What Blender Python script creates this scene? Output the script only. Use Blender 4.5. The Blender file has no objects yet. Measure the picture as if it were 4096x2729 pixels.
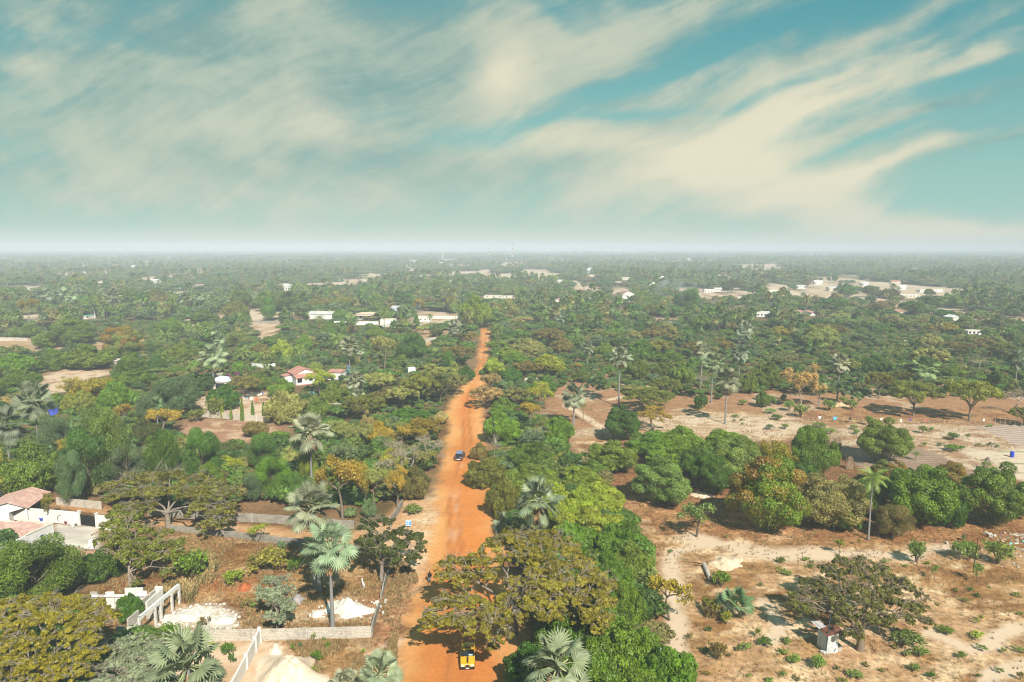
import bpy, math, random
import numpy as np
from mathutils import Vector, Matrix
R = math.radians
rng = np.random.default_rng(7)
random.seed(7)
SC = bpy.context.scene
COL = SC.collection

# ------------------------------------------------------------------ camera
CAMZ = 50.0
PITCH = R(7.84)
F = 2730.7                      # focal length in pixels of the 4096 px wide photograph
cam = bpy.data.cameras.new("camera")
cam.lens = 24.0; cam.sensor_width = 36.0
cam.clip_start = 0.5; cam.clip_end = 60000
camo = bpy.data.objects.new("camera", cam); COL.objects.link(camo)
camo.location = (0, 0, CAMZ); camo.rotation_euler = (R(90) - PITCH, 0, 0)
SC.camera = camo
SC.view_settings.view_transform = 'Standard'
SC.view_settings.look = 'None'
SC.view_settings.exposure = 0.60
SC.view_settings.gamma = 1.0
SC.cycles.max_bounces = 5
SC.cycles.diffuse_bounces = 1
SC.cycles.filter_width = 1.1
SC.cycles.use_denoising = True
SC.cycles.denoiser = 'OPENIMAGEDENOISE'
SC.cycles.denoising_input_passes = 'RGB_ALBEDO_NORMAL'
SC.cycles.denoising_prefilter = 'ACCURATE'
SC.cycles.transmission_bounces = 3
SC.cycles.volume_bounces = 0
SC.cycles.transparent_max_bounces = 4

CP, SP = math.cos(PITCH), math.sin(PITCH)
def raydir(X, Y):
    cx = (X - 2048) / F; cy = (1364.5 - Y) / F
    return np.array([cx, CP + cy * SP, -SP + cy * CP])
def at(X, Y, z=0.0):
    d = raydir(X, Y); t = (z - CAMZ) / d[2]
    return np.array([d[0] * t, d[1] * t, z])
def depth(p):
    return p[1] * CP - (p[2] - CAMZ) * SP
def proj(p):
    dd = depth(p); u = p[1] * SP + (p[2] - CAMZ) * CP
    return 2048 + F * p[0] / dd, 1364.5 - F * u / dd
FR = {'a': (0, 1900, 1.8918), 'b': (900, 1900, 1.8918), 'c': (1500, 1900, 1.8108), 'd': (2500, 1900, 1.8913),
      'e': (3100, 1900, 1.8916), 'f': (0, 1300, 2.24), 'g': (700, 1300, 2.24), 'h': (1500, 1300, 2.24),
      'i': (2300, 1300, 2.24), 'j': (3100, 1300, 2.24), 'k': (0, 950, 2.14), 'l': (1000, 950, 2.14),
      'm': (2000, 950, 2.14), 'n': (3000, 950, 2.148), 'V': (0, 0, 0.57446), 's': (0, 0, 1.0)}
def px(fr, x, y):
    f = FR[fr]; return f[0] + x / f[2], f[1] + y / f[2]
def gp(fr, x, y, z=0.0):
    X, Y = px(fr, x, y); return at(X, Y, z)

# ------------------------------------------------------------------ sun and sky
SUN_EL, SUN_AZ = R(42), R(22)      # the sun stands behind the camera, to its right
sun_dir = Vector((math.sin(SUN_AZ) * math.cos(SUN_EL), -math.cos(SUN_AZ) * math.cos(SUN_EL), math.sin(SUN_EL)))
sl = bpy.data.lights.new("sun", 'SUN'); sl.energy = 5.0; sl.angle = R(0.53); sl.color = (1.0, 0.93, 0.82)
so = bpy.data.objects.new("sun", sl); COL.objects.link(so)
so.rotation_euler = sun_dir.to_track_quat('Z', 'Y').to_euler()
so.location = (60, -100, 300)

world = bpy.data.worlds.new("World"); SC.world = world; world.use_nodes = True
WT = world.node_tree; WT.nodes.clear()
class NG:
    """tiny node-graph helper"""
    def __init__(s, t): s.t = t
    def n(s, typ, **k):
        nd = s.t.nodes.new(typ)
        for a, b in k.items(): setattr(nd, a, b)
        return nd
    def put(s, sock, v):
        if v is None: return
        if isinstance(v, bpy.types.NodeSocket): s.t.links.new(v, sock)
        else: sock.default_value = v
    def m(s, op, a, b=None, c=None, clamp=False):
        nd = s.n('ShaderNodeMath', operation=op, use_clamp=clamp)
        for i, v in enumerate((a, b, c)):
            if v is not None: s.put(nd.inputs[i], v)
        return nd.outputs[0]
    def mix(s, f, a, b, blend='MIX'):
        nd = s.n('ShaderNodeMix', data_type='RGBA', blend_type=blend)
        s.put(nd.inputs[0], f)
        for i, v in ((6, a), (7, b)):
            if isinstance(v, (tuple, list)) and len(v) == 3: v = (*v, 1)
            s.put(nd.inputs[i], v)
        return nd.outputs[2]
    def noise(s, vec, scale, detail=4, rough=0.5, dist=0.0, dim='3D'):
        nd = s.n('ShaderNodeTexNoise', noise_dimensions=dim)
        s.put(nd.inputs['Vector'], vec); nd.inputs['Scale'].default_value = scale
        nd.inputs['Detail'].default_value = detail; nd.inputs['Roughness'].default_value = rough
        nd.inputs['Distortion'].default_value = dist
        return nd.outputs[0]
    def ss(s, v, lo, hi, a=0.0, b=1.0):
        nd = s.n('ShaderNodeMapRange', interpolation_type='SMOOTHSTEP')
        s.put(nd.inputs[0], v)
        for i, q in ((1, lo), (2, hi), (3, a), (4, b)): nd.inputs[i].default_value = q
        return nd.outputs[0]
    def comb(s, x, y, z=0.0):
        nd = s.n('ShaderNodeCombineXYZ')
        s.put(nd.inputs[0], x); s.put(nd.inputs[1], y); s.put(nd.inputs[2], z)
        return nd.outputs[0]
w = NG(WT)
sky = w.n('ShaderNodeTexSky', sky_type='NISHITA'); sky.sun_disc = False
sky.sun_elevation = SUN_EL; sky.sun_rotation = math.atan2(sun_dir.x, sun_dir.y)
sky.altitude = 50; sky.air_density = 1.0; sky.dust_density = 0.6; sky.ozone_density = 1.5
tc = w.n('ShaderNodeTexCoord'); sx = w.n('ShaderNodeSeparateXYZ'); w.put(sx.inputs[0], tc.outputs['Generated'])
dx, dy, dz = sx.outputs
ay = w.m('MAXIMUM', w.m('ABSOLUTE', dy), 0.08)
A_ = w.m('DIVIDE', dx, ay)          # where to look in the sky: tangent of azimuth and of elevation
B_ = w.m('DIVIDE', dz, ay)
def sky_ab(vx, vy):
    X, Y = px('V', vx, vy); d = raydir(X, Y); return d[0] / d[1], d[2] / d[1]
warp1 = w.noise(w.comb(A_, B_), 3.0, 2, 0.5)
warp2 = w.noise(w.comb(A_, B_, 5.3), 3.0, 2, 0.5)
Aw = w.m('ADD', A_, w.m('MULTIPLY', w.m('SUBTRACT', warp1, 0.5), 0.12))
Bw = w.m('ADD', B_, w.m('MULTIPLY', w.m('SUBTRACT', warp2, 0.5), 0.075))
def blob(vx, vy, rx, ry, rot, wt):
    a0, b0 = sky_ab(vx, vy); sxx, syy = rx / 1569, ry / 1569
    da = w.m('SUBTRACT', Aw, a0); db = w.m('SUBTRACT', Bw, b0)
    c, s_ = math.cos(R(rot)), math.sin(R(rot))
    u = w.m('ADD', w.m('MULTIPLY', da, c / sxx), w.m('MULTIPLY', db, s_ / sxx))
    v = w.m('ADD', w.m('MULTIPLY', da, -s_ / syy), w.m('MULTIPLY', db, c / syy))
    q = w.m('ADD', w.m('MULTIPLY', u, u), w.m('MULTIPLY', v, v))
    return w.m('MULTIPLY', w.m('EXPONENT', w.m('MULTIPLY', q, -0.5)), wt)
def total(lst):
    acc = None
    for b in lst:
        o = blob(*b); acc = o if acc is None else w.m('ADD', acc, o)
    return acc
# streaks of cirrus running up to the right
def streak(rot, stretch, scale, seed, detail=6, rough=0.55, dist=0.3):
    c, s_ = math.cos(R(rot)), math.sin(R(rot))
    u = w.m('ADD', w.m('MULTIPLY', Aw, c), w.m('MULTIPLY', Bw, s_))
    v = w.m('ADD', w.m('MULTIPLY', Aw, -s_), w.m('MULTIPLY', Bw, c))
    return w.noise(w.comb(w.m('MULTIPLY', u, 1.0 / stretch), v, seed), scale, detail, rough, dist)
s1 = streak(22, 3.4, 9.0, 1.7, 8, 0.60, 0.35)
s2 = streak(-8, 2.2, 6.5, 8.2, 8, 0.58, 0.35)
s3 = streak(25, 5.0, 34.0, 3.1, 5, 0.62, 0.4)
iso = w.noise(w.comb(A_, B_, 2.2), 7.0, 8, 0.62, 0.3)
rightness = w.ss(A_, -0.25, 0.2)
st = w.m('ADD', w.m('MULTIPLY', s1, rightness), w.m('MULTIPLY', s2, w.m('SUBTRACT', 1.0, rightness)))
nz = w.m('ADD', w.m('MULTIPLY', st, 0.52), w.m('ADD', w.m('MULTIPLY', iso, 0.26), w.m('MULTIPLY', s3, 0.22)))
dens = total([(1160, 165, 130, 80, 35, .42), (1420, 110, 260, 34, 22, .22), (760, 305, 110, 45, -25, .34), (1330, 348, 180, 26, 4, .46),
              (1830, 280, 230, 20, 24, .34), (2060, 60, 300, 20, 28, .46), (1950, 490, 230, 34, -10, .70), (1650, 350, 240, 40, 18, .16),
              (2160, 535, 170, 20, -6, .8), (1560, 190, 240, 18, 22, .38), (2040, 375, 200, 9, 17, .42), (2250, 120, 150, 12, 30, .40), (1830, 100, 12, 30, 10, .30),
              (350, 210, 560, 150, 0, .50), (820, 110, 280, 100, 0, .42), (1000, 430, 600, 60, 0, .36), (1600, 450, 350, 40, 8, .22), (2200, 250, 170, 8, 14, .30), (2010, 150, 270, 11, 27, .42), (2260, 55, 170, 9, 30, .40), (2260, 330, 170, 8, 14, .36), (2090, 272, 230, 9, 20, .34), (1740, 205, 260, 9, 24, .32), (2180, 165, 200, 8, 20, .34), (250, 60, 400, 60, -6, .18),
              (60, 85, 150, 22, 0, -.36), (360, 120, 150, 16, -15, -.24), (1650, 130, 230, 16, 20, -.62), (1110, 335, 100, 26, -5, -.60), (870, 275, 60, 14, 10, -.3),
              (2290, 40, 110, 30, 20, -.26), (2270, 430, 170, 50, 10, -.44), (1400, 283, 170, 11, 5, -.52), (30, 220, 90, 24, 0, -.30), (1240, 250, 110, 12, 15, -.3),
              (1290, 35, 70, 22, -35, -.44), (1950, 350, 200, 9, 20, -.42), (1760, 240, 130, 10, 20, -.42), (1900, 30, 230, 18, 20, -.5), (100, 330, 130, 24, 0, -.22), (2150, 200, 170, 14, 15, -.3)])
lit = total([(1155, 190, 70, 55, 50, .60), (1190, 60, 80, 50, 30, .35), (760, 300, 80, 50, -30, .55), (1330, 345, 190, 30, 0, .55), (1830, 280, 240, 35, 26, .65),
             (2080, 60, 300, 30, 28, .6), (1980, 480, 240, 50, -8, .70), (1650, 390, 280, 60, 15, .45), (2200, 540, 170, 20, 0, .7),
             (1560, 185, 230, 28, 22, .42), (2050, 378, 200, 14, 18, .6), (2270, 120, 150, 25, 30, .55), (30, 150, 70, 16, 0, .3),
             (900, 480, 700, 60, 0, .30), (450, 300, 160, 24, 0, .22), (1370, 110, 260, 40, 24, .2)])
D0 = w.m('ADD', w.m('ADD', dens, w.m('MULTIPLY', w.m('SUBTRACT', nz, 0.5), 3.3)), 0.36)
cloud = w.ss(D0, 0.0, 1.0)
litn = w.m('ADD', w.m('ADD', lit, w.m('MULTIPLY', w.m('SUBTRACT', nz, 0.5), 2.4)), 0.05, clamp=True)
STR = 0.1
def WC(r, g, b, k=0.66): return (r * k / STR, g * k / STR, b * k / STR)   # values inside the Background, before its strength
nishita = w.mix(0.72, w.mix(1.0, sky.outputs[0], (0.30, 0.78, 0.55), 'MULTIPLY'), WC(.11, .36, .41))
clear = w.mix(w.ss(B_, -0.02, 0.36), WC(.36, .60, .53), nishita)
veil = w.mix(w.ss(nz, 0.40, 0.62), WC(.23, .38, .36), WC(.38, .50, .42))
ccol = w.mix(litn, veil, WC(.90, .80, .58))
ccol = w.mix(w.ss(B_, 0.14, 0.0), ccol, w.mix(litn, WC(.50, .60, .50), WC(.80, .73, .58)))
skyc = w.mix(w.m('MULTIPLY', cloud, 0.84), clear, ccol)
hor = w.ss(B_, 0.04, 0.0)
skyc = w.mix(w.m('MULTIPLY', hor, 0.80), skyc, WC(.68, .70, .58))
bg = w.n('ShaderNodeBackground'); w.put(bg.inputs[0], skyc); bg.inputs[1].default_value = STR
wo = w.n('ShaderNodeOutputWorld'); WT.links.new(bg.outputs[0], wo.inputs[0])
world.cycles.sampling_method = 'MANUAL'; world.cycles.sample_map_resolution = 512

# ------------------------------------------------------------------ objects and tags
def tag(o, label=None, cat=None, group=None, kind=None):
    if label: o['label'] = label
    if cat: o['category'] = cat
    if group: o['group'] = group
    if kind: o['kind'] = kind
    return o
def empty(name, loc, label=None, cat=None, group=None, rz=0.0):
    o = bpy.data.objects.new(name, None); COL.objects.link(o)
    o.location = loc; o.rotation_euler = (0, 0, rz); o.empty_display_size = 0.3
    return tag(o, label, cat, group)

# ------------------------------------------------------------------ materials
def mat(name, col, rough=0.85, var=0.0, scale=3.0, metal=0.0, bump=0.0, spec=0.3):
    m_ = bpy.data.materials.new(name); m_.use_nodes = True
    g = NG(m_.node_tree); b = m_.node_tree.nodes['Principled BSDF']
    b.inputs['Roughness'].default_value = rough; b.inputs['Metallic'].default_value = metal
    b.inputs['Specular IOR Level'].default_value = spec
    if var > 0:
        t = g.n('ShaderNodeTexCoord')
        n1 = g.noise(t.outputs['Object'], scale, 6, 0.65)
        n2 = g.noise(t.outputs['Object'], scale * 0.23, 3, 0.5)
        f = g.m('ADD', g.m('MULTIPLY', n1, 0.6), g.m('MULTIPLY', n2, 0.4))
        dark = tuple(c * (1 - var) for c in col); lite = tuple(min(1, c * (1 + var * 0.6)) for c in col)
        g.put(b.inputs['Base Color'], g.mix(g.ss(f, 0.36, 0.64), dark, lite))
        if bump:
            bp = g.n('ShaderNodeBump'); bp.inputs['Strength'].default_value = bump; bp.inputs['Distance'].default_value = 0.05
            g.put(bp.inputs['Height'], n1); g.put(b.inputs['Normal'], bp.outputs[0])
    else:
        b.inputs['Base Color'].default_value = (*col, 1)
    return m_

def leaf_mat(name, trans=0.20, flush=None, gloss=0.45):
    m_ = bpy.data.materials.new(name); m_.use_nodes = True
    t = m_.node_tree; g = NG(t); b = t.nodes['Principled BSDF']; out = t.nodes['Material Output']
    oi = g.n('ShaderNodeObjectInfo'); at_ = g.n('ShaderNodeAttribute', attribute_name='var')
    sp = g.n('ShaderNodeSeparateColor'); g.put(sp.inputs[0], at_.outputs['Color'])
    # alpha of the object colour: 1 = the object's own colour, 0 = one of a mixed woodland
    ramp = g.n('ShaderNodeValToRGB'); ramp.color_ramp.interpolation = 'CONSTANT'
    cols = [(0, (0.105, 0.186, 0.029)), (.14, (0.134, 0.192, 0.038)), (.28, (0.067, 0.128, 0.024)), (.42, (0.154, 0.179, 0.048)), (.54, (0.114, 0.211, 0.029)), (.66, (0.114, 0.173, 0.072)), (.76, (0.194, 0.179, 0.062)), (.84, (0.083, 0.154, 0.038)), (.93, (0.221, 0.218, 0.060))]
    el = ramp.color_ramp.elements
    el[0].position = 0; el[0].color = (*cols[0][1], 1); el[1].position = cols[1][0]; el[1].color = (*cols[1][1], 1)
    for p, c in cols[2:]:
        e = el.new(p); e.color = (*c, 1)
    g.put(ramp.inputs[0], oi.outputs['Random'])
    base = g.mix(oi.outputs['Alpha'], ramp.outputs[0], oi.outputs['Color'])
    if flush:
        base = g.mix(g.ss(sp.outputs[1], 0.42, 0.85), base, flush)
    # every leaf its own tint
    k = g.m('ADD', g.m('MULTIPLY', sp.outputs[0], 1.0), 0.52)
    kk = g.n('ShaderNodeVectorMath', operation='SCALE'); g.put(kk.inputs[0], base); g.put(kk.inputs[3], k)
    warm = g.mix(g.m('MULTIPLY', sp.outputs[2], 0.22), kk.outputs[0], g.mix(1.0, kk.outputs[0], (1.75, 1.25, 0.75), 'MULTIPLY'))
    g.put(b.inputs['Base Color'], warm); b.inputs['Roughness'].default_value = gloss
    b.inputs['Specular IOR Level'].default_value = 0.35
    tr = g.n('ShaderNodeBsdfTranslucent'); g.put(tr.inputs[0], g.mix(1.0, warm, (1.3, 1.35, 0.6), 'MULTIPLY'))
    ms = g.n('ShaderNodeMixShader'); ms.inputs[0].default_value = trans
    t.links.new(b.outputs[0], ms.inputs[1]); t.links.new(tr.outputs[0], ms.inputs[2]); t.links.new(ms.outputs[0], out.inputs[0])
    return m_
def bark_mat():
    m_ = bpy.data.materials.new('bark'); m_.use_nodes = True
    g = NG(m_.node_tree); b = m_.node_tree.nodes['Principled BSDF']
    oi = g.n('ShaderNodeObjectInfo'); t = g.n('ShaderNodeTexCoord')
    n = g.noise(t.outputs['Object'], 30, 4, 0.6)
    al = oi.outputs['Alpha']
    base = g.mix(al, (.17, .13, .10), oi.outputs['Color'])
    g.put(b.inputs['Base Color'], g.mix(g.ss(n, 0.35, 0.65), g.mix(1.0, base, (.6, .58, .55), 'MULTIPLY'), base))
    b.inputs['Roughness'].default_value = 0.9
    return m_
LEAF = leaf_mat('foliage'); LEAFN = leaf_mat('mango_foliage', flush=(.27, .155, .03)); PALM = leaf_mat('palm_leaf', 0.12, gloss=0.4)
LEAFY = leaf_mat('yellow_foliage', 0.22, flush=(.38, .28, .05))
BARK = bark_mat()
DEADF = mat('dead_frond', (.42, .25, .12), var=.4, scale=4)

# ------------------------------------------------------------------ mesh from arrays
def mesh_np(name, V, Q, mats, tri=None, attr=None, midx=None, smooth=False):
    me = bpy.data.meshes.new(name)
    V = np.asarray(V, dtype=np.float32)
    nq = 0 if Q is None else len(Q); nt = 0 if tri is None else len(tri)
    loops = []
    if nq: loops.append(np.asarray(Q, dtype=np.int32).ravel())
    if nt: loops.append(np.asarray(tri, dtype=np.int32).ravel())
    loops = np.concatenate(loops)
    starts = np.concatenate([np.arange(nq) * 4, nq * 4 + np.arange(nt) * 3]).astype(np.int32)
    tot = np.concatenate([np.full(nq, 4), np.full(nt, 3)]).astype(np.int32)
    me.vertices.add(len(V)); me.vertices.foreach_set('co', V.ravel())
    me.loops.add(len(loops)); me.loops.foreach_set('vertex_index', loops)
    me.polygons.add(len(starts)); me.polygons.foreach_set('loop_start', starts); me.polygons.foreach_set('loop_total', tot)
    if midx is not None: me.polygons.foreach_set('material_index', np.asarray(midx, dtype=np.int32))
    if smooth: me.polygons.foreach_set('use_smooth', np.ones(len(starts), dtype=bool))
    me.update(calc_edges=True)
    if attr is not None:
        a = me.attributes.new('var', 'FLOAT_COLOR', 'POINT'); a.data.foreach_set('color', np.asarray(attr, dtype=np.float32).ravel())
    for m_ in (mats if isinstance(mats, (list, tuple)) else [mats]): me.materials.append(m_)
    return me
def put(name, me, parent=None, loc=(0, 0, 0), rz=0.0):
    o = bpy.data.objects.new(name, me); COL.objects.link(o); o.location = loc; o.rotation_euler = (0, 0, rz)
    if parent: o.parent = parent
    return o
def norm(v): return v / np.maximum(np.linalg.norm(v, axis=-1, keepdims=True), 1e-9)

# ------------------------------------------------------------------ numpy value noise
_T = np.random.default_rng(3).random((256, 256))
def vnoise(x, y):
    xi = np.floor(x).astype(int); yi = np.floor(y).astype(int); fx = x - xi; fy = y - yi
    fx = fx * fx * (3 - 2 * fx); fy = fy * fy * (3 - 2 * fy)
    a = _T[xi % 256, yi % 256]; b = _T[(xi + 1) % 256, yi % 256]; c = _T[xi % 256, (yi + 1) % 256]; d = _T[(xi + 1) % 256, (yi + 1) % 256]
    return (a * (1 - fx) + b * fx) * (1 - fy) + (c * (1 - fx) + d * fx) * fy
def fbm(x, y, s, o=4):
    v = 0; a = 0.5; t = 0
    for i in range(o):
        v = v + a * vnoise(x / s + 17.3 * i, y / s + 9.1 * i); t += a; a *= 0.55; s *= 0.5
    return v / t
# ------------------------------------------------------------------ plant meshes, all in unit width
def leaves(P, N, size, aspect=1.0, hang=0.0, jit=0.55, r=None, clumpvar=None, flush=None):
    """one kite-shaped face per leaf or leaf cluster; P points, N outward directions"""
    r = r or rng; n = len(P)
    nn = norm(N + r.normal(0, jit, (n, 3)))
    t = r.normal(0, 1, (n, 3)); t[:, 2] -= hang * 2.0
    t = norm(t - (t * nn).sum(1, keepdims=True) * nn); b = np.cross(nn, t)
    s = size * r.uniform(0.6, 1.35, (n, 1))
    L = t * s * 0.5 * math.sqrt(aspect); W = b * s * 0.5 / math.sqrt(aspect)
    V = np.stack([P - L, P + W - L * 0.1, P + L, P - W - L * 0.1], 1).reshape(-1, 3)
    Q = np.arange(4 * n).reshape(n, 4)
    A = np.zeros((n, 4)); A[:, 0] = 0.40 * r.random(n) + (0.60 * (clumpvar if clumpvar is not None else r.random(n)))
    A[:, 1] = flush if flush is not None else 0
    A[:, 2] = r.random(n) ** 2; A[:, 3] = 1
    return V, Q, np.repeat(A, 4, 0)
def cloud_pts(C, RD, n, r, shell=0.3, up=0.0):
    """points on a set of ellipsoid clumps, thinner inside; C centres, RD radii"""
    w_ = RD[:, 0] * RD[:, 1] + RD[:, 0] * RD[:, 2]; k = r.choice(len(C), n, p=w_ / w_.sum())
    d = norm(r.normal(0, 1, (n, 3)) + np.array([0, 0, up]))
    rad = 1 - shell * r.random((n, 1)) ** 1.5
    return C[k] + RD[k] * d * rad, norm(d / RD[k] * RD[k].mean(1, keepdims=True)), k
def tubes(S, sides=5):
    """S: list of (p0, p1, r0, r1)"""
    if not len(S): return np.zeros((0, 3)), np.zeros((0, 4), int)
    p0 = np.array([s[0] for s in S], float); p1 = np.array([s[1] for s in S], float)
    r0 = np.array([s[2] for s in S])[:, None, None]; r1 = np.array([s[3] for s in S])[:, None, None]
    d = norm(p1 - p0); h = np.where(np.abs(d[:, 2:3]) > 0.9, np.array([[1., 0, 0]]), np.array([[0., 0, 1]]))
    u = norm(np.cross(d, h)); v = np.cross(d, u)
    a = np.arange(sides) / sides * 2 * math.pi
    ring = u[:, None, :] * np.cos(a)[None, :, None] + v[:, None, :] * np.sin(a)[None, :, None]
    V = np.concatenate([p0[:, None] + ring * r0, p1[:, None] + ring * r1], 1)
    n = len(S); i = np.arange(sides); j = (i + 1) % sides
    q = np.stack([i, j, j + sides, i + sides], 1)
    Q = (np.arange(n)[:, None, None] * 2 * sides + q[None]).reshape(-1, 4)
    return V.reshape(-1, 3), Q
def limb(p0, p1, r0, r1, r, seg=4, sag=0.06):
    """a bent limb as short tubes"""
    p0 = np.array(p0, float); p1 = np.array(p1, float); L = np.linalg.norm(p1 - p0); out = []; prev = p0; pr = r0
    for k in range(1, seg + 1):
        t = k / seg; q = p0 + (p1 - p0) * t
        if k < seg: q = q + r.normal(0, sag * L * 0.5, 3) + np.array([0, 0, sag * L * math.sin(t * math.pi)])
        rr = r0 + (r1 - r0) * t; out.append((prev, q, pr, rr)); prev = q; pr = rr
    return out
def grow(p, d, L, rad, lev, r, S, tips, spread=0.6, up=0.15, n=3, shrink=0.68):
    q = p + d * L * 0.5 + r.normal(0, L * 0.06, 3); e = q + norm(d + r.normal(0, 0.22, 3)) * L * 0.5
    S.append((p, q, rad, rad * 0.82)); S.append((q, e, rad * 0.82, rad * 0.62))
    if lev == 0: tips.append(e); return
    for k in range(n):
        nd = norm(d + r.normal(0, spread, 3) + np.array([0, 0, up]))
        grow(e if k else q * 0.3 + e * 0.7, nd, L * shrink * r.uniform(0.75, 1.2), rad * 0.58, lev - 1, r, S, tips, spread, up, n, shrink)
def merge(parts):
    Vs, Qs, o = [], [], 0
    for V, Q in parts:
        Vs.append(V); Qs.append(Q + o); o += len(V)
    return np.concatenate(Vs), np.concatenate(Qs)
PROTO = {}
def finish(key, leafV, leafQ, leafA, S, lmat, sides=5, ratio=1.0, extra=None):
    crown = mesh_np('crown', leafV, leafQ, lmat, attr=leafA) if leafV is not None and len(leafV) else None
    trunk = None
    if len(S):
        V, Q = tubes(S, sides); trunk = mesh_np('trunk', V, Q, BARK)
    PROTO.setdefault(key, []).append(dict(crown=crown, trunk=trunk, ratio=ratio, extra=extra))

def make_man(seed, n=40000, leaf=.0205, dens=58, flush=False, key='man'):
    r = np.random.default_rng(seed); ratio = .88
    d = norm(r.normal(0, 1, (dens, 3))); d[:, 2] = np.abs(d[:, 2]) * 1.0 - 0.28; d = norm(d)
    wob = 1 + 0.13 * np.sin(d[:, 0] * 3 + seed) + 0.10 * np.sin(d[:, 1] * 4 + seed * 2)
    C = d * np.array([.40, .40, .44]) * wob[:, None] + np.array([0, 0, .40])
    rad = r.uniform(.075, .13, dens); RD = np.stack([rad, rad, rad * .85], 1)
    C = np.vstack([C, [[0, 0, .40]]]); RD = np.vstack([RD, [[.37, .37, .38]]])
    P, N, k = cloud_pts(C, RD, n, r, .35, .25)
    cv = r.random(len(C)); fl = (r.random(len(C)) * .75 + .3 * (C[:, 2] > .45)) if flush else np.zeros(len(C))
    keep = P[:, 2] > .03; P, N, k = P[keep], N[keep], k[keep]
    V, Q, A = leaves(P, N, leaf, 1.7, .25, .5, r, cv[k], np.clip(fl[k] + r.normal(0, .12, len(k)), 0, 1) if flush else None)
    S = limb((0, 0, 0), (0.01, 0, .3), .028, .02, r)
    for q in C[:14]: S += limb((0, 0, .2), q, .014, .004, r)
    finish(key, V, Q, A, S, LEAFN if flush else LEAF, ratio=.90)
def make_cas(seed, n=40000, leaf=.0195, key='cas'):
    r = np.random.default_rng(seed); m = r.integers(6, 9)
    ang = np.arange(m) / m * 6.283 + r.uniform(-.35, .35, m); rr = r.uniform(.2, .30, m)
    L = np.stack([np.cos(ang) * rr, np.sin(ang) * rr, r.uniform(.14, .27, m)], 1); LR = r.uniform(.16, .23, m)
    L = np.vstack([L, [[r.normal(0, .04), r.normal(0, .04), .32]]]); LR = np.append(LR, .22)
    C, RD = [], []
    for c, q in zip(L, LR):
        k = 22; d = norm(r.normal(0, 1, (k, 3)) + [0, 0, .35]); C.append(c + d * q * .82 * np.array([1, 1, .8])); z = r.uniform(.04, .075, k); RD.append(np.stack([z, z, z * .75], 1))
        C.append(c[None]); RD.append(np.array([[q * .8, q * .8, q * .65]]))
    C = np.vstack(C); RD = np.vstack(RD)
    P, N, k = cloud_pts(C, RD, n, r, .35, .3); keep = P[:, 2] > .015; P, N, k = P[keep], N[keep], k[keep]
    cv = r.random(len(C)); V, Q, A = leaves(P, N, leaf, 1.2, .1, .5, r, cv[k])
    S = limb((0, 0, 0), (0, 0.01, .16), .022, .017, r)
    for q in L: S += limb((0, 0, .1), q, .012, .004, r)
    finish(key, V, Q, A, S, LEAF, ratio=.52)
def plates_tree(C, RD, base, fork, n, leaf, r, key, trunk_r, lmat=None, twigs=5, aspect=1.6, ratio=.5, hang=.2, flush=None, twig_r=.0016, jit=.5):
    P, N, k = cloud_pts(C, RD, n, r, .55, .35)
    fld = fbm(P[:, 0] * 40 + P[:, 2] * 31, P[:, 1] * 40 + P[:, 2] * 17, 2.6, 3); keep = fld > np.quantile(fld, .24)
    P, N, k = P[keep], N[keep], k[keep]
    cv = r.random(len(C)); fl = None
    if flush: fl = np.clip((r.random(len(C)) * flush)[k] + r.normal(0, .15, len(k)), 0, 1)
    V, Q, A = leaves(P, N, leaf, aspect, hang, jit, r, cv[k], fl)
    S = limb(base, fork, trunk_r, trunk_r * .8, r, 4, .04)
    # main limbs fork to the plates, then twigs run through and over them
    mains = {}
    ang = np.arctan2(C[:, 1] - fork[1], C[:, 0] - fork[0]); sec = ((ang + 3.1416) / 6.2832 * 6).astype(int)
    for s_ in np.unique(sec):
        idx = np.where(sec == s_)[0]; mid = C[idx].mean(0) * .5 + np.array(fork) * .5; mid[2] = fork[2] + (C[idx, 2].mean() - fork[2]) * .45
        S += limb(fork, mid, trunk_r * .6, trunk_r * .36, r, 3, .08)
        for i in idx:
            S += limb(mid, C[i], trunk_r * .3, trunk_r * .12, r, 4, .10)
            for _ in range(twigs):
                d = norm(r.normal(0, 1, 3) + [0, 0, .5]); S += limb(C[i], C[i] + RD[i] * d * 1.12, trunk_r * .10, twig_r, r, 3, .12)
    finish(key, V, Q, A, S, lmat or LEAF, ratio=ratio)
def make_umb(seed, n=34000, leaf=.0145, m=80, key='umb', gap=1.0, ratio=.50):
    r = np.random.default_rng(seed)
    rr = np.sqrt(r.random(m)) * .42; a = np.arange(m) * 2.4 + seed
    C = np.stack([np.cos(a) * rr, np.sin(a) * rr, .44 - .62 * rr ** 2 + r.normal(0, .03, m)], 1)
    w_ = r.uniform(.04, .08, m) * gap; RD = np.stack([w_, w_, w_ * .6], 1)
    plates_tree(C, RD, (0, 0, 0), (r.normal(0, .02), r.normal(0, .02), .15), n, leaf, r, key, .020, twigs=2, ratio=ratio, twig_r=.0015)
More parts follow.
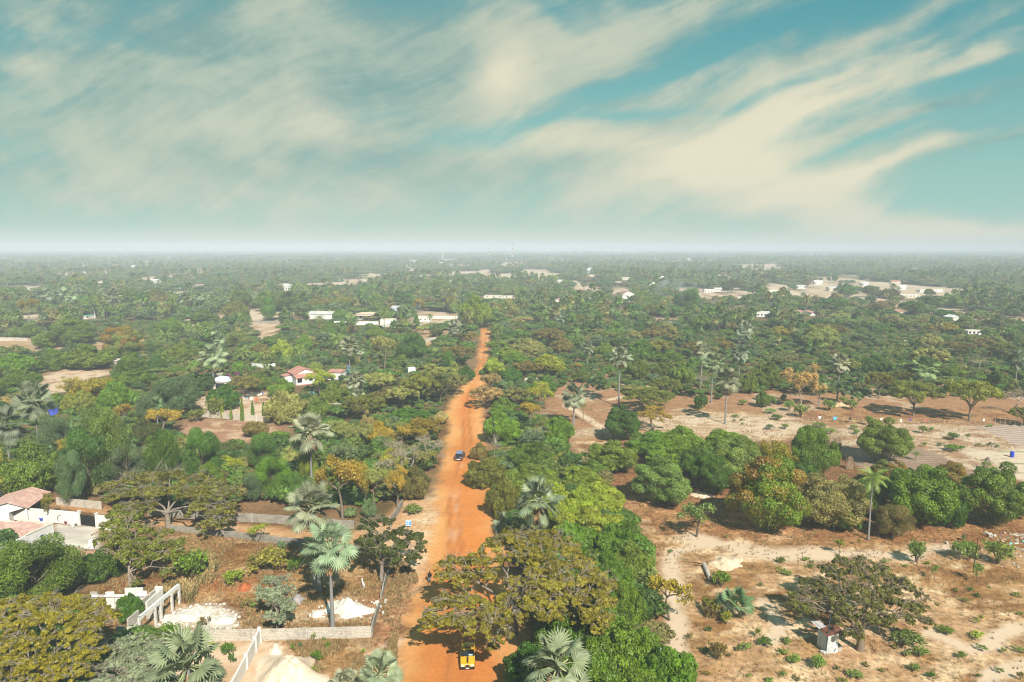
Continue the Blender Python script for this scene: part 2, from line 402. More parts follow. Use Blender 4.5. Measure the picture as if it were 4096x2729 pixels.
def make_fea(seed, n=34000, leaf=.0195, key='fea'):
    r = np.random.default_rng(seed); m = 34
    z = r.uniform(.28, 1.02, m); a = r.uniform(0, 6.283, m); prof = np.sin(np.clip((z - .12) / .98, 0, 1) * 3.1416) ** .6
    C = np.stack([np.cos(a) * .30 * prof, np.sin(a) * .30 * prof, z], 1)
    w_ = r.uniform(.11, .17, m); RD = np.stack([w_, w_, w_ * 1.15], 1)
    P, N, k = cloud_pts(C, RD, n, r, .5, .2); cv = r.random(m)
    fld = fbm(P[:, 0] * 40 + P[:, 2] * 31, P[:, 1] * 40 + P[:, 2] * 17, 2.2, 3); keep = fld > np.quantile(fld, .15)
    P, N, k = P[keep], N[keep], k[keep]
    V, Q, A = leaves(P, N, leaf, 4.2, .9, .6, r, cv[k])
    S = limb((0, 0, 0), (r.normal(0, .03), r.normal(0, .03), .9), .020, .006, r, 6, .02)
    for q in C[:20]: S += limb((0, 0, q[2] * .55), q, .008, .002, r)
    finish(key, V, Q, A, S, LEAF, ratio=1.12)
def make_branchy(seed, key, lev, nleaf, leaf, ratio, lmat=None, n=3, spread=.62, up=.18, trunkr=.022, stems=1, cl=.05, L0=.27, sides=4):
    r = np.random.default_rng(seed); S, tips = [], []
    for s_ in range(stems):
        a = s_ / max(1, stems) * 6.283 + r.random(); d = norm(np.array([math.cos(a) * .25 * (stems > 1), math.sin(a) * .25 * (stems > 1), 1.0]))
        S.append((np.array([0, 0, 0.]), d * .18, trunkr, trunkr * .9))
        grow(d * .18, d, L0, trunkr * .85, lev, r, S, tips, spread, up, n, .70)
    T = np.array(tips); ctr = T[:, :2].mean(0); w_ = max(np.ptp(T[:, 0]), np.ptp(T[:, 1])); h = T[:, 2].max()
    sc = np.array([1 / w_, 1 / w_, ratio / h])
    def tf(p):
        q = np.array(p, float) * sc; q[:2] -= ctr * sc[:2] * min(1, q[2] / ratio * 1.5); return q
    S = [(tf(a), tf(b), c / w_, d / w_) for a, b, c, d in S]; T = np.array([tf(p) for p in tips])
    V = Q = A = None
    if nleaf:
        C = T; RD = np.full((len(T), 3), cl); P, N, k = cloud_pts(C, RD, nleaf, r, .9, .1); cv = r.random(len(C))
        fl = np.clip((r.random(len(C)) * .9)[k], 0, 1)
        V, Q, A = leaves(P, N, leaf, 1.5, .3, .8, r, cv[k], fl if lmat is LEAFY else None)
    finish(key, V, Q, A, S, lmat or LEAF, sides=sides, ratio=ratio)
def fan_frond(r, origin, d, L, blade, roll, droop):
    """costapalmate leaf: stalk, then a pleated fan of pointed segments"""
    d = norm(np.array(d, float)); S = limb(origin, origin + d * L, .011, .006, r, 3, .05)
    hub = origin + d * L
    side = np.cross(d, [0, 0, 1]); side = norm(side) if np.linalg.norm(side) > .1 else np.array([1., 0, 0])
    upv = np.cross(side, d); fwd = norm(d * math.cos(droop) - upv * math.sin(droop) * 1.0); nrm = norm(np.cross(side, fwd))
    side2 = side * math.cos(roll) + nrm * math.sin(roll); nrm = np.cross(side2, fwd)
    n = 20; V, T, A = [], [], []; span = R(128); base_v = r.random()
    for i in range(n):
        a0 = -span + 2 * span * i / n; a1 = -span + 2 * span * (i + 1) / n; am = (a0 + a1) / 2
        ln = blade * (1.0 - .22 * (abs(am) / span) ** 2) * r.uniform(.93, 1.05)
        def pt(a, rr, z): return hub + (fwd * math.cos(a) + side2 * math.sin(a)) * rr + nrm * (z - .16 * rr * rr / blade * (abs(math.sin(a)) ** 1.5)) + np.array([0, 0, -.07 * (rr / blade) ** 3 * blade])
        pl = .05 * blade
        p = [hub, pt(a0, ln * .55, -pl), pt(am, ln * .62, pl), pt(a1, ln * .55, -pl), pt(am, ln, -pl * 1.5 * r.uniform(0, 1.5))]
        o = len(V); V += p; T += [(o, o + 1, o + 2), (o, o + 2, o + 3), (o + 1, o + 4, o + 2), (o + 2, o + 4, o + 3)]
        A += [(base_v * .5 + r.random() * .5, 0, r.random() * .25 + .2 * (ln < 0), 1)] * 5
    return S, V, T, A
def make_fan(seed, nf=24, key='fan', low=False, skirt=True):
    """crown in unit width around z = 0 (the hub), trunk added per palm"""
    r = np.random.default_rng(seed); S, V, T, A = [], [], [], []; dS, dV, dT, dA = [], [], [], []
    for i in range(nf):
        t = (i + .5) / nf; a = i * 2.39996 + r.normal(0, .15)
        el = R(84) - (R(84) + (R(6) if low else R(50))) * t ** 1.05 + r.normal(0, .07)
        d = (math.cos(a) * math.cos(el), math.sin(a) * math.cos(el), math.sin(el))
        s_, v_, t_, a_ = fan_frond(r, np.array([0, 0, 0.]), d, r.uniform(.20, .30), r.uniform(.17, .215), r.normal(0, .45), R(4) + (R(26) * t if not low else R(8)))
        o = len(V); S += s_; V += v_; T += [(x + o, y + o, z + o) for x, y, z in t_]; A += a_
    if skirt:
        for i in range(9):
            a = r.uniform(0, 6.283); el = -R(r.uniform(66, 84)); d = (math.cos(a) * math.cos(el), math.sin(a) * math.cos(el), math.sin(el))
            s_, v_, t_, a_ = fan_frond(r, np.array([0, 0, -.04]), d, r.uniform(.14, .24), r.uniform(.12, .17), r.normal(0, .7), R(8))
            o = len(dV); dV += v_; dT += [(x + o, y + o, z + o) for x, y, z in t_]; dS += s_
    Vt, Qt = tubes(S, 4); n0 = len(V)
    VV = np.vstack([np.array(V), Vt]); AA = np.vstack([np.array(A), np.tile([.9, 0, .9, 1], (len(Vt), 1))])
    crown = mesh_np('crown', VV, Qt + n0, PALM, tri=T, attr=AA)
    ex = None
    if skirt:
        Vt, Qt = tubes(dS, 4); n0 = len(dV); ex = mesh_np('dead_fronds', np.vstack([np.array(dV), Vt]), Qt + n0, DEADF, tri=dT)
    PROTO.setdefault(key, []).append(dict(crown=crown, trunk=None, ratio=1, extra=ex))
def make_pal(seed, key='pal', nf=22, n=26):
    r = np.random.default_rng(seed); S, V, T, A = [], [], [], []
    for i in range(nf):
        t = (i + .5) / nf; a = i * 2.39996; el = R(78) - R(105) * t + r.normal(0, .06); hv = np.array([math.cos(a), math.sin(a), 0]); L = r.uniform(.46, .54)
        p = np.array([0, 0, 0.]); prev = p; bv = r.random()
        for k in range(1, n + 1):
            e = el - 1.25 * (k / n) ** 1.4; q = prev + (hv * math.cos(e) + np.array([0, 0, math.sin(e)])) * L / n
            if k % 3 == 0 or k == n: pass
            S.append((prev, q, .006 * (1 - k / n) + .0015, .006 * (1 - (k + 1) / n) + .0014))
            if k > 3:
                ll = .13 * math.sin((k / n) ** .7 * 3.0) + .02
                tang = norm(q - prev); sd = norm(np.cross(tang, [0, 0, 1]))
                for sg in (-1, 1):
                    tip = q + (sd * sg * .8 + tang * .45 + np.array([0, 0, -.35 - .3 * r.random()])) * ll
                    o = len(V); V += [q, q + tang * L / n * .8, tip]; T.append((o, o + 1, o + 2)); A += [(bv * .5 + r.random() * .5, 0, r.random() * .4, 1)] * 3
            prev = q
    Vt, Qt = tubes(S, 3); n0 = len(V); VV = np.vstack([np.array(V), Vt]); AA = np.vstack([np.array(A), np.tile([.9, 0, .9, 1], (len(Vt), 1))])
    PROTO.setdefault(key, []).append(dict(crown=mesh_np('crown', VV, Qt + n0, PALM, tri=T, attr=AA), trunk=None, ratio=1, extra=None))
def palm_trunk(h, r0, seed, flare=1.25):
    r = np.random.default_rng(seed); S = []; n = 9; lean = r.normal(0, .015, 2) * h; prev = np.array([0, 0, 0.]); pr = r0 * flare
    for k in range(1, n + 1):
        t = k / n; q = np.array([lean[0] * t * t, lean[1] * t * t, h * t]); rr = r0 * (1.0 + .12 * math.sin(t * 9)) * (1 - .25 * t)
        S.append((prev, q, pr, rr)); prev = q; pr = rr
    return S, prev
def make_bam(seed, key='bam'):
    r = np.random.default_rng(seed); S = []; P = []; N = []
    for i in range(34):
        a = r.uniform(0, 6.283); e = np.array([math.cos(a), math.sin(a), 0]); k = r.uniform(.15, .5); h = r.uniform(.6, .98); prev = e * .06
        for j in range(1, 8):
            t = j / 7; q = e * (.06 + k * t ** 2.2) + np.array([0, 0, h * (t - .18 * t ** 4)]); S.append((prev, q, .006 * (1 - t) + .002, .006 * (1 - t) + .0015))
            m = int(60 * t); P.append(q + r.normal(0, .045, (m, 3)) * [1, 1, .8]); N.append(r.normal(0, 1, (m, 3)) + [0, 0, .6]); prev = q
    P = np.vstack(P); N = norm(np.vstack(N)); V, Q, A = leaves(P, N, .034, 4, .7, .4, r)
    finish(key, V, Q, A, S, LEAF, sides=3, ratio=.95)
def make_col(seed, key='col'):
    r = np.random.default_rng(seed); n = 5000; z = r.random(n) ** .85; a = r.uniform(0, 6.283, n); rad = .46 * (1 - z ** 2.2) * (.8 + .2 * np.sin(z * 40 + a * 2)) * r.uniform(.75, 1, n) + .03
    P = np.stack([np.cos(a) * rad, np.sin(a) * rad, .15 + z * 4.6], 1); N = np.stack([np.cos(a), np.sin(a), np.full(n, .1)], 1)
    V, Q, A = leaves(P, N, .16, 3, .8, .5, r, fbm(P[:, 0] * 3 + P[:, 1], P[:, 2] * 3, 1.0)); S = limb((0, 0, 0), (0, 0, 4.4), .06, .02, r, 5, 0)
    finish(key, V, Q, A, S, LEAF, ratio=4.8)
for s in (11, 12, 13, 14): make_man(s)
for s in (15, 16, 17): make_man(s, flush=True, key='mao')
for s in (21, 22, 23, 24, 25, 26): make_cas(s)
for s in (31, 32, 33, 34): make_umb(s)
for s in (36, 37): make_umb(s, 7000, .022, 60, 'umo', .85)
for s in (41, 42, 43): make_fea(s)
for s in (51, 52, 53): make_branchy(s, 'spa', 5, 7500, .025, .85, LEAF, cl=.06, spread=.6, n=3)
for s in (54, 55, 56): make_branchy(s, 'yel', 5, 5200, .027, .85, LEAFY, cl=.075, spread=.6, n=3)
for s in (61, 62, 63): make_branchy(s, 'bar', 6, 350, .018, .75, cl=.05, spread=.58, n=3, up=.1, trunkr=.02)
for s in (71, 72, 73): make_branchy(s, 'yng', 3, 1500, .050, 1.0, cl=.11, spread=.6, n=4, trunkr=.02)
for s in (74, 75, 76): make_branchy(s, 'shr', 2, 900, .085, .75, cl=.15, spread=.9, n=5, stems=4, trunkr=.016, L0=.2)
for s in (77, 78): make_branchy(s, 'tuf', 2, 260, .12, .6, cl=.14, spread=.9, n=3, stems=4, trunkr=.010, L0=.2)
for s in (81, 82, 83): make_fan(s)
make_fan(84, key='fan', nf=27)
for s in (85, 86): make_fan(s, 14, 'lfn', True, False)
for s in (91, 92): make_pal(s)
for s in (95, 96): make_bam(s)
make_col(97)
# coarser ones for distant trees: trunk and crown in one mesh
def make_far(kind, src, seed, n, leaf):
    r = np.random.default_rng(seed)
    if kind == 'man':
        d = norm(r.normal(0, 1, (26, 3))); d[:, 2] = np.abs(d[:, 2]) - .2; C = d * [.38, .38, .36] + [0, 0, .42]; w_ = r.uniform(.10, .17, 26); RD = np.stack([w_, w_, w_ * .8], 1); ratio = .88
        C = np.vstack([C, [[0, 0, .4]]]); RD = np.vstack([RD, [[.34, .34, .34]]])
    elif kind == 'cas':
        a = r.uniform(0, 6.283, 30); rr = np.sqrt(r.random(30)) * .4; C = np.stack([np.cos(a) * rr, np.sin(a) * rr, .36 - rr * .5], 1); w_ = r.uniform(.09, .15, 30); RD = np.stack([w_, w_, w_ * .7], 1); ratio = .50
        C = np.vstack([C, [[0, 0, .18]]]); RD = np.vstack([RD, [[.40, .40, .2]]])
    elif kind == 'umb':
        a = r.uniform(0, 6.283, 26); rr = np.sqrt(r.random(26)) * .42; C = np.stack([np.cos(a) * rr, np.sin(a) * rr, .46 - rr * .25], 1); w_ = r.uniform(.08, .13, 26); RD = np.stack([w_, w_, w_ * .45], 1); ratio = .52
    else:
        m = 26; z = r.uniform(.3, 1.0, m); a = r.uniform(0, 6.283, m); C = np.stack([np.cos(a) * .28 * (1.15 - z), np.sin(a) * .28 * (1.15 - z), z], 1); C[:, :2] *= 1.6; w_ = r.uniform(.12, .18, m); RD = np.stack([w_, w_, w_ * 1.1], 1); ratio = 1.12
    P, N, k = cloud_pts(C, RD, n, r, .3, .3); cv = r.random(len(C)); V, Q, A = leaves(P, N, leaf, 1.3, .1, .45, r, cv[k])
    tv, tq = tubes(limb((0, 0, 0), (0, 0, ratio * .6), .022, .01, r, 2, 0) + [x for q in C[:6] for x in limb((0, 0, ratio * .35), q, .010, .003, r, 2)], 4)
    VV = np.vstack([V, tv]); QQ = np.vstack([Q, tq + len(V)]); AA = np.vstack([A, np.tile([0, 0, 0, 1], (len(tv), 1))])
    me = mesh_np('far_tree', VV, QQ, [LEAF, BARK], attr=AA, midx=np.concatenate([np.zeros(len(Q)), np.ones(len(tq))]))
    PROTO.setdefault('far_' + kind, []).append(dict(crown=me, trunk=None, ratio=ratio, extra=None))
for i, kd in enumerate(('man', 'man', 'cas', 'cas', 'umb', 'fea', 'umb')): make_far(kd, kd, 200 + i, 2600, .062)
def far_palm(src, seed, name):
    p = PROTO[src][0]['crown']; S, top = palm_trunk(1.15, .035, seed); tv, tq = tubes(S, 5)
    n = len(p.vertices); co = np.zeros(n * 3); p.vertices.foreach_get('co', co); co = co.reshape(-1, 3) + [0, 0, 1.2]
    q = [list(f.vertices) for f in p.polygons]
    at_ = np.zeros(n * 4); p.attributes['var'].data.foreach_get('color', at_); at_ = at_.reshape(-1, 4)
    tri = np.array([f for f in q if len(f) == 3]); qd = np.array([f for f in q if len(f) == 4])
    qq = np.vstack([qd, tq + n]); mi = np.concatenate([np.zeros(len(qd)), np.ones(len(tq)), np.zeros(len(tri))])
    me = mesh_np(name, np.vstack([co, tv]), qq, [PALM, BARK], tri=tri, attr=np.vstack([at_, np.tile([0, 0, 0, 1], (len(tv), 1))]), midx=mi)
    PROTO.setdefault(name, []).append(dict(crown=me, trunk=None, ratio=1.6, extra=None))
far_palm('fan', 5, 'far_fan'); far_palm('pal', 6, 'far_pal')
# ------------------------------------------------------------------ ground regions
def poly(fr, pts): return np.array([gp(fr, *p)[:2] if len(p) == 2 else gp(p[0], p[1], p[2])[:2] for p in pts])
def sdf(px_, py_, P, closed=True):
    """signed distance to a polygon (negative inside) or distance to a polyline"""
    d = np.full(px_.shape, 1e9); ins = np.zeros(px_.shape, bool); n = len(P)
    for i in range(n if closed else n - 1):
        a = P[i]; b = P[(i + 1) % n]; e = b - a; wx = px_ - a[0]; wy = py_ - a[1]
        t = np.clip((wx * e[0] + wy * e[1]) / (e @ e + 1e-9), 0, 1)
        d = np.minimum(d, np.hypot(wx - t * e[0], wy - t * e[1]))
        if closed:
            c = ((a[1] > py_) != (b[1] > py_)) & (px_ < (b[0] - a[0]) * (py_ - a[1]) / (b[1] - a[1] + 1e-12) + a[0]); ins ^= c
    return np.where(ins, -d, d) if closed else d
def sstep(x, a, b):
    t = np.clip((x - a) / (b - a), 0, 1); return t * t * (3 - 2 * t)

ROAD = poly('V', [(900, 1640), (918, 1568), (925, 1480), (945, 1400), (965, 1350), (975, 1300), (1000, 1200), (1003, 1150), (1003, 1122), (1010, 1090), (1022, 1040), (1030, 990), (1022, 950), (1030, 935), (1046, 906),
                  (1072, 880), (1092, 858), (1098, 831), (1098, 810), (1104, 780), (1103, 755), (1128, 752), (1121, 785), (1120, 813), (1116, 837), (1112, 870), (1112, 913), (1110, 947), (1112, 977), (1117, 1062),
                  (1128, 1120), (1140, 1157), (1150, 1203), (1158, 1234), (1175, 1350), (1195, 1440), (1200, 1568), (1205, 1640)])
LANE = poly('a', [(-700, 195), (0, 208), (430, 222), (760, 268), (1300, 345), (1700, 362), (2080, 395), (2600, 470), (2950, 300), (3030, 200), (3200, 150), (3330, 330), (3200, 760), (3060, 640), (2850, 600), (2560, 560), (2080, 470), (1700, 425), (1310, 392), (1100, 372), (740, 290), (430, 236), (0, 225), (-700, 215)])
FIELD = poly('V', [(1290, 960), (1420, 900), (1500, 925), (1830, 950), (2500, 985), (2700, 1568), (2400, 1700), (1700, 1700), (1600, 1540), (1500, 1400), (1490, 1270), (1440, 1180), (1400, 1090), (1330, 1050), (1290, 1000)])
UPPER = poly('V', [(1240, 900), (1330, 860), (1500, 850), (1600, 880), (1830, 870), (2100, 860), (2500, 850), (2500, 985), (1830, 962), (1600, 935), (1500, 980), (1290, 1010)])
LITTER = poly('V', [(1400, 1090), (1600, 1090), (1700, 1150), (1900, 1200), (2500, 1180), (2500, 1262), (1900, 1248), (1640, 1238), (1560, 1235), (1500, 1210), (1450, 1180)])
ORCH = poly('V', [(1330, 1020), (1900, 1010), (2500, 1130), (2500, 1215), (1900, 1215), (1680, 1200), (1640, 1160), (1400, 1120)])
PLOT = poly('a', [(1310, 405), (2080, 500), (2560, 620), (2985, 700), (2900, 880), (2760, 1180), (400, 1165), (700, 850), (1000, 600)])
FRONT = poly('b', [(-560, 1235), (1080, 1235), (1330, 1230), (1325, 1640), (-900, 1640)])
VERGE = poly('b', [(1300, 640), (1450, 690), (1480, 760), (1470, 850), (1360, 1020), (1325, 1230), (1325, 1568), (1080, 1568), (1110, 1230), (1200, 850), (1240, 720)])
YARD = poly('f', [(1780, 840), (2440, 870), (2600, 980), (2200, 1055), (1900, 1050), (1600, 960), (1650, 860)])
YARD2 = poly('g', [(200, 660), (540, 600), (870, 600), (900, 840), (500, 850), (230, 790)])
CLEAR1 = poly('f', [(345, 455), (600, 395), (940, 410), (1040, 420), (880, 470), (600, 600), (440, 612), (380, 550)])
CLEAR2 = poly('f', [(-200, 110), (250, 120), (330, 230), (480, 225), (560, 180), (700, 170), (930, 160), (930, 230), (760, 190), (520, 215), (330, 250), (60, 215), (-200, 200)])
CLEAR3 = poly('l', [(-30, 720), (260, 715), (240, 800), (130, 870), (60, 820)])
CLEAR4 = poly('l', [(1380, 625), (1820, 640), (1830, 700), (1800, 750), (1640, 770), (1400, 770), (1150, 770), (740, 770), (740, 735), (1150, 745), (1380, 735)])
CLEAR5 = poly('l', [(1420, 790), (1700, 800), (1700, 850), (1600, 900), (1470, 950), (1400, 860)])
CLEAR6 = poly('n', [(530, 410), (1050, 400), (1320, 440), (1860, 440), (1900, 520), (1300, 530), (1050, 450), (530, 460)])
CLEAR7 = poly('m', [(1430, 430), (1650, 430), (2100, 480), (2110, 560), (1880, 550), (1640, 500), (1430, 500)])
CLEAR8 = poly('m', [(620, 380), (880, 400), (860, 470), (650, 480)])
CLEAR9 = poly('l', [(780, 370), (950, 350), (1080, 400), (900, 450), (840, 420)])
CLEAR10 = poly('m', [(1350, 690), (1545, 700), (1545, 775), (1350, 730)])
PLOW1 = poly('j', [(585, 1100), (770, 1100), (1220, 1095), (1330, 1100), (1640, 1240), (1800, 1340), (1500, 1400), (800, 1300), (600, 1160)])
PLOW2 = poly('j', [(1790, 905), (2260, 890), (2260, 1110), (2180, 1090)])
BEDS = poly('j', [(1640, 1130), (2300, 1110), (2300, 1420), (2020, 1330), (1960, 1240)])
COURT = poly('a', [(415, 372), (600, 380), (745, 385), (760, 560), (640, 555), (425, 532)])
def LINE(fr, pts): return poly(fr, pts)
TRAILS = [(LINE('d', [(400, 1450), (380, 1300), (385, 1180), (395, 1080), (360, 1040), (400, 880), (350, 760), (340, 640), (380, 575), (520, 535), (900, 515)]), 1.0),
          (LINE('d', [(850, 560), (1150, 600), (1500, 600)]), 2.0), (LINE('e', [(0, 610), (600, 590), (1000, 620), (1120, 560), (1400, 545)]), 1.1),
          (LINE('d', [(520, 480), (600, 500)]), 2.0), (LINE('e', [(1200, 1200), (1500, 1330), (1640, 1290), (1700, 1200), (1900, 1130)]), .7),
          (LINE('d', [(1050, 970), (1130, 1050), (1190, 1130), (1100, 1250)]), 1.0), (LINE('b', [(1000, 1480), (1200, 1320), (1330, 1250)]), .7),
          (LINE('h', [(1700, 720), (1800, 770), (1880, 830), (2040, 920)]), .9), (LINE('h', [(2090, 670), (2240, 640)]), .8),
          (LINE('e', [(1550, 1568), (1700, 1480), (1884, 1440)]), .8)]
_road_c = LINE('V', [(1045, 1700), (1050, 1568), (1050, 1400), (1046, 1250), (1042, 1150), (1058, 1080), (1075, 1030), (1070, 960), (1085, 900), (1104, 860), (1108, 800), (1115, 760)])

def gaps(x, y):
    k = 1 - .25 * (1 - sstep(np.abs(x), 40, 140)) * (1 - sstep(y, 700, 1100)); return fbm(x + 77, y * .34, 60, 3) * k, fbm(x * .6 + 900, y * .4 + 40, 130, 3) * k
def soil(x, y):
    """soil colour of a place, plus how much loose litter lies on it and how rough it is"""
    n = x.shape
    def c(r, g, b): return np.array([r, g, b])
    N1 = fbm(x, y, 9, 5); N2 = fbm(x + 300, y + 90, 3.0, 4); N3 = fbm(x * .5 + 40, y * 1.2 + 700, 2.0, 4); N4 = fbm(x + 900, y, 30, 4)
    col = np.zeros(n + (3,)); lit = np.full(n, .5)
    def lay(w_, colr, l=None):
        nonlocal col, lit
        w_ = np.clip(w_, 0, 1); colr = np.asarray(colr)
        col = col * (1 - w_[..., None]) + (colr if colr.ndim > 1 else colr[None]) * w_[..., None]
        if l is not None: lit = lit * (1 - w_) + l * w_
    def mixc(a, b, f): f = np.clip(f, 0, 1)[..., None]; return a * (1 - f) + b * f
    base = mixc(mixc(c(.15, .075, .032), c(.26, .15, .075), sstep(N1, .35, .65)), c(.08, .085, .028), sstep(N4, .5, .66) * .55)
    col[:] = base
    far = sstep(y, 260, 700)
    gap, gap2 = gaps(x, y); lay(far * .8, mixc(c(.12, .125, .055), c(.24, .18, .10), sstep(N4, .45, .7)))
    lay(np.maximum(sstep(gap, .555, .58), sstep(gap2, .615, .64)) * sstep(y, 300, 380) * (1 - sstep(y, 3500, 6000)), mixc(c(.62, .48, .35), c(.44, .29, .18), sstep(N1, .45, .7)), .2)
    def inside(P, soft=2.0, wob=3.0): return 1 - sstep(sdf(x, y, P) + (N2 - .5) * 2 * wob, -soft, soft)
    sand = mixc(c(.44, .26, .135), c(.68, .48, .29), sstep(N2 * .6 + N3 * .4, .44, .62))
    brn = mixc(c(.40, .225, .095), c(.25, .125, .048), sstep(N3, .4, .6)); sand = mixc(sand, brn, sstep(N1 * .45 + fbm(x * .7, y * 2.2 + 55, 3.2, 4) * .6 - (y < 95) * 0, .475, .575))
    lay(inside(FIELD, 3, 5), sand, .65)
    lay(inside(ORCH, 3, 4), c(.21, .10, .045), 1)
    up = mixc(c(.36, .19, .10), c(.50, .36, .24), sstep(N1, .50, .66)); lay(inside(UPPER, 4, 5), up, .6)
    lay(inside(poly('V', [(1450, 950), (1850, 955), (1900, 990), (1750, 1010), (1500, 990)]), 4, 4), mixc(c(.62, .47, .33), c(.42, .27, .16), sstep(N3, .45, .7)), .3)
    lay(inside(LITTER, 2, 3) * .9, mixc(c(.26, .115, .045), c(.40, .21, .09), sstep(N2, .45, .7)), 1)
    redz = poly('j', [(250, 760), (1100, 740), (2300, 760), (2300, 890), (1700, 890), (1000, 880), (200, 860)]); lay(inside(redz, 4, 4), mixc(c(.27, .125, .060), c(.39, .22, .10), sstep(N2, .4, .7)), .8)
    farm = poly('j', [(280, 890), (1000, 890), (1750, 895), (2300, 1120), (2300, 1420), (1800, 1340), (1240, 1100), (600, 1090), (460, 980)])
    lay(inside(farm, 2, 3), mixc(c(.56, .42, .30), c(.36, .21, .12), sstep(N3 * .7 + N1 * .3, .44, .62)), .4)
    sh = inside(PLOW1, 1.0, .6); rows = .5 + .5 * np.sin((y + x * .12) * 3.6 + N2 * 1.5); lay(sh, mixc(c(.25, .165, .12), c(.40, .28, .21), rows * .8 + (N3 - .5)), .3)
    rows = .5 + .5 * np.sin((y + x * .35) * 2.6 + N2); lay(inside(PLOW2, 1.0, .6), mixc(c(.24, .16, .12), c(.62, .50, .42), rows), .2)
    rows = sstep(np.sin((y + x * .05) * 1.9), .1, .5) * sstep(np.sin(x * .35 + np.floor(y * .3) * 2), -.4, .0); lay(inside(BEDS, 1.0, .4), mixc(c(.62, .49, .36), c(.14, .17, .07), rows * sstep(N3, .35, .55) * .85), .2)
    dry = mixc(mixc(c(.21, .10, .035), c(.38, .21, .085), sstep(N1 * .5 + N3 * .5, .42, .6)), c(.50, .33, .19), sstep(N2 * .5 + N3 * .5, .56, .70))
    lay(inside(PLOT, 1.5, 2), dry, .9)
    lay(inside(poly('a', [(1150, 1165), (1250, 1080), (1350, 1000), (1480, 980), (1680, 980), (1800, 1050), (1790, 1165)]), 1.2, 1.5), mixc(c(.80, .72, .62), c(.5, .38, .25), sstep(N3, .5, .68)), .2)
    lay(inside(poly('a', [(680, 1000), (1330, 960), (1480, 1060), (1400, 1165), (1000, 1165)]), 1.5, 1.5) * .7, c(.45, .30, .18), .5)
    lay(inside(poly('b', [(-260, 770), (110, 760), (250, 830), (30, 900), (-200, 860)]), 1, 1.2) * .7, c(.36, .11, .035), .3)
    lay(inside(poly('b', [(450, 920), (1200, 930), (1230, 1090), (560, 1130), (300, 1080)]), 2, 2) * .7, mixc(c(.42, .24, .12), c(.60, .45, .30), sstep(N3, .45, .65)), .6)
    fr = mixc(c(.31, .17, .07), c(.52, .35, .19), sstep(N2 * .5 + N3 * .5, .48, .62)); lay(inside(FRONT, 2, 2), fr, .8)
    lay(inside(poly('b', [(-1100, 1250), (200, 1240), (440, 1290), (560, 1400), (760, 1568), (760, 1700), (-1100, 1700)]), 1.2, 1.5), mixc(c(.72, .53, .37), c(.58, .37, .22), sstep(N2, .42, .66)), .1)
    lay(inside(VERGE, 1.5, 2), mixc(c(.36, .17, .08), c(.56, .34, .19), sstep(N3, .42, .64)), .9)
    lay(inside(YARD, 3, 4), mixc(c(.36, .19, .11), c(.52, .34, .22), sstep(N2, .45, .62)), .5)
    for P in (YARD2, CLEAR1, CLEAR3): lay(inside(P, 3, 4), mixc(c(.62, .46, .33), c(.42, .25, .14), sstep(N2, .5, .68)), .3)
    for P in (CLEAR2, CLEAR5): lay(inside(P, 3, 5), mixc(c(.48, .32, .17), c(.33, .19, .10), sstep(N2, .45, .62)), .4)
    for P in (CLEAR4, CLEAR6, CLEAR7, CLEAR8, CLEAR9, CLEAR10): lay(inside(P, 5, 8), mixc(c(.56, .42, .30), c(.36, .22, .13), sstep(N1, .48, .66)), .3)
    lay(inside(poly('a', [(430, 532), (700, 560), (800, 640), (560, 650), (440, 610)]), .8, 1), c(.50, .30, .19), .2)
    lay(inside(poly('a', [(380, 175), (640, 205), (900, 255), (740, 285), (430, 228)]), 1.2, 2), c(.50, .25, .09), 1)
    for P, wd in TRAILS:
        lay(1 - sstep(sdf(x, y, P, False) + (N2 - .5) * 2.2, wd * .6, wd * 2.0), c(.66, .50, .36), .0)
    lane = inside(LANE, 1.0, .8); lay(lane, mixc(c(.50, .26, .12), c(.58, .36, .20), sstep(N2, .4, .65)), .25)
    apron = inside(poly('b', [(1230, 520), (1340, 330), (1520, 200), (1640, 60), (1720, 250), (1650, 560), (1560, 740), (1470, 860), (1300, 650)]), 2.5, 2.5); lay(apron, mixc(c(.60, .36, .19), c(.66, .46, .29), sstep(N3, .4, .6)), .5)
    rd = inside(ROAD, 1.3, 1.6)
    edge = np.clip(-sdf(x, y, ROAD) / 6, 0, 1); rc = mixc(c(.68, .33, .115), c(.64, .225, .052), sstep(edge + (N1 - .5), .1, .75))
    rc = mixc(rc, c(.52, .20, .055), sstep(N1, .52, .68) * .6)
    rc = mixc(rc, c(.34, .12, .035), sstep(y, 100, 60) * .25)
    dc = sdf(x, y, _road_c, False); tr = (1 - sstep(np.abs(dc - .9), .15, .75)) * sstep(fbm(x * 2, y * .16, 2.2, 4), .30, .56)
    rc = mixc(rc, c(.42, .145, .04), tr * .75)
    wash = (1 - sstep(dc, .3, 1.8)) * sstep(fbm(x * 3, y * .5, 3, 4), .50, .66) * sstep(y, 82, 100) * (1 - sstep(y, 150, 170)); rc = mixc(rc, c(.66, .42, .28), wash * .45)
    lay(rd, rc, .12)
    ct = inside(COURT, .3, .1); lay(ct, mixc(c(.66, .60, .52), c(.50, .44, .38), sstep(N3, .4, .65)), 0)
    return col, lit, dict(road=sdf(x, y, ROAD) + (N2 - .5) * 1.6 < 0, lane=sdf(x, y, LANE) < 0, court=sdf(x, y, COURT) < 0,
                          plow=(sdf(x, y, PLOW1) < 0) | (sdf(x, y, PLOW2) < 0), beds=sdf(x, y, BEDS) < 0,
                          trail=np.minimum.reduce([sdf(x, y, P, False) - wd * 1.2 for P, wd in TRAILS]) < 0)
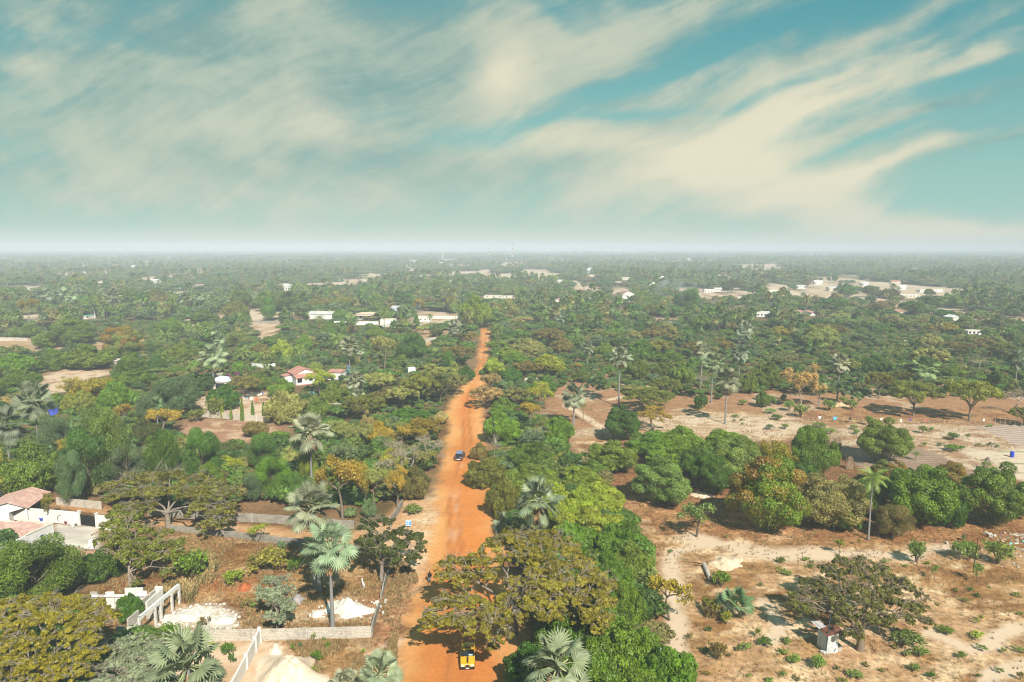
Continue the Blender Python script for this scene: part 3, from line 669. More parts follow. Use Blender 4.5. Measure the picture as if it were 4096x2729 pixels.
def soil_mat():
    m_ = bpy.data.materials.new('soil'); m_.use_nodes = True
    g = NG(m_.node_tree); b = m_.node_tree.nodes['Principled BSDF']
    a = g.n('ShaderNodeAttribute', attribute_name='soil'); t = g.n('ShaderNodeTexCoord'); P = t.outputs['Object']
    f1 = g.noise(P, 1.4, 6, .65); f2 = g.noise(P, 7.0, 3, .6); f3 = g.noise(P, .35, 4, .6)
    k = g.m('ADD', g.m('ADD', g.m('MULTIPLY', g.m('SUBTRACT', f1, .5), 1.0), g.m('MULTIPLY', g.m('SUBTRACT', f2, .5), .7)), g.m('MULTIPLY', g.m('SUBTRACT', f3, .5), .5))
    lit_ = a.outputs['Alpha']
    k = g.m('MINIMUM', g.m('MAXIMUM', g.m('ADD', g.m('MULTIPLY', k, g.m('ADD', g.m('MULTIPLY', lit_, 3.0), .12)), 1.0), .38), 1.7)
    sc = g.n('ShaderNodeVectorMath', operation='SCALE'); g.put(sc.inputs[0], a.outputs['Color']); g.put(sc.inputs[3], k)
    v = g.n('ShaderNodeTexVoronoi'); g.put(v.inputs['Vector'], P); v.inputs['Scale'].default_value = 4.2
    vs = g.n('ShaderNodeSeparateColor'); g.put(vs.inputs[0], v.outputs['Color'])
    dead = g.m('MULTIPLY', g.m('MULTIPLY', g.ss(v.outputs['Distance'], .34, .22), g.ss(vs.outputs[0], .45, .75)), g.m('MULTIPLY', lit_, .75))
    leafc = g.mix(vs.outputs[1], (.20, .085, .03), (.55, .36, .17))
    g.put(b.inputs['Base Color'], g.mix(dead, sc.outputs[0], leafc))
    b.inputs['Roughness'].default_value = .95; b.inputs['Specular IOR Level'].default_value = .1
    bp = g.n('ShaderNodeBump'); bp.inputs['Strength'].default_value = .5; bp.inputs['Distance'].default_value = .15
    g.put(bp.inputs['Height'], g.m('ADD', g.m('MULTIPLY', f1, .7), g.m('MULTIPLY', f2, .3))); g.put(b.inputs['Normal'], bp.outputs[0])
    return m_
SOIL = soil_mat()
def geo(a, first, n, k): 
    out = [a]; s = first
    for _ in range(n): out.append(out[-1] + s); s *= k
    return out
def build_ground():
    st = .8
    xs = np.arange(-250, 250.01, st); ext = np.array(geo(250, 2, 42, 1.16))[1:]; xs = np.concatenate([-ext[::-1], xs, ext])
    ys = np.arange(48, 330.01, st); ye = np.array(geo(ys[-1], 1.2, 62, 1.10))[1:]; yb = 48 - np.array([3, 10, 30, 80, 200, 600, 2000.]); ys = np.concatenate([yb[::-1], ys, ye])
    X, Y = np.meshgrid(xs, ys); nx, ny = len(xs), len(ys)
    col, lit, reg = soil(X, Y)
    near = (1 - sstep(np.abs(X), 200, 250)) * (1 - sstep(Y, 280, 330))
    Z = ((fbm(X, Y, 14, 3) - .5) * .30 + (fbm(X + 50, Y, 2.4, 3) - .5) * .16 * lit) * near
    Z -= .05
    V = np.stack([X, Y, Z], -1).reshape(-1, 3); A = np.concatenate([col * .86, lit[..., None]], -1).reshape(-1, 4)
    i = np.arange(nx - 1)[None, :] + np.arange(ny - 1)[:, None] * nx; Q = np.stack([i, i + 1, i + 1 + nx, i + nx], -1)
    def fm(k): return reg[k][:-1, :-1]
    masks = {}; rest = np.ones((ny - 1, nx - 1), bool)
    for nm, k in (('road', 'road'), ('courtyard', 'court'), ('side_road', 'lane'), ('ploughed_field', 'plow'), ('vegetable_beds', 'beds'), ('footpath', 'trail')):
        masks[nm] = fm(k) & rest; rest &= ~masks[nm]
    masks['ground'] = rest
    for nm, mk in masks.items():
        q = Q[mk]; used, inv = np.unique(q, return_inverse=True); q = inv.reshape(-1, 4)
        me = mesh_np(nm, V[used], q, SOIL, smooth=True); a = me.attributes.new('soil', 'FLOAT_COLOR', 'POINT'); a.data.foreach_set('color', A[used].astype(np.float32).ravel())
        tag(put(nm, me), kind='structure')
build_ground()
# ------------------------------------------------------------------ builders for walls, houses and small objects
FR.update({'p': (1100, 1440, 7.84), 'q': (800, 1480, 4.073), 'r': (340, 2320, 3.2024), 't': (0, 1980, 2.802)})
BUILT = []
class MB:
    """mesh builder: boxes, bars, prisms into one mesh"""
    def __init__(s): s.v = []; s.f = []; s.m = []
    def quad(s, *p, m=0): o = len(s.v); s.v += [tuple(q) for q in p]; s.f.append(tuple(range(o, o + len(p)))); s.m.append(m); return s
    def box(s, x0, x1, y0, y1, z0, z1, m=0, tr=None):
        P = [(x, y, z) for z in (z0, z1) for x, y in ((x0, y0), (x1, y0), (x1, y1), (x0, y1))]
        if tr: P = [tr(*p) for p in P]
        o = len(s.v); s.v += P
        for f in ((3, 2, 1, 0), (4, 5, 6, 7), (0, 1, 5, 4), (1, 2, 6, 5), (2, 3, 7, 6), (3, 0, 4, 7)): s.f.append(tuple(o + i for i in f)); s.m.append(m)
        return s
    def tube(s, p0, p1, r0, r1=None, n=8, m=0, cap=True):
        r1 = r0 if r1 is None else r1; p0 = Vector(p0); p1 = Vector(p1); d = (p1 - p0).normalized(); a = Vector((0, 0, 1)) if abs(d.z) < .9 else Vector((1, 0, 0)); u = d.cross(a).normalized(); v = d.cross(u); o = len(s.v)
        for p, r_ in ((p0, r0), (p1, r1)):
            for i in range(n): t = i / n * 6.28318; s.v.append(tuple(p + (u * math.cos(t) + v * math.sin(t)) * r_))
        for i in range(n): j = (i + 1) % n; s.f.append((o + i, o + i + n, o + j + n, o + j)); s.m.append(m)
        if cap: s.f.append(tuple(o + i for i in range(n))); s.m.append(m); s.f.append(tuple(o + n + i for i in reversed(range(n)))); s.m.append(m)
        return s
    def loft(s, rings, m=0, cap=True):
        o = len(s.v); n = len(rings[0])
        for R_ in rings: s.v += [tuple(p) for p in R_]
        for k in range(len(rings) - 1):
            for i in range(n): j = (i + 1) % n; s.f.append((o + k * n + i, o + k * n + j, o + (k + 1) * n + j, o + (k + 1) * n + i)); s.m.append(m)
        if cap: s.f.append(tuple(o + i for i in reversed(range(n)))); s.m.append(m); s.f.append(tuple(o + (len(rings) - 1) * n + i for i in range(n))); s.m.append(m)
        return s
    def build(s, name, mats, parent=None, loc=(0, 0, 0), rz=0.0, smooth=False, bevel=0.0):
        me = bpy.data.meshes.new(name); me.from_pydata(s.v, [], s.f)
        for m_ in (mats if isinstance(mats, (list, tuple)) else [mats]): me.materials.append(m_)
        me.polygons.foreach_set('material_index', s.m); me.update()
        bm = bmesh.new(); bm.from_mesh(me); bmesh.ops.recalc_face_normals(bm, faces=bm.faces)
        if bevel: bmesh.ops.remove_doubles(bm, verts=bm.verts, dist=1e-4); bmesh.ops.bevel(bm, geom=list(bm.edges), offset=bevel, segments=2, affect='EDGES', clamp_overlap=True)
        bm.to_mesh(me); bm.free()
        if smooth: me.polygons.foreach_set('use_smooth', [True] * len(me.polygons))
        return put(name, me, parent, loc, rz)
import bmesh
def block_mat(name, c1, c2, mortar, stain=.35, scale=1.0):
    m_ = bpy.data.materials.new(name); m_.use_nodes = True; g = NG(m_.node_tree); b = m_.node_tree.nodes['Principled BSDF']; t = g.n('ShaderNodeTexCoord')
    br = g.n('ShaderNodeTexBrick'); g.put(br.inputs['Vector'], t.outputs['UV']); br.inputs['Scale'].default_value = scale
    br.inputs['Brick Width'].default_value = .45; br.inputs['Row Height'].default_value = .22; br.inputs['Mortar Size'].default_value = .018
    for k, v in (('Color1', c1), ('Color2', c2), ('Mortar', mortar)): br.inputs[k].default_value = (*v, 1)
    n = g.noise(t.outputs['Object'], .7, 6, .65); n2 = g.noise(t.outputs['Object'], 3, 4, .6)
    sx_ = g.n('ShaderNodeSeparateXYZ'); g.put(sx_.inputs[0], t.outputs['UV'])
    f = g.m('MULTIPLY', g.ss(g.m('ADD', g.m('MULTIPLY', n, .6), g.m('MULTIPLY', n2, .4)), .46, .66), stain * 2, clamp=True)
    g.put(b.inputs['Base Color'], g.mix(f, br.outputs[0], tuple(x * .45 for x in c1))); b.inputs['Roughness'].default_value = .92; b.inputs['Specular IOR Level'].default_value = .1
    return m_
WHITE = mat('white_plaster', (.70, .69, .67), var=.16, scale=1.2); CREAM = mat('cream_plaster', (.66, .60, .50), var=.18, scale=.8)
PINKT = mat('red_tiles', (.46, .22, .17), var=.22, scale=2.5); TIN = mat('tin_roof', (.52, .50, .48), var=.22, scale=.8); TAN = mat('tan_roof', (.58, .45, .34), var=.2, scale=.6)
RUST = mat('rusty_tin', (.16, .065, .04), var=.45, scale=3); BLACK = mat('dark_metal', (.015, .014, .014), rough=.5); GLASS = mat('dark_glass', (.02, .025, .03), rough=.12, spec=.6)
CONC = mat('concrete', (.62, .58, .53), var=.18, scale=1.5); GREYW = mat('grey_wall', (.44, .40, .35), var=.3, scale=.8); WOOD = mat('old_wood', (.30, .21, .14), var=.4, scale=8)
BLOCK = block_mat('block_wall', (.60, .54, .46), (.50, .44, .37), (.30, .26, .21)); BLOCKD = block_mat('stained_block_wall', (.36, .33, .28), (.29, .26, .22), (.18, .16, .13), .5)
BLOCKW = block_mat('white_block_wall', (.74, .71, .66), (.66, .63, .58), (.55, .52, .47), .15); PLASW = block_mat('whitewashed_wall', (.72, .71, .68), (.70, .69, .66), (.66, .65, .62), .18)
BLUEROOF = mat('bluish_tin', (.55, .62, .72), var=.15, scale=.5)
def ribbon(name, pts, hs, th, m_, parent=None, ragged=0.0, seed=1, z0=-.15, step=1.0):
    """a wall along a polyline, mitred at its corners, one watertight mesh with running bond coordinates"""
    P = [Vector((float(p[0]), float(p[1]))) for p in pts]; H = list(hs) if isinstance(hs, (list, tuple)) else [hs] * len(P); r = random.Random(seed)
    Q, HH = [], []
    for i in range(len(P) - 1):
        n = max(1, int((P[i + 1] - P[i]).length / step)) if ragged else 1
        for k in range(n):
            t = k / n; Q.append(P[i].lerp(P[i + 1], t)); HH.append(H[i] * (1 - t) + H[i + 1] * t - (r.random() ** 3) * ragged * (1 if (i or k) else 0))
    Q.append(P[-1]); HH.append(H[-1]); me = bpy.data.meshes.new(name); V, Fc, UV = [], [], []; L = 0; LL = []
    for i, q in enumerate(Q):
        d = (Q[min(i + 1, len(Q) - 1)] - q); e = (q - Q[max(i - 1, 0)]); d = d.normalized() if d.length > 0 else e.normalized(); e = e.normalized() if e.length > 0 else d
        n1 = Vector((-d.y, d.x)); n2 = Vector((-e.y, e.x)); n = (n1 + n2).normalized(); k = 1 / max(.5, n.dot(n1)); L += (q - Q[i - 1]).length if i else 0; LL.append(L)
        for s_ in (1, -1):
            for z in (z0, HH[i]): V.append((q.x + n.x * th / 2 * k * s_, q.y + n.y * th / 2 * k * s_, z))
    def f(a, uv): Fc.append(a); UV.extend(uv)
    for i in range(len(Q) - 1):
        a = i * 4; b = a + 4
        f((a + 1, a, b, b + 1), [(LL[i], HH[i]), (LL[i], z0), (LL[i + 1], z0), (LL[i + 1], HH[i + 1])]); f((a + 2, a + 3, b + 3, b + 2), [(LL[i], z0), (LL[i], HH[i]), (LL[i + 1], HH[i + 1]), (LL[i + 1], z0)])
        f((a + 3, a + 1, b + 1, b + 3), [(LL[i], 0), (LL[i], .2), (LL[i + 1], .2), (LL[i + 1], 0)])
    e = (len(Q) - 1) * 4; f((0, 1, 3, 2), [(0, 0), (0, 1), (.2, 1), (.2, 0)]); f((e + 1, e, e + 2, e + 3), [(0, 0), (0, 1), (.2, 1), (.2, 0)])
    me.from_pydata(V, [], Fc); uv = me.uv_layers.new(name='UVMap')
    for i, c in enumerate(UV): uv.data[i].uv = c
    me.materials.append(m_); bm = bmesh.new(); bm.from_mesh(me); bmesh.ops.recalc_face_normals(bm, faces=bm.faces); bm.to_mesh(me); bm.free()
    return put(name, me, parent)
def gpl(fr, pts): return [gp(fr, *p) for p in pts]
def wall(name, fr, pts, h, th, m_, label, ragged=0.0, seed=1, pillars=0, cap=None, group=None):
    P = gpl(fr, pts); 
    o = ribbon(name, P, h, th, m_, ragged=ragged, seed=seed)
    tag(o, label, 'wall', group)
    if pillars:
        hh = h if not isinstance(h, (list, tuple)) else h[0]; mb = []
        for i in range(len(P) - 1):
            a, b = Vector(P[i]), Vector(P[i + 1]); n = max(1, int((b - a).length / pillars)); ang = math.atan2(b.y - a.y, b.x - a.x)
            for k in range(1, n): q = a.lerp(b, k / n); MB().box(-.14, .14, -th / 2 - .05, th / 2 + .05, -.2, hh + .06).build('pillar', cap or m_, o, tuple(q), ang)
    BUILT.append((float(np.mean([p[0] for p in P])), float(np.mean([p[1] for p in P])), 3, 3)) if P[0][1] < 60 else None
    return o
def heap(name, fr, x, y, wpx, dm, h, m_, label, cat, seed=1, kind=None, rough=.25, flat=1.0):
    """an uneven loose heap; x,y its centre on the ground"""
    c = gp(fr, x, y); wm = wpx / FR[fr][2] * depth(c) / F; r = np.random.default_rng(seed); n = 34; k = 15
    a = np.arange(n) / n * 6.2832; V = [(0, 0, h)]; prof = 1 + .22 * np.sin(a * 2 + seed) + .14 * np.sin(a * 5 + seed * 3) + r.normal(0, .05, n)
    for j in range(1, k + 1):
        t = j / k; zz = h * (1 - sstep(np.array(t), 0, 1.02) ** flat); 
        for i in range(n):
            rx = t * prof[i] ** (t); x_, y_ = math.cos(a[i]) * rx * wm / 2, math.sin(a[i]) * rx * dm / 2
            z = zz * (1 + rough * (vnoise(np.array(x_ * 1.3 + seed * 9), np.array(y_ * 1.3)) - .5) * 2) + .12 * h * (vnoise(np.array(x_ * 4.), np.array(y_ * 4. + seed)) - .5) * (1 - t) - .12 * (t > .99)
            V.append((x_, y_, float(z)))
    Fc = [(0, 1 + i, 1 + (i + 1) % n) for i in range(n)]
    for j in range(k - 1):
        for i in range(n): a0 = 1 + j * n + i; a1 = 1 + j * n + (i + 1) % n; Fc.append((a0, a0 + n, a1 + n, a1))
    me = bpy.data.meshes.new(name); me.from_pydata(V, [], Fc); me.materials.append(m_); me.polygons.foreach_set('use_smooth', [True] * len(Fc)); return tag(put(name, me, loc=(c[0], c[1], 0)), label, cat, kind=kind)
def house(fr, x, y, W, D, H, rot, label, wm=None, rm=None, roof='gable', rh=1.2, ridge='x', over=.35, wins=(), name='house', cat='house', centre=True, clear=14, wpx=None, z0=-.2, porch=None):
    wm = wm or WHITE; rm = rm or TIN; c = gp(fr, x, y)
    if wpx: W = wpx / FR[fr][2] * depth(c) / F
    root = empty(name, (c[0], c[1], 0), label, cat, rz=R(rot)); x0 = -W / 2 if centre else 0; x1 = x0 + W
    b = MB()
    b.quad((x0, 0, z0), (x1, 0, z0), (x1, 0, H), (x0, 0, H)); b.quad((x1, D, z0), (x0, D, z0), (x0, D, H), (x1, D, H)); b.quad((x0, D, z0), (x0, 0, z0), (x0, 0, H), (x0, D, H)); b.quad((x1, 0, z0), (x1, D, z0), (x1, D, H), (x1, 0, H))
    xm, ym = (x0 + x1) / 2, D / 2
    if roof == 'gable' and ridge == 'x': b.quad((x0, 0, H), (x0, ym, H + rh), (x0, D, H)); b.quad((x1, 0, H), (x1, D, H), (x1, ym, H + rh))
    if roof == 'gable' and ridge == 'y': b.quad((x0, 0, H), (x1, 0, H), (xm, 0, H + rh)); b.quad((x1, D, H), (x0, D, H), (xm, D, H + rh))
    b.build('wall', wm, root); q = MB(); o = over; t = .10
    def slab(*P):
        q.quad(*P); q.quad(*[(a, b_, c_ + t) for a, b_, c_ in reversed(P)]); n = len(P)
        for i in range(n): A, B = P[i], P[(i + 1) % n]; q.quad(A, B, (B[0], B[1], B[2] + t), (A[0], A[1], A[2] + t))
    e = .02
    if roof == 'gable' and ridge == 'x':
        k = rh / ym; slab((x0 - o, -o, H - o * k + e), (x1 + o, -o, H - o * k + e), (x1 + o, ym, H + rh + e), (x0 - o, ym, H + rh + e)); slab((x1 + o, D + o, H - o * k + e), (x0 - o, D + o, H - o * k + e), (x0 - o, ym + .001, H + rh + e), (x1 + o, ym + .001, H + rh + e))
    elif roof == 'gable':
        k = rh / (W / 2); slab((x0 - o, D + o, H - o * k + e), (x0 - o, -o, H - o * k + e), (xm, -o, H + rh + e), (xm, D + o, H + rh + e)); slab((x1 + o, -o, H - o * k + e), (x1 + o, D + o, H - o * k + e), (xm + .001, D + o, H + rh + e), (xm + .001, -o, H + rh + e))
    elif roof == 'hip':
        i = min(W, D) / 2; ra = (x0 + i, ym if W > D else i, H + rh); rb = (x1 - i, ym if W > D else D - i, H + rh)
        if W <= D: ra = (xm, i, H + rh); rb = (xm, D - i, H + rh)
        A, B, C_, D_ = (x0 - o, -o, H + e), (x1 + o, -o, H + e), (x1 + o, D + o, H + e), (x0 - o, D + o, H + e)
        if W > D: q.quad(A, B, rb, ra); q.quad(B, C_, rb); q.quad(C_, D_, ra, rb); q.quad(D_, A, ra)
        else: q.quad(A, B, ra); q.quad(B, C_, rb, ra); q.quad(C_, D_, rb); q.quad(D_, A, ra, rb)
        q.quad(D_, C_, B, A)
    elif roof == 'mono': slab((x0 - o, -o, H + e), (x1 + o, -o, H + e), (x1 + o, D + o, H + rh + e), (x0 - o, D + o, H + rh + e)); b2 = MB(); b2.quad((x0, D, H), (x1, D, H), (x1, D, H + rh), (x0, D, H + rh)); b2.quad((x0, 0, H), (x0, D, H), (x0, D, H + rh)); b2.quad((x1, 0, H), (x1, D, H + rh), (x1, D, H)); b2.build('gable_wall', wm, root)
    else: q.box(x0 - o * .3, x1 + o * .3, -o * .3, D + o * .3, H + e, H + .22)
    q.build('roof', rm, root)
    for (face, u, v, ww, hh, kind) in wins:       # face f(ront) r(ight) l(eft); u along it 0..1, v sill height
        m2 = MB(); g2 = MB()
        if face == 'f': cx_ = x0 + u * W; m2.box(cx_ - ww / 2 - .08, cx_ + ww / 2 + .08, -.06, .04, v - .08, v + hh + .08); g2.box(cx_ - ww / 2, cx_ + ww / 2, -.075, -.062, v, v + hh)
        elif face == 'r': cy_ = u * D; m2.box(x1 - .04, x1 + .06, cy_ - ww / 2 - .08, cy_ + ww / 2 + .08, v - .08, v + hh + .08); g2.box(x1 + .062, x1 + .075, cy_ - ww / 2, cy_ + ww / 2, v, v + hh)
        else: cy_ = u * D; m2.box(x0 - .06, x0 + .04, cy_ - ww / 2 - .08, cy_ + ww / 2 + .08, v - .08, v + hh + .08); g2.box(x0 - .075, x0 - .062, cy_ - ww / 2, cy_ + ww / 2, v, v + hh)
        fo = m2.build('door' if kind == 'd' else 'window', CREAM if kind != 'd' else WOOD, root); g2.build('pane' if kind != 'd' else 'door_panel', GLASS if kind != 'd' else BLACK, fo)
    if porch:
        (pd, ph, pm) = porch; p_ = MB(); p_.box(x0 - .2, x1 + .2, -pd, -.02, ph, ph + .12); p_.build('porch_roof', pm, root)
        n = max(2, int(W / 3)); 
        for i in range(n + 1): MB().tube((x0 + i * W / n, -pd + .15, z0), (x0 + i * W / n, -pd + .15, ph), .1).build('porch_post', WHITE, root)
    rr = max(W, D) * .62; BUILT.append((c[0], c[1] + D / 2, rr, rr + clear)); return root
def row(n, v, w_, h, face='f', a=.1, b=.9, kind='w'): return [(face, a + (b - a) * i / max(1, n - 1), v, w_, h, kind) for i in range(n)]

# ---------------- the walled lane, the plot and the house on the left
wall('compound_wall', 't', [(45, 262), (300, 283), (600, 305), (893, 333)], 2.35, .22, PLASW, 'long white compound wall left of the black gate', cap=WHITE)
wall('compound_wall', 't', [(1098, 365), (1180, 378), (1300, 402)], 2.4, .22, PLASW, 'short white wall right of the black gate')
g0, g1 = gp('t', 905, 335), gp('t', 1085, 362)
gate = empty('gate', (float(g0[0]), float(g0[1]), 0), 'black double leaf metal gate with arched bars on top', 'gate', rz=math.atan2(g1[1] - g0[1], g1[0] - g0[0])); GW = float(np.hypot(*(g1 - g0)[:2]))
for s_ in (0, 1):
    MB().box(-.25 if s_ == 0 else GW - .05, .05 if s_ == 0 else GW + .25, -.2, .2, -.2, 2.55).box(-.32 if s_ == 0 else GW - .12, .12 if s_ == 0 else GW + .32, -.27, .27, 2.552, 2.68).build('gate_post', WHITE, gate)
    xa, xb = (.08, GW / 2 - .03) if s_ == 0 else (GW / 2 + .03, GW - .08); b = MB().box(xa, xb, -.03, .03, .1, 1.95)
    for i in range(7): q = xa + (xb - xa) * (i + .5) / 7; b.box(q - .02, q + .02, -.05, .05, .15, 1.9)
    for i in range(8):
        a0, a1 = math.pi * i / 8, math.pi * (i + 1) / 8; cx_, rx = (xa + xb) / 2, (xb - xa) / 2; b.tube((cx_ - math.cos(a0) * rx, 0, 1.95 + math.sin(a0) * .55), (cx_ - math.cos(a1) * rx, 0, 1.95 + math.sin(a1) * .55), .03, n=5)
    for i in range(3): q = xa + (xb - xa) * (i + 1) / 4; b.tube((q, 0, 1.95), (q, 0, 1.95 + math.sin(math.acos((q - cx_) / rx)) * .55), .02, n=4)
    b.build('gate_leaf', BLACK, gate)
wall('lane_wall', 'a', [(430, 222), (520, 233), (770, 258)], 1.45, .2, BLOCK, 'worn block wall across the lane behind the black gate', pillars=3.2, cap=GREYW)
wall('lane_wall', 'a', [(1120, 300), (1400, 322), (1740, 345), (2080, 362), (2400, 392), (2680, 408)], 1.55, .2, BLOCKD, 'far stained wall of the side lane', ragged=.15, seed=4, pillars=3.5, cap=GREYW)
wall('lane_wall', 'a', [(1290, 420), (1500, 445), (1790, 478), (2080, 512), (2330, 535), (2620, 570), (2900, 620)], 1.15, .2, BLOCKD, 'near low wall of the side lane above the dry plot', ragged=.2, seed=5)
wall('plot_wall', 'b', [(-330, 1262), (0, 1250), (400, 1243), (800, 1234), (1108, 1224)], 1.45, .2, BLOCK, 'grey block wall along the front of the dry plot', ragged=.05, seed=6, pillars=3.0, cap=GREYW)
wall('plot_wall', 'b', [(1112, 1216), (1130, 1130), (1152, 1060), (1172, 985)], [1.4, 1.2, 1.1, .5], .2, BLOCKD, 'near half of the ruined roadside wall', ragged=.35, seed=7)
wall('plot_wall', 'b', [(1180, 935), (1200, 870), (1222, 790), (1248, 735)], [.6, 1.1, 1.2, 1.0], .2, BLOCKD, 'far half of the ruined roadside wall under the dark tree', ragged=.35, seed=8)
wall('broken_wall', 'b', [(1252, 396), (1290, 325), (1345, 232)], [1.9, 1.6, 1.3], .2, BLOCKD, 'leaning grey wall at the lane mouth beside the blue sign', ragged=.3, seed=9)
nw = wall('new_wall', 'b', [(262, 1262), (228, 1338), (160, 1472), (40, 1700)], 1.75, .2, BLOCKW, 'new white block wall running to the bottom edge')
for (x_, y_) in ((228, 1338), (160, 1472), (262, 1262)): MB().box(-.17, .17, -.17, .17, -.2, 1.98).build('pillar', WHITE, nw, tuple(gp('b', x_, y_)), R(60))
# blocks knocked off the wall
r = random.Random(3)
for i, (fr, x_, y_, lb) in enumerate([('b', 1215, 958, 'pale fallen block on the road side of the gap in the ruined wall'), ('b', 1196, 1052, 'pale fallen block right of the ruined wall'), ('b', 1150, 968, 'pale fallen block on the plot side of the gap'), ('b', 1172, 1000, 'pale block resting in the wall gap'),
                                     ('b', 20, 1168, 'left pale block lying on the front wall top'), ('b', 45, 1166, 'right pale block lying beside the front wall'), ('e', 1300, 520, 'pale stone block in front of the mango trees'), ('e', 1368, 565, 'stone block left of the twin shrubs'), ('e', 385, 1352, 'pale block at the foot of the pole'), ('e', 362, 1350, 'grey block left of the pole foot')]):
    P = gp(fr, x_, y_); tag(MB().box(-.28, .28, -.14, .14, 0, .26 + .08 * r.random()).build('block', CONC, None, tuple(P), r.random() * 3, bevel=.02), lb, 'block', 'loose blocks')
# house with red tiles
hr = gp('a', 415, 497); L1 = gp('a', 100, 650); L2 = gp('a', -60, 522); d1 = Vector(L1 - hr).normalized(); d2 = Vector(L2 - hr); d2 = (d2 - d1 * d2.dot(d1)).normalized(); HH = 3.1
house_l = empty('courtyard_house', (float(hr[0]), float(hr[1]), 0), 'white house with pinkish tiled roofs beside the paved courtyard', 'house')
def lp(u, v, z): q = d1 * u + d2 * v; return (q.x, q.y, z)
b = MB(); LA, LB = 13, 16; t_ = .3
for (u0, u1, v0, v1) in ((0, LA, 0, t_), (0, t_, t_, 7), (0.8, .8 + t_, 7, LB), (LA - t_, LA, t_, LB), (t_ + .8, LA - t_, LB - t_, LB), (t_, .8, 7 - t_, 7)): b.box(u0, u1, v0, v1, -.2, HH, tr=lp)
b.build('wall', WHITE, house_l)
b = MB()
for (u0, u1, v0, v1) in ((-.08, 5.2, -.08, t_ + .08), (-.08, t_ + .08, t_ + .08, 6.9), (.72, .8 + t_ + .08, 7.08, LB)): b.box(u0, u1, v0, v1, HH + .003, HH + .12, tr=lp)
b.build('parapet_coping', CREAM, house_l)
TILES = bpy.data.materials.new('roof_tiles'); TILES.use_nodes = True; g = NG(TILES.node_tree); tcx = g.n('ShaderNodeTexCoord'); wv = g.n('ShaderNodeTexWave'); wv.bands_direction = 'X'; mp = g.n('ShaderNodeMapping'); g.put(mp.inputs[0], tcx.outputs['Object']); mp.inputs['Rotation'].default_value = (0, 0, -math.atan2(d1.y, d1.x)); g.put(wv.inputs[0], mp.outputs[0]); wv.inputs['Scale'].default_value = 1.1; wv.inputs['Distortion'].default_value = .3
nn = g.noise(tcx.outputs['Object'], 1.2, 5, .6); bb = TILES.node_tree.nodes['Principled BSDF']; g.put(bb.inputs['Base Color'], g.mix(g.ss(nn, .4, .65), g.mix(wv.outputs[1], (.38, .19, .15), (.56, .34, .28)), (.60, .40, .34))); bb.inputs['Roughness'].default_value = .9
b = MB(); 
b.quad(lp(t_, t_, HH - .25), lp(LA - t_, t_, HH - 1.3), lp(LA - t_, 7.0, HH - .5), lp(t_, 7.0, HH + .0)); b.quad(lp(.8 + t_, 7.0, HH - .05), lp(LA - t_, 7.0, HH - .5), lp(LA - t_, LB - t_, HH - .5), lp(.8 + t_, LB - t_, HH - .05))
b.build('roof', TILES, house_l)
b = MB(); b.box(2.0, 2.75, -.05, .02, 1.25, 2.15, tr=lp); wd = b.build('window', WHITE, house_l); MB().box(2.08, 2.67, -.075, -.052, 1.32, 2.08, tr=lp).build('pane', mat('window_blue', (.05, .08, .22), rough=.2), wd)
MB().box(-.5, 6, -.6, -.003, -.1, .12, tr=lp).build('plinth', CREAM, house_l)
P2 = gp('a', -130, 372); P3 = gp('a', 212, 352); d3 = Vector(P3 - P2).normalized(); n3 = Vector((-d3.y, d3.x, 0)); WW = float(np.hypot(*(P3 - P2)[:2]))
def l2(u, v, z): q = Vector(P2 - hr) + d3 * u + n3 * v; return (q.x, q.y, z)
b = MB(); hg = 2.7; ap = .42 * WW
b.quad(l2(0, 0, -.2), l2(WW * .6, 0, -.2), l2(WW * .6, 0, hg), l2(0, 0, hg)); b.quad(l2(WW * .6, 0, 1.9), l2(WW * .6, 0, hg), l2(WW, 0, hg)); b.quad(l2(WW - .3, 0, -.2), l2(WW, 0, -.2), l2(WW, 0, hg), l2(WW - .3, 0, hg - .08))
b.quad(l2(0, 0, hg), l2(WW, 0, hg), l2(WW * .6, 0, hg + 1.1)); b.quad(l2(WW, 0, -.2), l2(WW, .3, -.2), l2(WW, .3, hg), l2(WW, 0, hg)); b.quad(l2(0, 8, -.2), l2(WW, 8, -.2), l2(WW, 8, hg), l2(0, 8, hg)); b.quad(l2(WW * .6, .1, -.2), l2(WW * .6, 8, -.2), l2(WW * .6, 8, hg), l2(WW * .6, .1, hg))
b.build('gable_wall', WHITE, house_l)
b = MB(); b.quad(l2(-.3, -.35, hg - .1), l2(WW * .6, -.35, hg + 1.13), l2(WW * .6, 8.3, hg + 1.13), l2(-.3, 8.3, hg - .1)); b.quad(l2(WW * .6, -.35, hg + 1.13), l2(WW + .4, -.35, hg - .08), l2(WW + .4, 8.3, hg - .08), l2(WW * .6, 8.3, hg + 1.13)); b.build('porch_roof', TILES, house_l)
MB().box(WW * .72, WW * .82, .8, 1.4, -.1, .75, tr=l2).build('bench', CREAM, house_l)
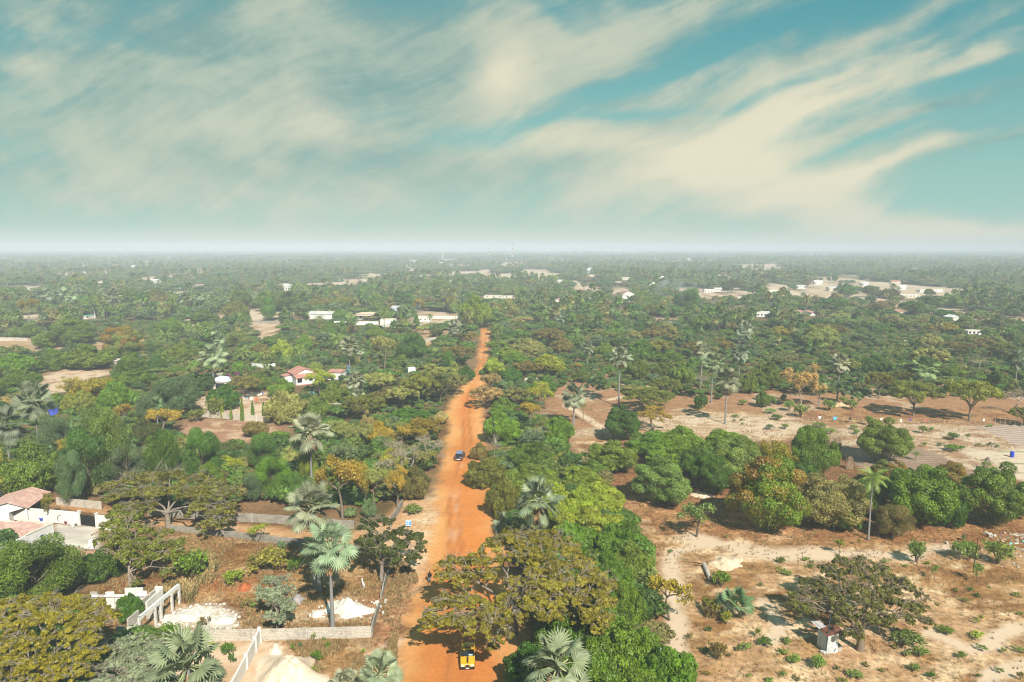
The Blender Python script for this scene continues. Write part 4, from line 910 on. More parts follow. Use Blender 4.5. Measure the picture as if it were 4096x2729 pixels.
# roofless building
ru = empty('roofless_building', tuple(gp('r', 560, 500)), 'roofless white block building with open rooms left of the column row', 'building'); o_ = Vector(gp('r', 560, 500))
def rw(pts, h, m_=BLOCKW, nm='wall', th=.22, z0=-.2, ragged=0.0): 
    o = ribbon(nm, [Vector(gp('r', *p)) - o_ for p in pts], h, th, m_, ru, z0=z0, ragged=ragged, seed=int(pts[0][0])); return o
rw([(90, 380), (180, 380)], 2.6, GREYW); rw([(285, 380), (390, 378)], 2.6); rw([(395, 378), (830, 366)], 1.9); rw([(690, 372), (810, 368)], 2.6, nm='stub_wall', z0=1.91, th=.2)
rw([(912, 310), (1012, 308)], 2.65); rw([(530, 330), (760, 322)], 2.6); rw([(1005, 318), (905, 400), (800, 500)], 2.45); rw([(905, 322), (790, 420), (700, 500), (640, 560)], 2.35, BLOCK); rw([(790, 505), (960, 490)], 1.7, BLOCK)
rw([(700, 600), (640, 655), (560, 720)], 2.4, GREYW); rw([(420, 800), (510, 800)], 2.2, GREYW); rw([(550, 800), (640, 795), (700, 720)], 2.1, GREYW)
rw([(80, 392), (850, 380)], 2.25, WHITE, 'ring_beam', .26, 2.02); 
P = [Vector(gp('r', *p)) for p in ((1215, 305), (1122, 390), (983, 512), (912, 575), (712, 745))]
fr_ = empty('column_row', tuple(P[0]), 'row of white concrete columns under one ragged beam beside the roofless building', 'concrete frame'); dd = (P[-1] - P[0]).normalized(); ang = math.atan2(dd.y, dd.x); hc = 2.75
for p in P: MB().box(-.14, .14, -.14, .14, -.2, hc).build('column', CONC, fr_, tuple(p - P[0]), ang)
b = MB(); L_ = (P[-1] - P[0]).length; n = 60; rr = random.Random(5); prev = .18
for i in range(n):
    u0, u1 = L_ * i / n, L_ * (i + 1) / n; nr = min(abs(u0 - (p - P[0]).dot(dd)) for p in P); prev = .12 + .5 * math.exp(-nr * 1.0) * rr.uniform(.6, 1.1); b.box(u0, u1, -.16, .16, hc + .002, hc + .2) if False else b.quad((u0, -.15, hc + .25 - .0), (u1, -.15, hc + .25), (u1, .15, hc + .25), (u0, .15, hc + .25))
    z = hc + .05 - prev
    b.quad((u0, -.15, z), (u1, -.15, z), (u1, -.15, hc + .25), (u0, -.15, hc + .25)); b.quad((u0, .15, z), (u1, .15, z), (u1, .15, hc + .25), (u0, .15, hc + .25)); b.quad((u0, -.15, z), (u1, -.15, z), (u1, .15, z), (u0, .15, z))
b.build('beam', WHITE, fr_, (0, 0, 0), ang)
# heaps
SANDM = mat('heap_sand', (.74, .56, .41), var=.18, scale=2, bump=.5); WSAND = mat('white_rubble', (.70, .65, .57), var=.35, scale=4, bump=1.0); GRAV = mat('gravel', (.33, .30, .30), var=.35, scale=9, bump=.8); REDS = mat('red_soil', (.38, .11, .035), var=.3, scale=4, bump=.6)
heap('rubble_heap', 'b', 925, 1010, 350, 4.2, 1.05, WSAND, 'long white rubble pile beside the tall grey palm trunk', 'rubble pile', 3, rough=.7)
heap('rubble_heap', 'b', 700, 1045, 130, 1.8, .35, WSAND, 'low white spill left of the white rubble pile', 'rubble pile', 5, rough=.6)
heap('gravel_heap', 'b', 545, 945, 95, 3.0, 1.0, GRAV, 'small grey gravel heap behind the blue green thorny tree', 'gravel heap', 2)
heap('soil_heap', 'b', 150, 848, 130, 2.6, .5, REDS, 'low heap of red soil in the dry plot', 'soil heap', 4, rough=.4)
heap('rubble_heap', 'a', 1400, 1070, 330, 3.6, .28, WSAND, 'flat white rubble patch beside the column row', 'rubble pile', 6, rough=1.0, flat=.6)
heap('rubble_heap', 'a', 1690, 1095, 170, 2.6, .55, WSAND, 'white rubble hump at the right end of the flat rubble patch', 'rubble pile', 8, rough=.6)
heap('sand_heap', 'b', 480, 1560, 560, 11, 2.7, SANDM, 'large smooth sand heap at the bottom edge beside the new wall', 'sand heap', 9, rough=.18)
heap('sand_heap', 'b', 385, 1320, 120, 2.4, .7, SANDM, 'small sand heap behind the large one', 'sand heap', 10)
heap('sand_heap', 'd', 770, 665, 290, 5.0, .6, mat('pale_rubble', (.68, .52, .36), var=.3, scale=5, bump=1.), 'low pale heap behind the cut palm trunk', 'sand heap', 12, rough=.7)
heap('sand_heap', 'd', 590, 150, 150, 4.5, .5, SANDM, 'low ring of dug sand right of the lone round mango tree', 'sand heap', 14, rough=.9, flat=.7)
heap('straw_heap', 'j', 570, 725, 190, 4.0, 1.0, mat('straw', (.52, .36, .22), var=.4, scale=8, bump=1.), 'pile of dry palm waste behind the garden fence', 'straw heap', 15, rough=.8)
# loose stones on the white patch and near the goats
def stones(nm, fr, polyp, n, s0, s1, m_, label, cat, seed, cols=None):
    rr = random.Random(seed); Pm = poly(fr, polyp); b = MB(); x0, y0 = Pm.min(0); x1, y1 = Pm.max(0); k = 0
    while k < n:
        x_, y_ = rr.uniform(x0, x1), rr.uniform(y0, y1)
        if sdf(np.array([x_]), np.array([y_]), Pm)[0] > 0: continue
        k += 1; s_ = rr.uniform(s0, s1); a = rr.random() * 3; ca, sa = math.cos(a), math.sin(a); fl = rr.uniform(.2, .6); tl = rr.uniform(-.3, .3)
        b.box(-s_, s_, -s_ * .7, s_ * .7, -.05, s_ * fl, m=rr.randrange(len(m_)), tr=lambda X, Y, Z: (x_ + X * ca - Y * sa, y_ + X * sa + Y * ca, Z + X * tl))
    return tag(b.build(nm, m_), label, cat, kind='stuff')
stones('rubble', 'a', [(1150, 1165), (1350, 1000), (1500, 975), (1720, 975), (1820, 1060), (1800, 1170)], 150, .06, .26, [CONC, WHITE, CREAM], 'loose white rubble strewn over the pale patch', 'rubble', 3)
stones('rubble', 'b', [(620, 1080), (760, 940), (1160, 950), (1250, 950), (1210, 1060), (1150, 1100), (900, 1080)], 60, .05, .2, [CONC, WHITE], 'loose white stones round the white rubble pile', 'rubble', 4)
LITC = [mat('card', (.55, .38, .24)), mat('plastic_white', (.55, .53, .52)), mat('plastic_blue', (.08, .12, .42)), CONC, mat('plastic_teal', (.2, .45, .42)), GREYW]
stones('rubbish', 'e', [(1560, 500), (1700, 440), (1900, 420), (1900, 700), (1640, 720), (1380, 600)], 60, .06, .20, LITC, 'scattered rubbish and broken stones right of the goats', 'rubbish', 5)
stones('rubbish', 'e', [(1720, 450), (1900, 440), (1900, 600), (1750, 560)], 26, .14, .36, LITC, 'larger slabs and boxes of rubbish at the right edge', 'rubbish', 6)
# cut palm trunk
P = gp('d', 640, 795); Q = gp('d', 597, 688); lg = empty('palm_log', tuple(P), 'sawn grey palm trunk lying with its dry fronds', 'log'); v = Vector(Q - P); b = MB(); b.tube((0, 0, .3), tuple(v + Vector((0, 0, .34))), .30, .34, 12); b.build('trunk', GREYW, lg); e = v.normalized() * -.012; MB().tube(tuple(e + Vector((0, 0, .3))), tuple(e * 2 + Vector((0, 0, .3))), .27, .27, 12).build('cut_end', CREAM, lg)
rr = random.Random(8); b = MB()
for i in range(46):
    a = rr.uniform(0, 6.28); L_ = rr.uniform(1.2, 3.6); s_ = v + Vector((rr.gauss(0, .4), rr.gauss(.5, .4), .25)); e = s_ + Vector((math.cos(a) * L_ - .8, math.sin(a) * L_ * .6 + .7, rr.uniform(-.2, .5))); m_ = (s_ + e) / 2 + Vector((0, 0, .3)); b.tube(s_, m_, .05, .04, 4); b.tube(m_, e, .04, .012, 4)
b.build('dry_fronds', DEADF, lg)
# ---------------- shed and poles on the field
c = gp('e', 425, 1345); sh = empty('shed', tuple(c), 'small white shed with a rusty tin roof beside the open crowned tree', 'shed', rz=R(8))
b = MB(); b.box(-.75, .85, 0, 1.9, -.1, 2.45); b.build('wall', mat('chalky_wall', (.60, .62, .61), var=.25, scale=1.5), sh, bevel=.01)
b = MB(); b.quad((-1.05, -.35, 2.48), (1.35, -.35, 2.85), (1.25, 1.3, 3.02), (-.95, 1.3, 2.62)); b.quad((-1.05, -.35, 2.43), (1.35, -.35, 2.80), (1.25, 1.3, 2.97), (-.95, 1.3, 2.57)); b.quad((-1.05, -.35, 2.43), (1.35, -.35, 2.80), (1.35, -.35, 2.85), (-1.05, -.35, 2.48)); b.build('roof', RUST, sh)
MB().quad((-1.25, .9, 2.75), (-.15, 1.2, 2.82), (-.2, 2.3, 2.95), (-1.45, 2.4, 2.95)).quad((-1.25, .9, 2.72), (-.15, 1.2, 2.79), (-.2, 2.3, 2.92), (-1.45, 2.4, 2.92)).build('loose_sheet', mat('pale_tin', (.45, .42, .42), var=.2), sh)
MB().box(.87, 1.5, .1, .9, -.1, .7).build('side_step', GREYW, sh)
MB().box(-.45, .35, -.03, .02, .05, 1.9).build('door', mat('chalky_door', (.52, .54, .54), var=.25, scale=2), sh)
def pole(fr, x, yb, yt, rad, m_, label, lean=0.0, arm=False):
    P = gp(fr, x, yb); X, Yt = px(fr, x, yt); d = raydir(X, Yt); h = CAMZ + d[2] / d[1] * P[1]; b = MB().tube((0, 0, -.2), (lean, 0, h), rad, rad * .75, 8)
    if arm: b.box(-.7, .7, -.06, .06, h - .6, h - .48)
    return tag(b.build('pole', m_, None, (P[0], P[1], 0)), label, 'pole', 'poles')
pole('e', 383, 1352, 1052, .07, mat('blue_pole', (.05, .08, .11)), 'thin dark pole standing in front of the small shed', .3)
pole('e', 1498, 740, 480, .06, BLACK, 'thin dark pole between the two shrubs on the field', .25)
pole('a', 25, 235, 112, .06, mat('green_pole', (.05, .10, .10)), 'dark pole behind the white compound wall', -.1)
for i, (x_, yb, yt, lb) in enumerate([(811, 700, 625, 'white pole beside the fan palm with the brown skirt in the left distance'), (1110, 640, 578, 'white pole left of its twin in the left distance'), (1188, 640, 555, 'tall white pole right of its twin in the left distance'), (97, 660, 565, 'pale pole at the far left before the small golden tree'), (1980, 670, 640, 'short white pole before the palms')]): pole('k', x_, yb, yt, .22, WHITE, lb)
pole('l', 768, 405, 345, .25, CONC, 'pale pole by the sandy clearing with the yellow machine', arm=True); pole('n', 970, 445, 395, .3, CONC, 'pale pole among the far right walls'); 
for (fr, x_, yb, yt, lb) in (('h', 2045, 200, 122, 'grey palm snag without a crown beyond the road thicket'), ('h', 1082, 1075, 870, 'bleached bare pole of a dead palm above the road thicket')): P = gp(fr, x_, yb); tag(pole(fr, x_, yb, yt, .28, CONC, lb, -.3), None, 'dead palm')
# masts
def mast(fr, x, yb, yt, label, banded=True):
    P = gp(fr, x, yb); X, Yt = px(fr, x, yt); d = raydir(X, Yt); h = min(76, CAMZ + d[2] / d[1] * P[1]); root = empty('radio_mast', (P[0], P[1], 0), label, 'mast', 'radio masts'); n = 9; w0 = 2.6
    rd, wh = mat('mast_red', (.45, .16, .10)), mat('mast_white', (.75, .75, .72))
    for k in range(n):
        z0, z1 = h * k / n, h * (k + 1) / n; b = MB(); wa, wb = w0 * (1 - .55 * k / n), w0 * (1 - .55 * (k + 1) / n)
        for i in range(4):
            a = i * math.pi / 2 + .6; a2 = a + math.pi / 2; p = lambda a_, w_, z: (math.cos(a_) * w_, math.sin(a_) * w_, z)
            b.tube(p(a, wa, z0), p(a, wb, z1), .30, .30, 4)
            for q in range(3): f0, f1 = q / 3, (q + 1) / 3; za, zb = z0 + (z1 - z0) * f0, z0 + (z1 - z0) * f1; b.tube(p(a, wa + (wb - wa) * f0, za), p(a2, wa + (wb - wa) * f1, zb), .15, .15, 3)
        b.build('mast_section', (rd if k % 2 and banded else wh), root)
mast('l', 1650, 210, 30, 'leftmost and palest of the three masts on the horizon', False); mast('l', 2042, 185, 30, 'middle red and white mast on the horizon'); mast('l', 2250, 205, 30, 'rightmost red and white mast on the horizon')
# ---------------- sign at the lane mouth
c = gp('s', 1634, 2112); sg = empty('sign_board', tuple(c), 'square blue sign board with white writing at the lane mouth', 'sign', rz=R(2)); hw = .80
for s_ in (-1, 1): MB().box(s_ * hw * .93 - .04, s_ * hw * .93 + .04, .03, .10, -.2, 1.0).build('post', CONC, sg)
MB().box(-hw, hw, -.02, .02, .52, 2.12).build('frame', mat('sign_frame', (.70, .74, .80)), sg); MB().box(-hw + .07, hw - .07, -.035, -.022, .59, 2.05).build('panel', mat('sign_blue', (.01, .26, .68), rough=.5), sg)
SW = mat('sign_white', (.82, .86, .90), rough=.6); rr = random.Random(2)
def txt(x0, x1, z, h, arc=0):
    b = MB(); x_ = x0
    while x_ < x1: w_ = rr.uniform(.05, .09); dz = arc * (1 - ((x_ - (x0 + x1) / 2) / ((x1 - x0) / 2)) ** 2); b.box(x_, min(x1, x_ + w_), -.043, -.037, z + dz, z + h + dz); x_ += w_ + .022
    b.build('lettering', SW, sg)
txt(-.62, .62, 1.74, .15, .10); txt(-.50, .44, 1.55, .14, .06); txt(-.60, -.22, 1.16, .15); txt(-.55, .5, .82, .09); txt(-.68, .68, .66, .13)
b = MB()
for k in range(5): wq = .22 * (1 - k / 5.5); b.box(-wq + .04, wq + .04, -.044, -.037, 1.42 - k * .085, 1.49 - k * .085)
b.build('emblem', SW, sg)
sg.scale = (.62, .62, .68)
# ---------------- villa in the trees, small house and yard
c = gp('p', 632, 760); vl = empty('villa', tuple(c), 'white villa with pinkish red gable roof among the trees', 'house', rz=R(36)); W_, D_, H_ = 8.2, 7.4, 3.7
b = MB(); b.quad((0, 0, -.3), (W_, 0, -.3), (W_, 0, H_), (W_ * .5, 0, H_ + 1.6), (0, 0, H_)); b.quad((0, D_, -.3), (0, 0, -.3), (0, 0, H_), (0, D_, H_)); b.quad((W_, 0, -.3), (W_, D_, -.3), (W_, D_, H_), (W_, 0, H_)); b.quad((W_, D_, -.3), (0, D_, -.3), (0, D_, H_), (W_ * .5, D_, H_ + 1.6), (W_, D_, H_)); b.build('wall', WHITE, vl)
def roofpl(nm, P, th=.14):
    b = MB(); b.quad(*P); b.quad(*[(x, y, z + th) for x, y, z in P])
    for i in range(4): A, B = P[i], P[(i + 1) % 4]; b.quad(A, B, (B[0], B[1], B[2] + th), (A[0], A[1], A[2] + th))
    return b.build(nm, PINKT, vl)
k_ = 1.6 / (W_ / 2); roofpl('roof', [(-.5, -.4, H_ - .5 * k_ + .03), (W_ / 2, -.4, H_ + 1.63), (W_ / 2, D_ + .4, H_ + 1.63), (-.5, D_ + .4, H_ - .5 * k_ + .03)]); roofpl('roof', [(W_ / 2 + .01, -.4, H_ + 1.63), (W_ + .5, -.4, H_ - .5 * k_ + .03), (W_ + .5, D_ + .4, H_ - .5 * k_ + .03), (W_ / 2 + .01, D_ + .4, H_ + 1.63)])
roofpl('lean_to_roof', [(-.6, -3.0, 2.55), (W_ + .8, -3.0, 2.55), (W_ + .8, -.02, 3.5), (-.6, -.02, 3.5)]); roofpl('side_roof', [(-3.0, 3.2, 2.55), (-.02, 3.2, 3.0), (-.02, D_ + .3, 3.0), (-3.0, D_ + .3, 2.55)])
b = MB(); b.box(-.4, W_ + .4, -2.7, -2.5, -.3, .8); b.box(1.8, W_, -2.7, -2.5, .8, 2.5); b.box(-.4, -.2, -2.5, -.02, -.3, 2.5); b.box(-.4, .0, -2.72, -2.5, .8, 2.5); b.build('porch_wall', WHITE, vl); MB().box(-2.7, -.02, 3.4, D_, -.3, 2.55).build('side_room', WHITE, vl)
for (x0, x1) in ((1.2, 1.9), (3.4, 4.1)): f_ = MB().box(-.06, .03, x0 - .08, x1 + .08, .9, 2.3).build('window', CREAM, vl); MB().box(-.075, -.062, x0, x1, 1.0, 2.2).build('pane', GLASS, f_)
f_ = MB().box(.5, 1.6, -.06, .03, 0, 2.1).build('door', CREAM, vl); MB().box(.6, 1.5, -.075, -.062, .02, 2.0).build('door_panel', BLACK, f_); MB().box(-1.0, W_ + .3, -3.4, -2.72, -.3, .12).build('step', PINKT, vl)
BUILT.append((float(c[0]) + 2, float(c[1]) + 3, 8, 26))
house('p', 1870, 620, 5.5, 4, 2.8, -10, 'low white annex right of the white villa', rm=PINKT, roof='mono', rh=.5, clear=10)
wall('garden_wall', 'g', [(690, 395), (730, 402), (800, 408), (900, 398)], 2.6, .2, PLASW, 'white wall stubs behind the white villa'); wall('garden_wall', 'g', [(1410, 455), (1520, 450), (1640, 452), (1780, 458)], 2.2, .2, PLASW, 'white wall right of the white villa beneath the blue tank'); wall('garden_wall', 'g', [(1365, 765), (1490, 768)], 2.2, .2, BLOCKW, 'short pale wall under the trees in front of the black tank tower')
wall('garden_wall', 'g', [(2085, 440), (2150, 436)], 2.6, 2.5, WHITE, 'small white outbuilding left of the road among the trees')
wall('yard_wall', 'g', [(240, 822), (400, 835), (620, 858), (850, 872)], 1.75, .2, BLOCK, 'long pale block wall behind the column trees', pillars=3.5, cap=CREAM); wall('yard_wall', 'g', [(850, 872), (900, 850), (960, 820)], 1.5, .2, GREYW, 'grey end of the yard wall under the grey green tree')
wall('yard_wall', 'g', [(210, 500), (330, 480), (430, 460)], 1.6, .2, BLOCK, 'pale wall behind the bluish roofed house')
house('q', 300, 310, 11, 6, 2.7, -6, 'small white house with a bluish tin roof', rm=BLUEROOF, roof='hip', rh=1.5, wpx=330, wins=[('f', .15, 1.0, .8, 1.1, 'w'), ('f', .6, .1, 3.4, 2.0, 'w')], clear=8, wm=CREAM)
def tank(fr, x, yb, yt, col, label, wpx):
    P = gp(fr, x, yb); X, Yt = px(fr, x, yt); d = raydir(X, Yt); h = CAMZ + d[2] / d[1] * P[1]; rr_ = wpx / FR[fr][2] * depth(P) / F / 2; t_h = rr_ * 2.3; zt = h - t_h - .2; root = empty('water_tank', (P[0], P[1], 0), label, 'water tank', 'water tanks on stands')
    b = MB().tube((0, 0, zt), (0, 0, zt + t_h), rr_, rr_, 16); b.tube((0, 0, zt + t_h), (0, 0, zt + t_h + .2), rr_, rr_ * .45, 16)
    for k in range(5): b.tube((0, 0, zt + t_h * (k + .5) / 5 - .04), (0, 0, zt + t_h * (k + .5) / 5 + .04), rr_ * 1.05, rr_ * 1.05, 16)
    b.build('tank', col, root); b = MB().box(-rr_ * 1.2, rr_ * 1.2, -rr_ * 1.2, rr_ * 1.2, zt - .16, zt - .02)
    for sx_ in (-1, 1):
        for sy_ in (-1, 1): b.box(sx_ * rr_ * 1.1 - .06, sx_ * rr_ * 1.1 + .06, sy_ * rr_ * 1.1 - .06, sy_ * rr_ * 1.1 + .06, -.2, zt - .16)
        b.tube((sx_ * rr_ * 1.1, -rr_ * 1.1, zt * .5), (sx_ * rr_ * 1.1, rr_ * 1.1, zt * .9), .05, .05, 4); b.tube((-rr_ * 1.1, sx_ * rr_ * 1.1, zt * .5), (rr_ * 1.1, sx_ * rr_ * 1.1, zt * .9), .05, .05, 4)
    b.build('stand', mat('stand_green', (.16, .36, .34)) if zt > 1 else CONC, root)
tank('p', 1175, 1180, 855, mat('tank_black', (.012, .014, .02), rough=.4), 'black water tank on a green stand in front of the white villa', 100); tank('g', 1553, 470, 362, mat('tank_blue', (.10, .16, .30), rough=.4), 'blue grey water tank right of the white villa', 24); tank('l', 1443, 640, 550, mat('tank_dark', (.03, .03, .035), rough=.4), 'dark water tank on a brown stand beyond the long tan roofed house', 22)
# clothes lines
CL = dict(w=mat('cloth_white', (.80, .80, .80)), b=mat('cloth_blue', (.05, .08, .45)), r=mat('cloth_darkred', (.20, .02, .03)), c=mat('cloth_cream', (.72, .64, .46)), o=mat('cloth_orange', (.62, .10, .03)), s=mat('cloth_sky', (.10, .45, .75)), k=mat('cloth_black', (.03, .03, .04)), p=mat('cloth_pink', (.55, .10, .14)), l=mat('cloth_lilac', (.50, .55, .75)), v=mat('cloth_violet', (.10, .05, .35)))
def garment(fr, x, yt, yb, wpx, key, kind, label, cat='garment', group=None, hz=None, seed=0):
    """cloth hung over a line: a soft folded sheet in the outline of a shirt, trousers or a towel"""
    X, Yb = px(fr, x, yb); P = at(X, Yb, hz if hz is not None else .9); X2, Yt_ = px(fr, x, yt); d = raydir(X2, Yt_); zt = CAMZ + d[2] / d[1] * P[1]; wm = wpx / FR[fr][2] * depth(P) / F; zb = P[2]; h = zt - zb
    out = {'shirt': [(-.5, .70), (-.5, 1), (.5, 1), (.5, .70), (.30, .66), (.28, 0), (-.28, 0), (-.30, .66)], 'towel': [(-.5, 0), (-.5, 1), (.5, 1), (.5, 0)], 'trousers': [(-.45, 0), (-.4, 1), (.4, 1), (.45, 0), (.1, 0), (0, .6), (-.1, 0)], 'dress': [(-.5, 0), (-.15, 1), (.15, 1), (.5, 0)]}[kind]
    rr_ = random.Random(seed); pts = [(u * wm, rr_.uniform(-.05, .05), zb + v * h) for u, v in out]; b = MB(); n = len(pts); b.quad(*[(x_, y_ - .015, z_) for x_, y_, z_ in pts]); b.quad(*[(x_, y_ + .015, z_) for x_, y_, z_ in reversed(pts)])
    for i in range(n): A, B = pts[i], pts[(i + 1) % n]; b.quad((A[0], A[1] - .015, A[2]), (B[0], B[1] - .015, B[2]), (B[0], B[1] + .015, B[2]), (A[0], A[1] + .015, A[2]))
    return tag(b.build('garment', CL[key], None, (P[0], P[1], 0)), label, cat, group)
for i, (x_, yt, yb, w_, k, kd, lb) in enumerate([(720, 452, 470, 38, 'l', 'towel', 'leftmost pale cloth on the front clothes line of the yard'), (768, 448, 462, 24, 's', 'towel', 'blue cloth on the front clothes line of the yard'), (799, 452, 496, 18, 'r', 'trousers', 'dark red trousers on the front clothes line'), (820, 445, 484, 22, 'w', 'towel', 'white cloth beside the dark red trousers'), (855, 438, 490, 26, 'c', 'towel', 'long cream cloth on the front clothes line'),
                                                (918, 442, 506, 52, 'o', 'dress', 'orange red dress hanging at the end of the front clothes line'), (955, 395, 425, 30, 'w', 'shirt', 'white shirt at the low end of the rising clothes line'), (984, 382, 412, 22, 'c', 'towel', 'cream towel on the rising clothes line'), (1003, 374, 400, 18, 'w', 'towel', 'small white cloth near the top of the rising clothes line'), (1021, 364, 392, 20, 'b', 'towel', 'dark blue cloth at the top of the rising clothes line')]):
    garment('q', x_, yt, yb, w_, k, kd, lb, 'laundry', 'laundry in the yard', .7, i)
for (a_, b_, lb) in (((700, 505), (945, 512), 'front clothes line in the yard'), ((940, 450), (1030, 418), 'rising clothes line in the yard')):
    A, B = gp('q', *a_), gp('q', *b_); ln = empty('clothes_line', tuple(A), lb, 'clothes line'); v = Vector(B - A); b = MB(); b.tube((0, 0, 1.75), tuple(v + Vector((0, 0, 1.75))), .012, .012, 4); b.build('rope', CREAM, ln)
    for q in (Vector((0, 0, 0)), v): MB().tube(tuple(q), tuple(q + Vector((0, 0, 1.8))), .05, .05, 6).build('post', WOOD, ln)
for (x_, lb) in ((880, 'orange traffic cone shaped marker nearer the black tank'), (840, 'shorter orange cone beside the taller one')): P = gp('p', x_, 1135); tag(MB().tube((0, 0, 0), (0, 0, 1.3 if x_ == 880 else 1.0), .32, .12, 10).box(-.38, .38, -.38, .38, -.02, .06).build('marker_cone', mat('cone_orange', (.70, .30, .18)), None, tuple(P)), lb, 'cone', 'orange cones')
MAG = mat('magenta_flowers', (.28, .03, .20), var=.5, scale=9)
def flowers(fr, x, y, wpx, h, label, m_=None):
    P = gp(fr, x, y); wm = wpx / FR[fr][2] * depth(P) / F; r_ = np.random.default_rng(int(x)); C_ = np.stack([r_.uniform(-.5, .5, 14) * wm, r_.uniform(-.8, .8, 14), r_.uniform(.4, h, 14)], 1); pp, nn_, k = cloud_pts(C_, np.full((14, 3), .55), 1500, r_, .5, .3); V, Q, A = leaves(pp, nn_, .3, 1.1, 0, .6, r_); o = put('flowering_shrub', mesh_np('flowering_shrub', V, Q, m_ or MAG), loc=P); return tag(o, label, 'flowering shrub')
flowers('q', 620, 160, 180, 2.6, 'magenta bougainvillea behind the bluish roofed house'); flowers('q', 440, 185, 150, 2.2, 'purple bougainvillea left of the magenta one'); flowers('f', 370, 820, 40, 2.0, 'magenta flowers beside the blue tarpaulin')
flowers('g', 1770, 510, 60, 2.4, 'orange red flowering shrub right of the white villa', mat('redorange_flowers', (.50, .12, .05), var=.4, scale=8)); flowers('l', 1220, 640, 60, 4, 'red flowering tree behind the tan roofed house', mat('red_flowers', (.45, .08, .05), var=.4, scale=8))
A = gp('f', 425, 860); tp = MB(); tp.quad((0, 0, 3.2), (3.0, .6, 3.9), (2.7, .9, 2.2), (.3, .1, .8)); tp.quad((0, .04, 3.2), (3.0, .64, 3.9), (2.7, .94, 2.2), (.3, .14, .8)); tag(tp.build('tarpaulin', CL['b'], None, tuple(A)), 'blue tarpaulin hung between the trees beside the large fan palm', 'tarpaulin')
# small wall or hut piece by the dark hedge
house('f', 1010, 380, 5, 4, 2.6, 12, 'small grey hut with a flat roof peeping out of the dark hedge', wm=GREYW, rm=CREAM, roof='mono', rh=.3, wpx=75, clear=4)
wall('field_wall', 'f', [(-120, 145), (120, 142), (250, 146)], 1.8, .25, BLOCK, 'pale wall at the far left behind the straw field'); wall('field_wall', 'l', [(-80, 738), (80, 736), (260, 738)], 1.8, .25, BLOCKD, 'pale wall above the small left clearing')
wall('field_wall', 'l', [(1465, 905), (1560, 885), (1700, 862)], 1.8, .25, BLOCK, 'curving pale wall left of the road end'); wall('field_wall', 'h', [(1340, 512), (1460, 512)], 1.6, .2, BLOCK, 'short pink wall in the thicket right of the road')
wall('field_wall', 'm', [(1360, 748), (1545, 752)], 2.2, .25, PLASW, 'clean white wall in the middle distance right of the road')
# ---------------- garden fence, sticks, barrel
def fence(fr, pts, step_px, h, label, wires=2, jit=.25, rad=.05, thick=0.0, col=None):
    P = gp(fr, *pts[0]); root = empty('stick_fence', tuple(P), label, 'fence', None); rr_ = random.Random(int(pts[0][0])); prev = None; cnt = 0
    for i in range(len(pts) - 1):
        n = max(1, int(math.hypot(pts[i + 1][0] - pts[i][0], pts[i + 1][1] - pts[i][1]) / step_px))
        for k in range(n + (i == len(pts) - 2)):
            t = k / n; q = Vector(gp(fr, pts[i][0] * (1 - t) + pts[i + 1][0] * t, pts[i][1] * (1 - t) + pts[i + 1][1] * t) - P); hh = h * rr_.uniform(.75, 1.15); tl = Vector((rr_.gauss(0, .07), rr_.gauss(0, .07), 0)) * h; MB().tube(tuple(q + Vector((0, 0, -.1))), tuple(q + tl + Vector((0, 0, hh))), rad * rr_.uniform(.8, 1.3), rad * .7, 5).build('post', col or WOOD, root); cnt += 1
            if prev is not None:
                b = MB()
                for w_ in range(wires): z = h * (w_ + 1) / (wires + 1) + .1; b.tube(tuple(prev + Vector((0, 0, z))), tuple(q + Vector((0, 0, z))), .012 + thick, .012 + thick, 4)
                b.build('rail', col or WOOD, root)
            prev = q
    return root
PALEW = mat('pale_wood', (.50, .40, .30), var=.35, scale=6)
fence('j', [(160, 862), (700, 872), (1100, 882), (1700, 892), (2240, 897)], 44, 1.5, 'long garden fence of thin posts hung with clothes', 2, rad=.06, col=PALEW)
fence('j', [(112, 862), (170, 895), (230, 925), (330, 960)], 17, 1.3, 'short run of close pale sticks at the left end of the garden', 1, rad=.06, col=PALEW)
fence('j', [(482, 1108), (560, 1160), (640, 1215), (700, 1262), (740, 1290)], 14, 1.5, 'dark brushwood fence left of the round isolated mango tree', 3, rad=.06, thick=.02); fence('j', [(590, 1092), (680, 1092), (775, 1090)], 14, 1.3, 'horizontal wattle fence behind the ploughed plot', 4, rad=.05, thick=.03, col=PALEW)
for i, (x_, yt, yb, w_, k, kd, lb) in enumerate([(400, 820, 840, 28, 'w', 'shirt', 'white shirt farthest left on the garden fence'), (537, 824, 852, 36, 's', 'shirt', 'sky blue shirt on the garden fence'), (670, 828, 855, 22, 'k', 'trousers', 'black trousers on the garden fence'), (815, 820, 850, 14, 'p', 'towel', 'pink cloth on the garden fence'), (952, 834, 854, 22, 'w', 'shirt', 'white shirt near the middle of the garden fence'),
                                                (1036, 838, 858, 10, 'w', 'towel', 'narrow white cloth on the garden fence'), (1130, 842, 870, 14, 'w', 'trousers', 'white trousers on the garden fence'), (1212, 840, 862, 20, 'v', 'shirt', 'violet shirt on the garden fence'), (1354, 842, 864, 12, 'p', 'towel', 'small red cloth right of the violet shirt'), (1870, 838, 862, 18, 'w', 'dress', 'white cloth alone at the right end of the garden fence')]):
    garment('j', x_, yt, yb, w_ * 1.15, k, kd, lb, 'garment', 'clothes on the garden fence', .75, i)
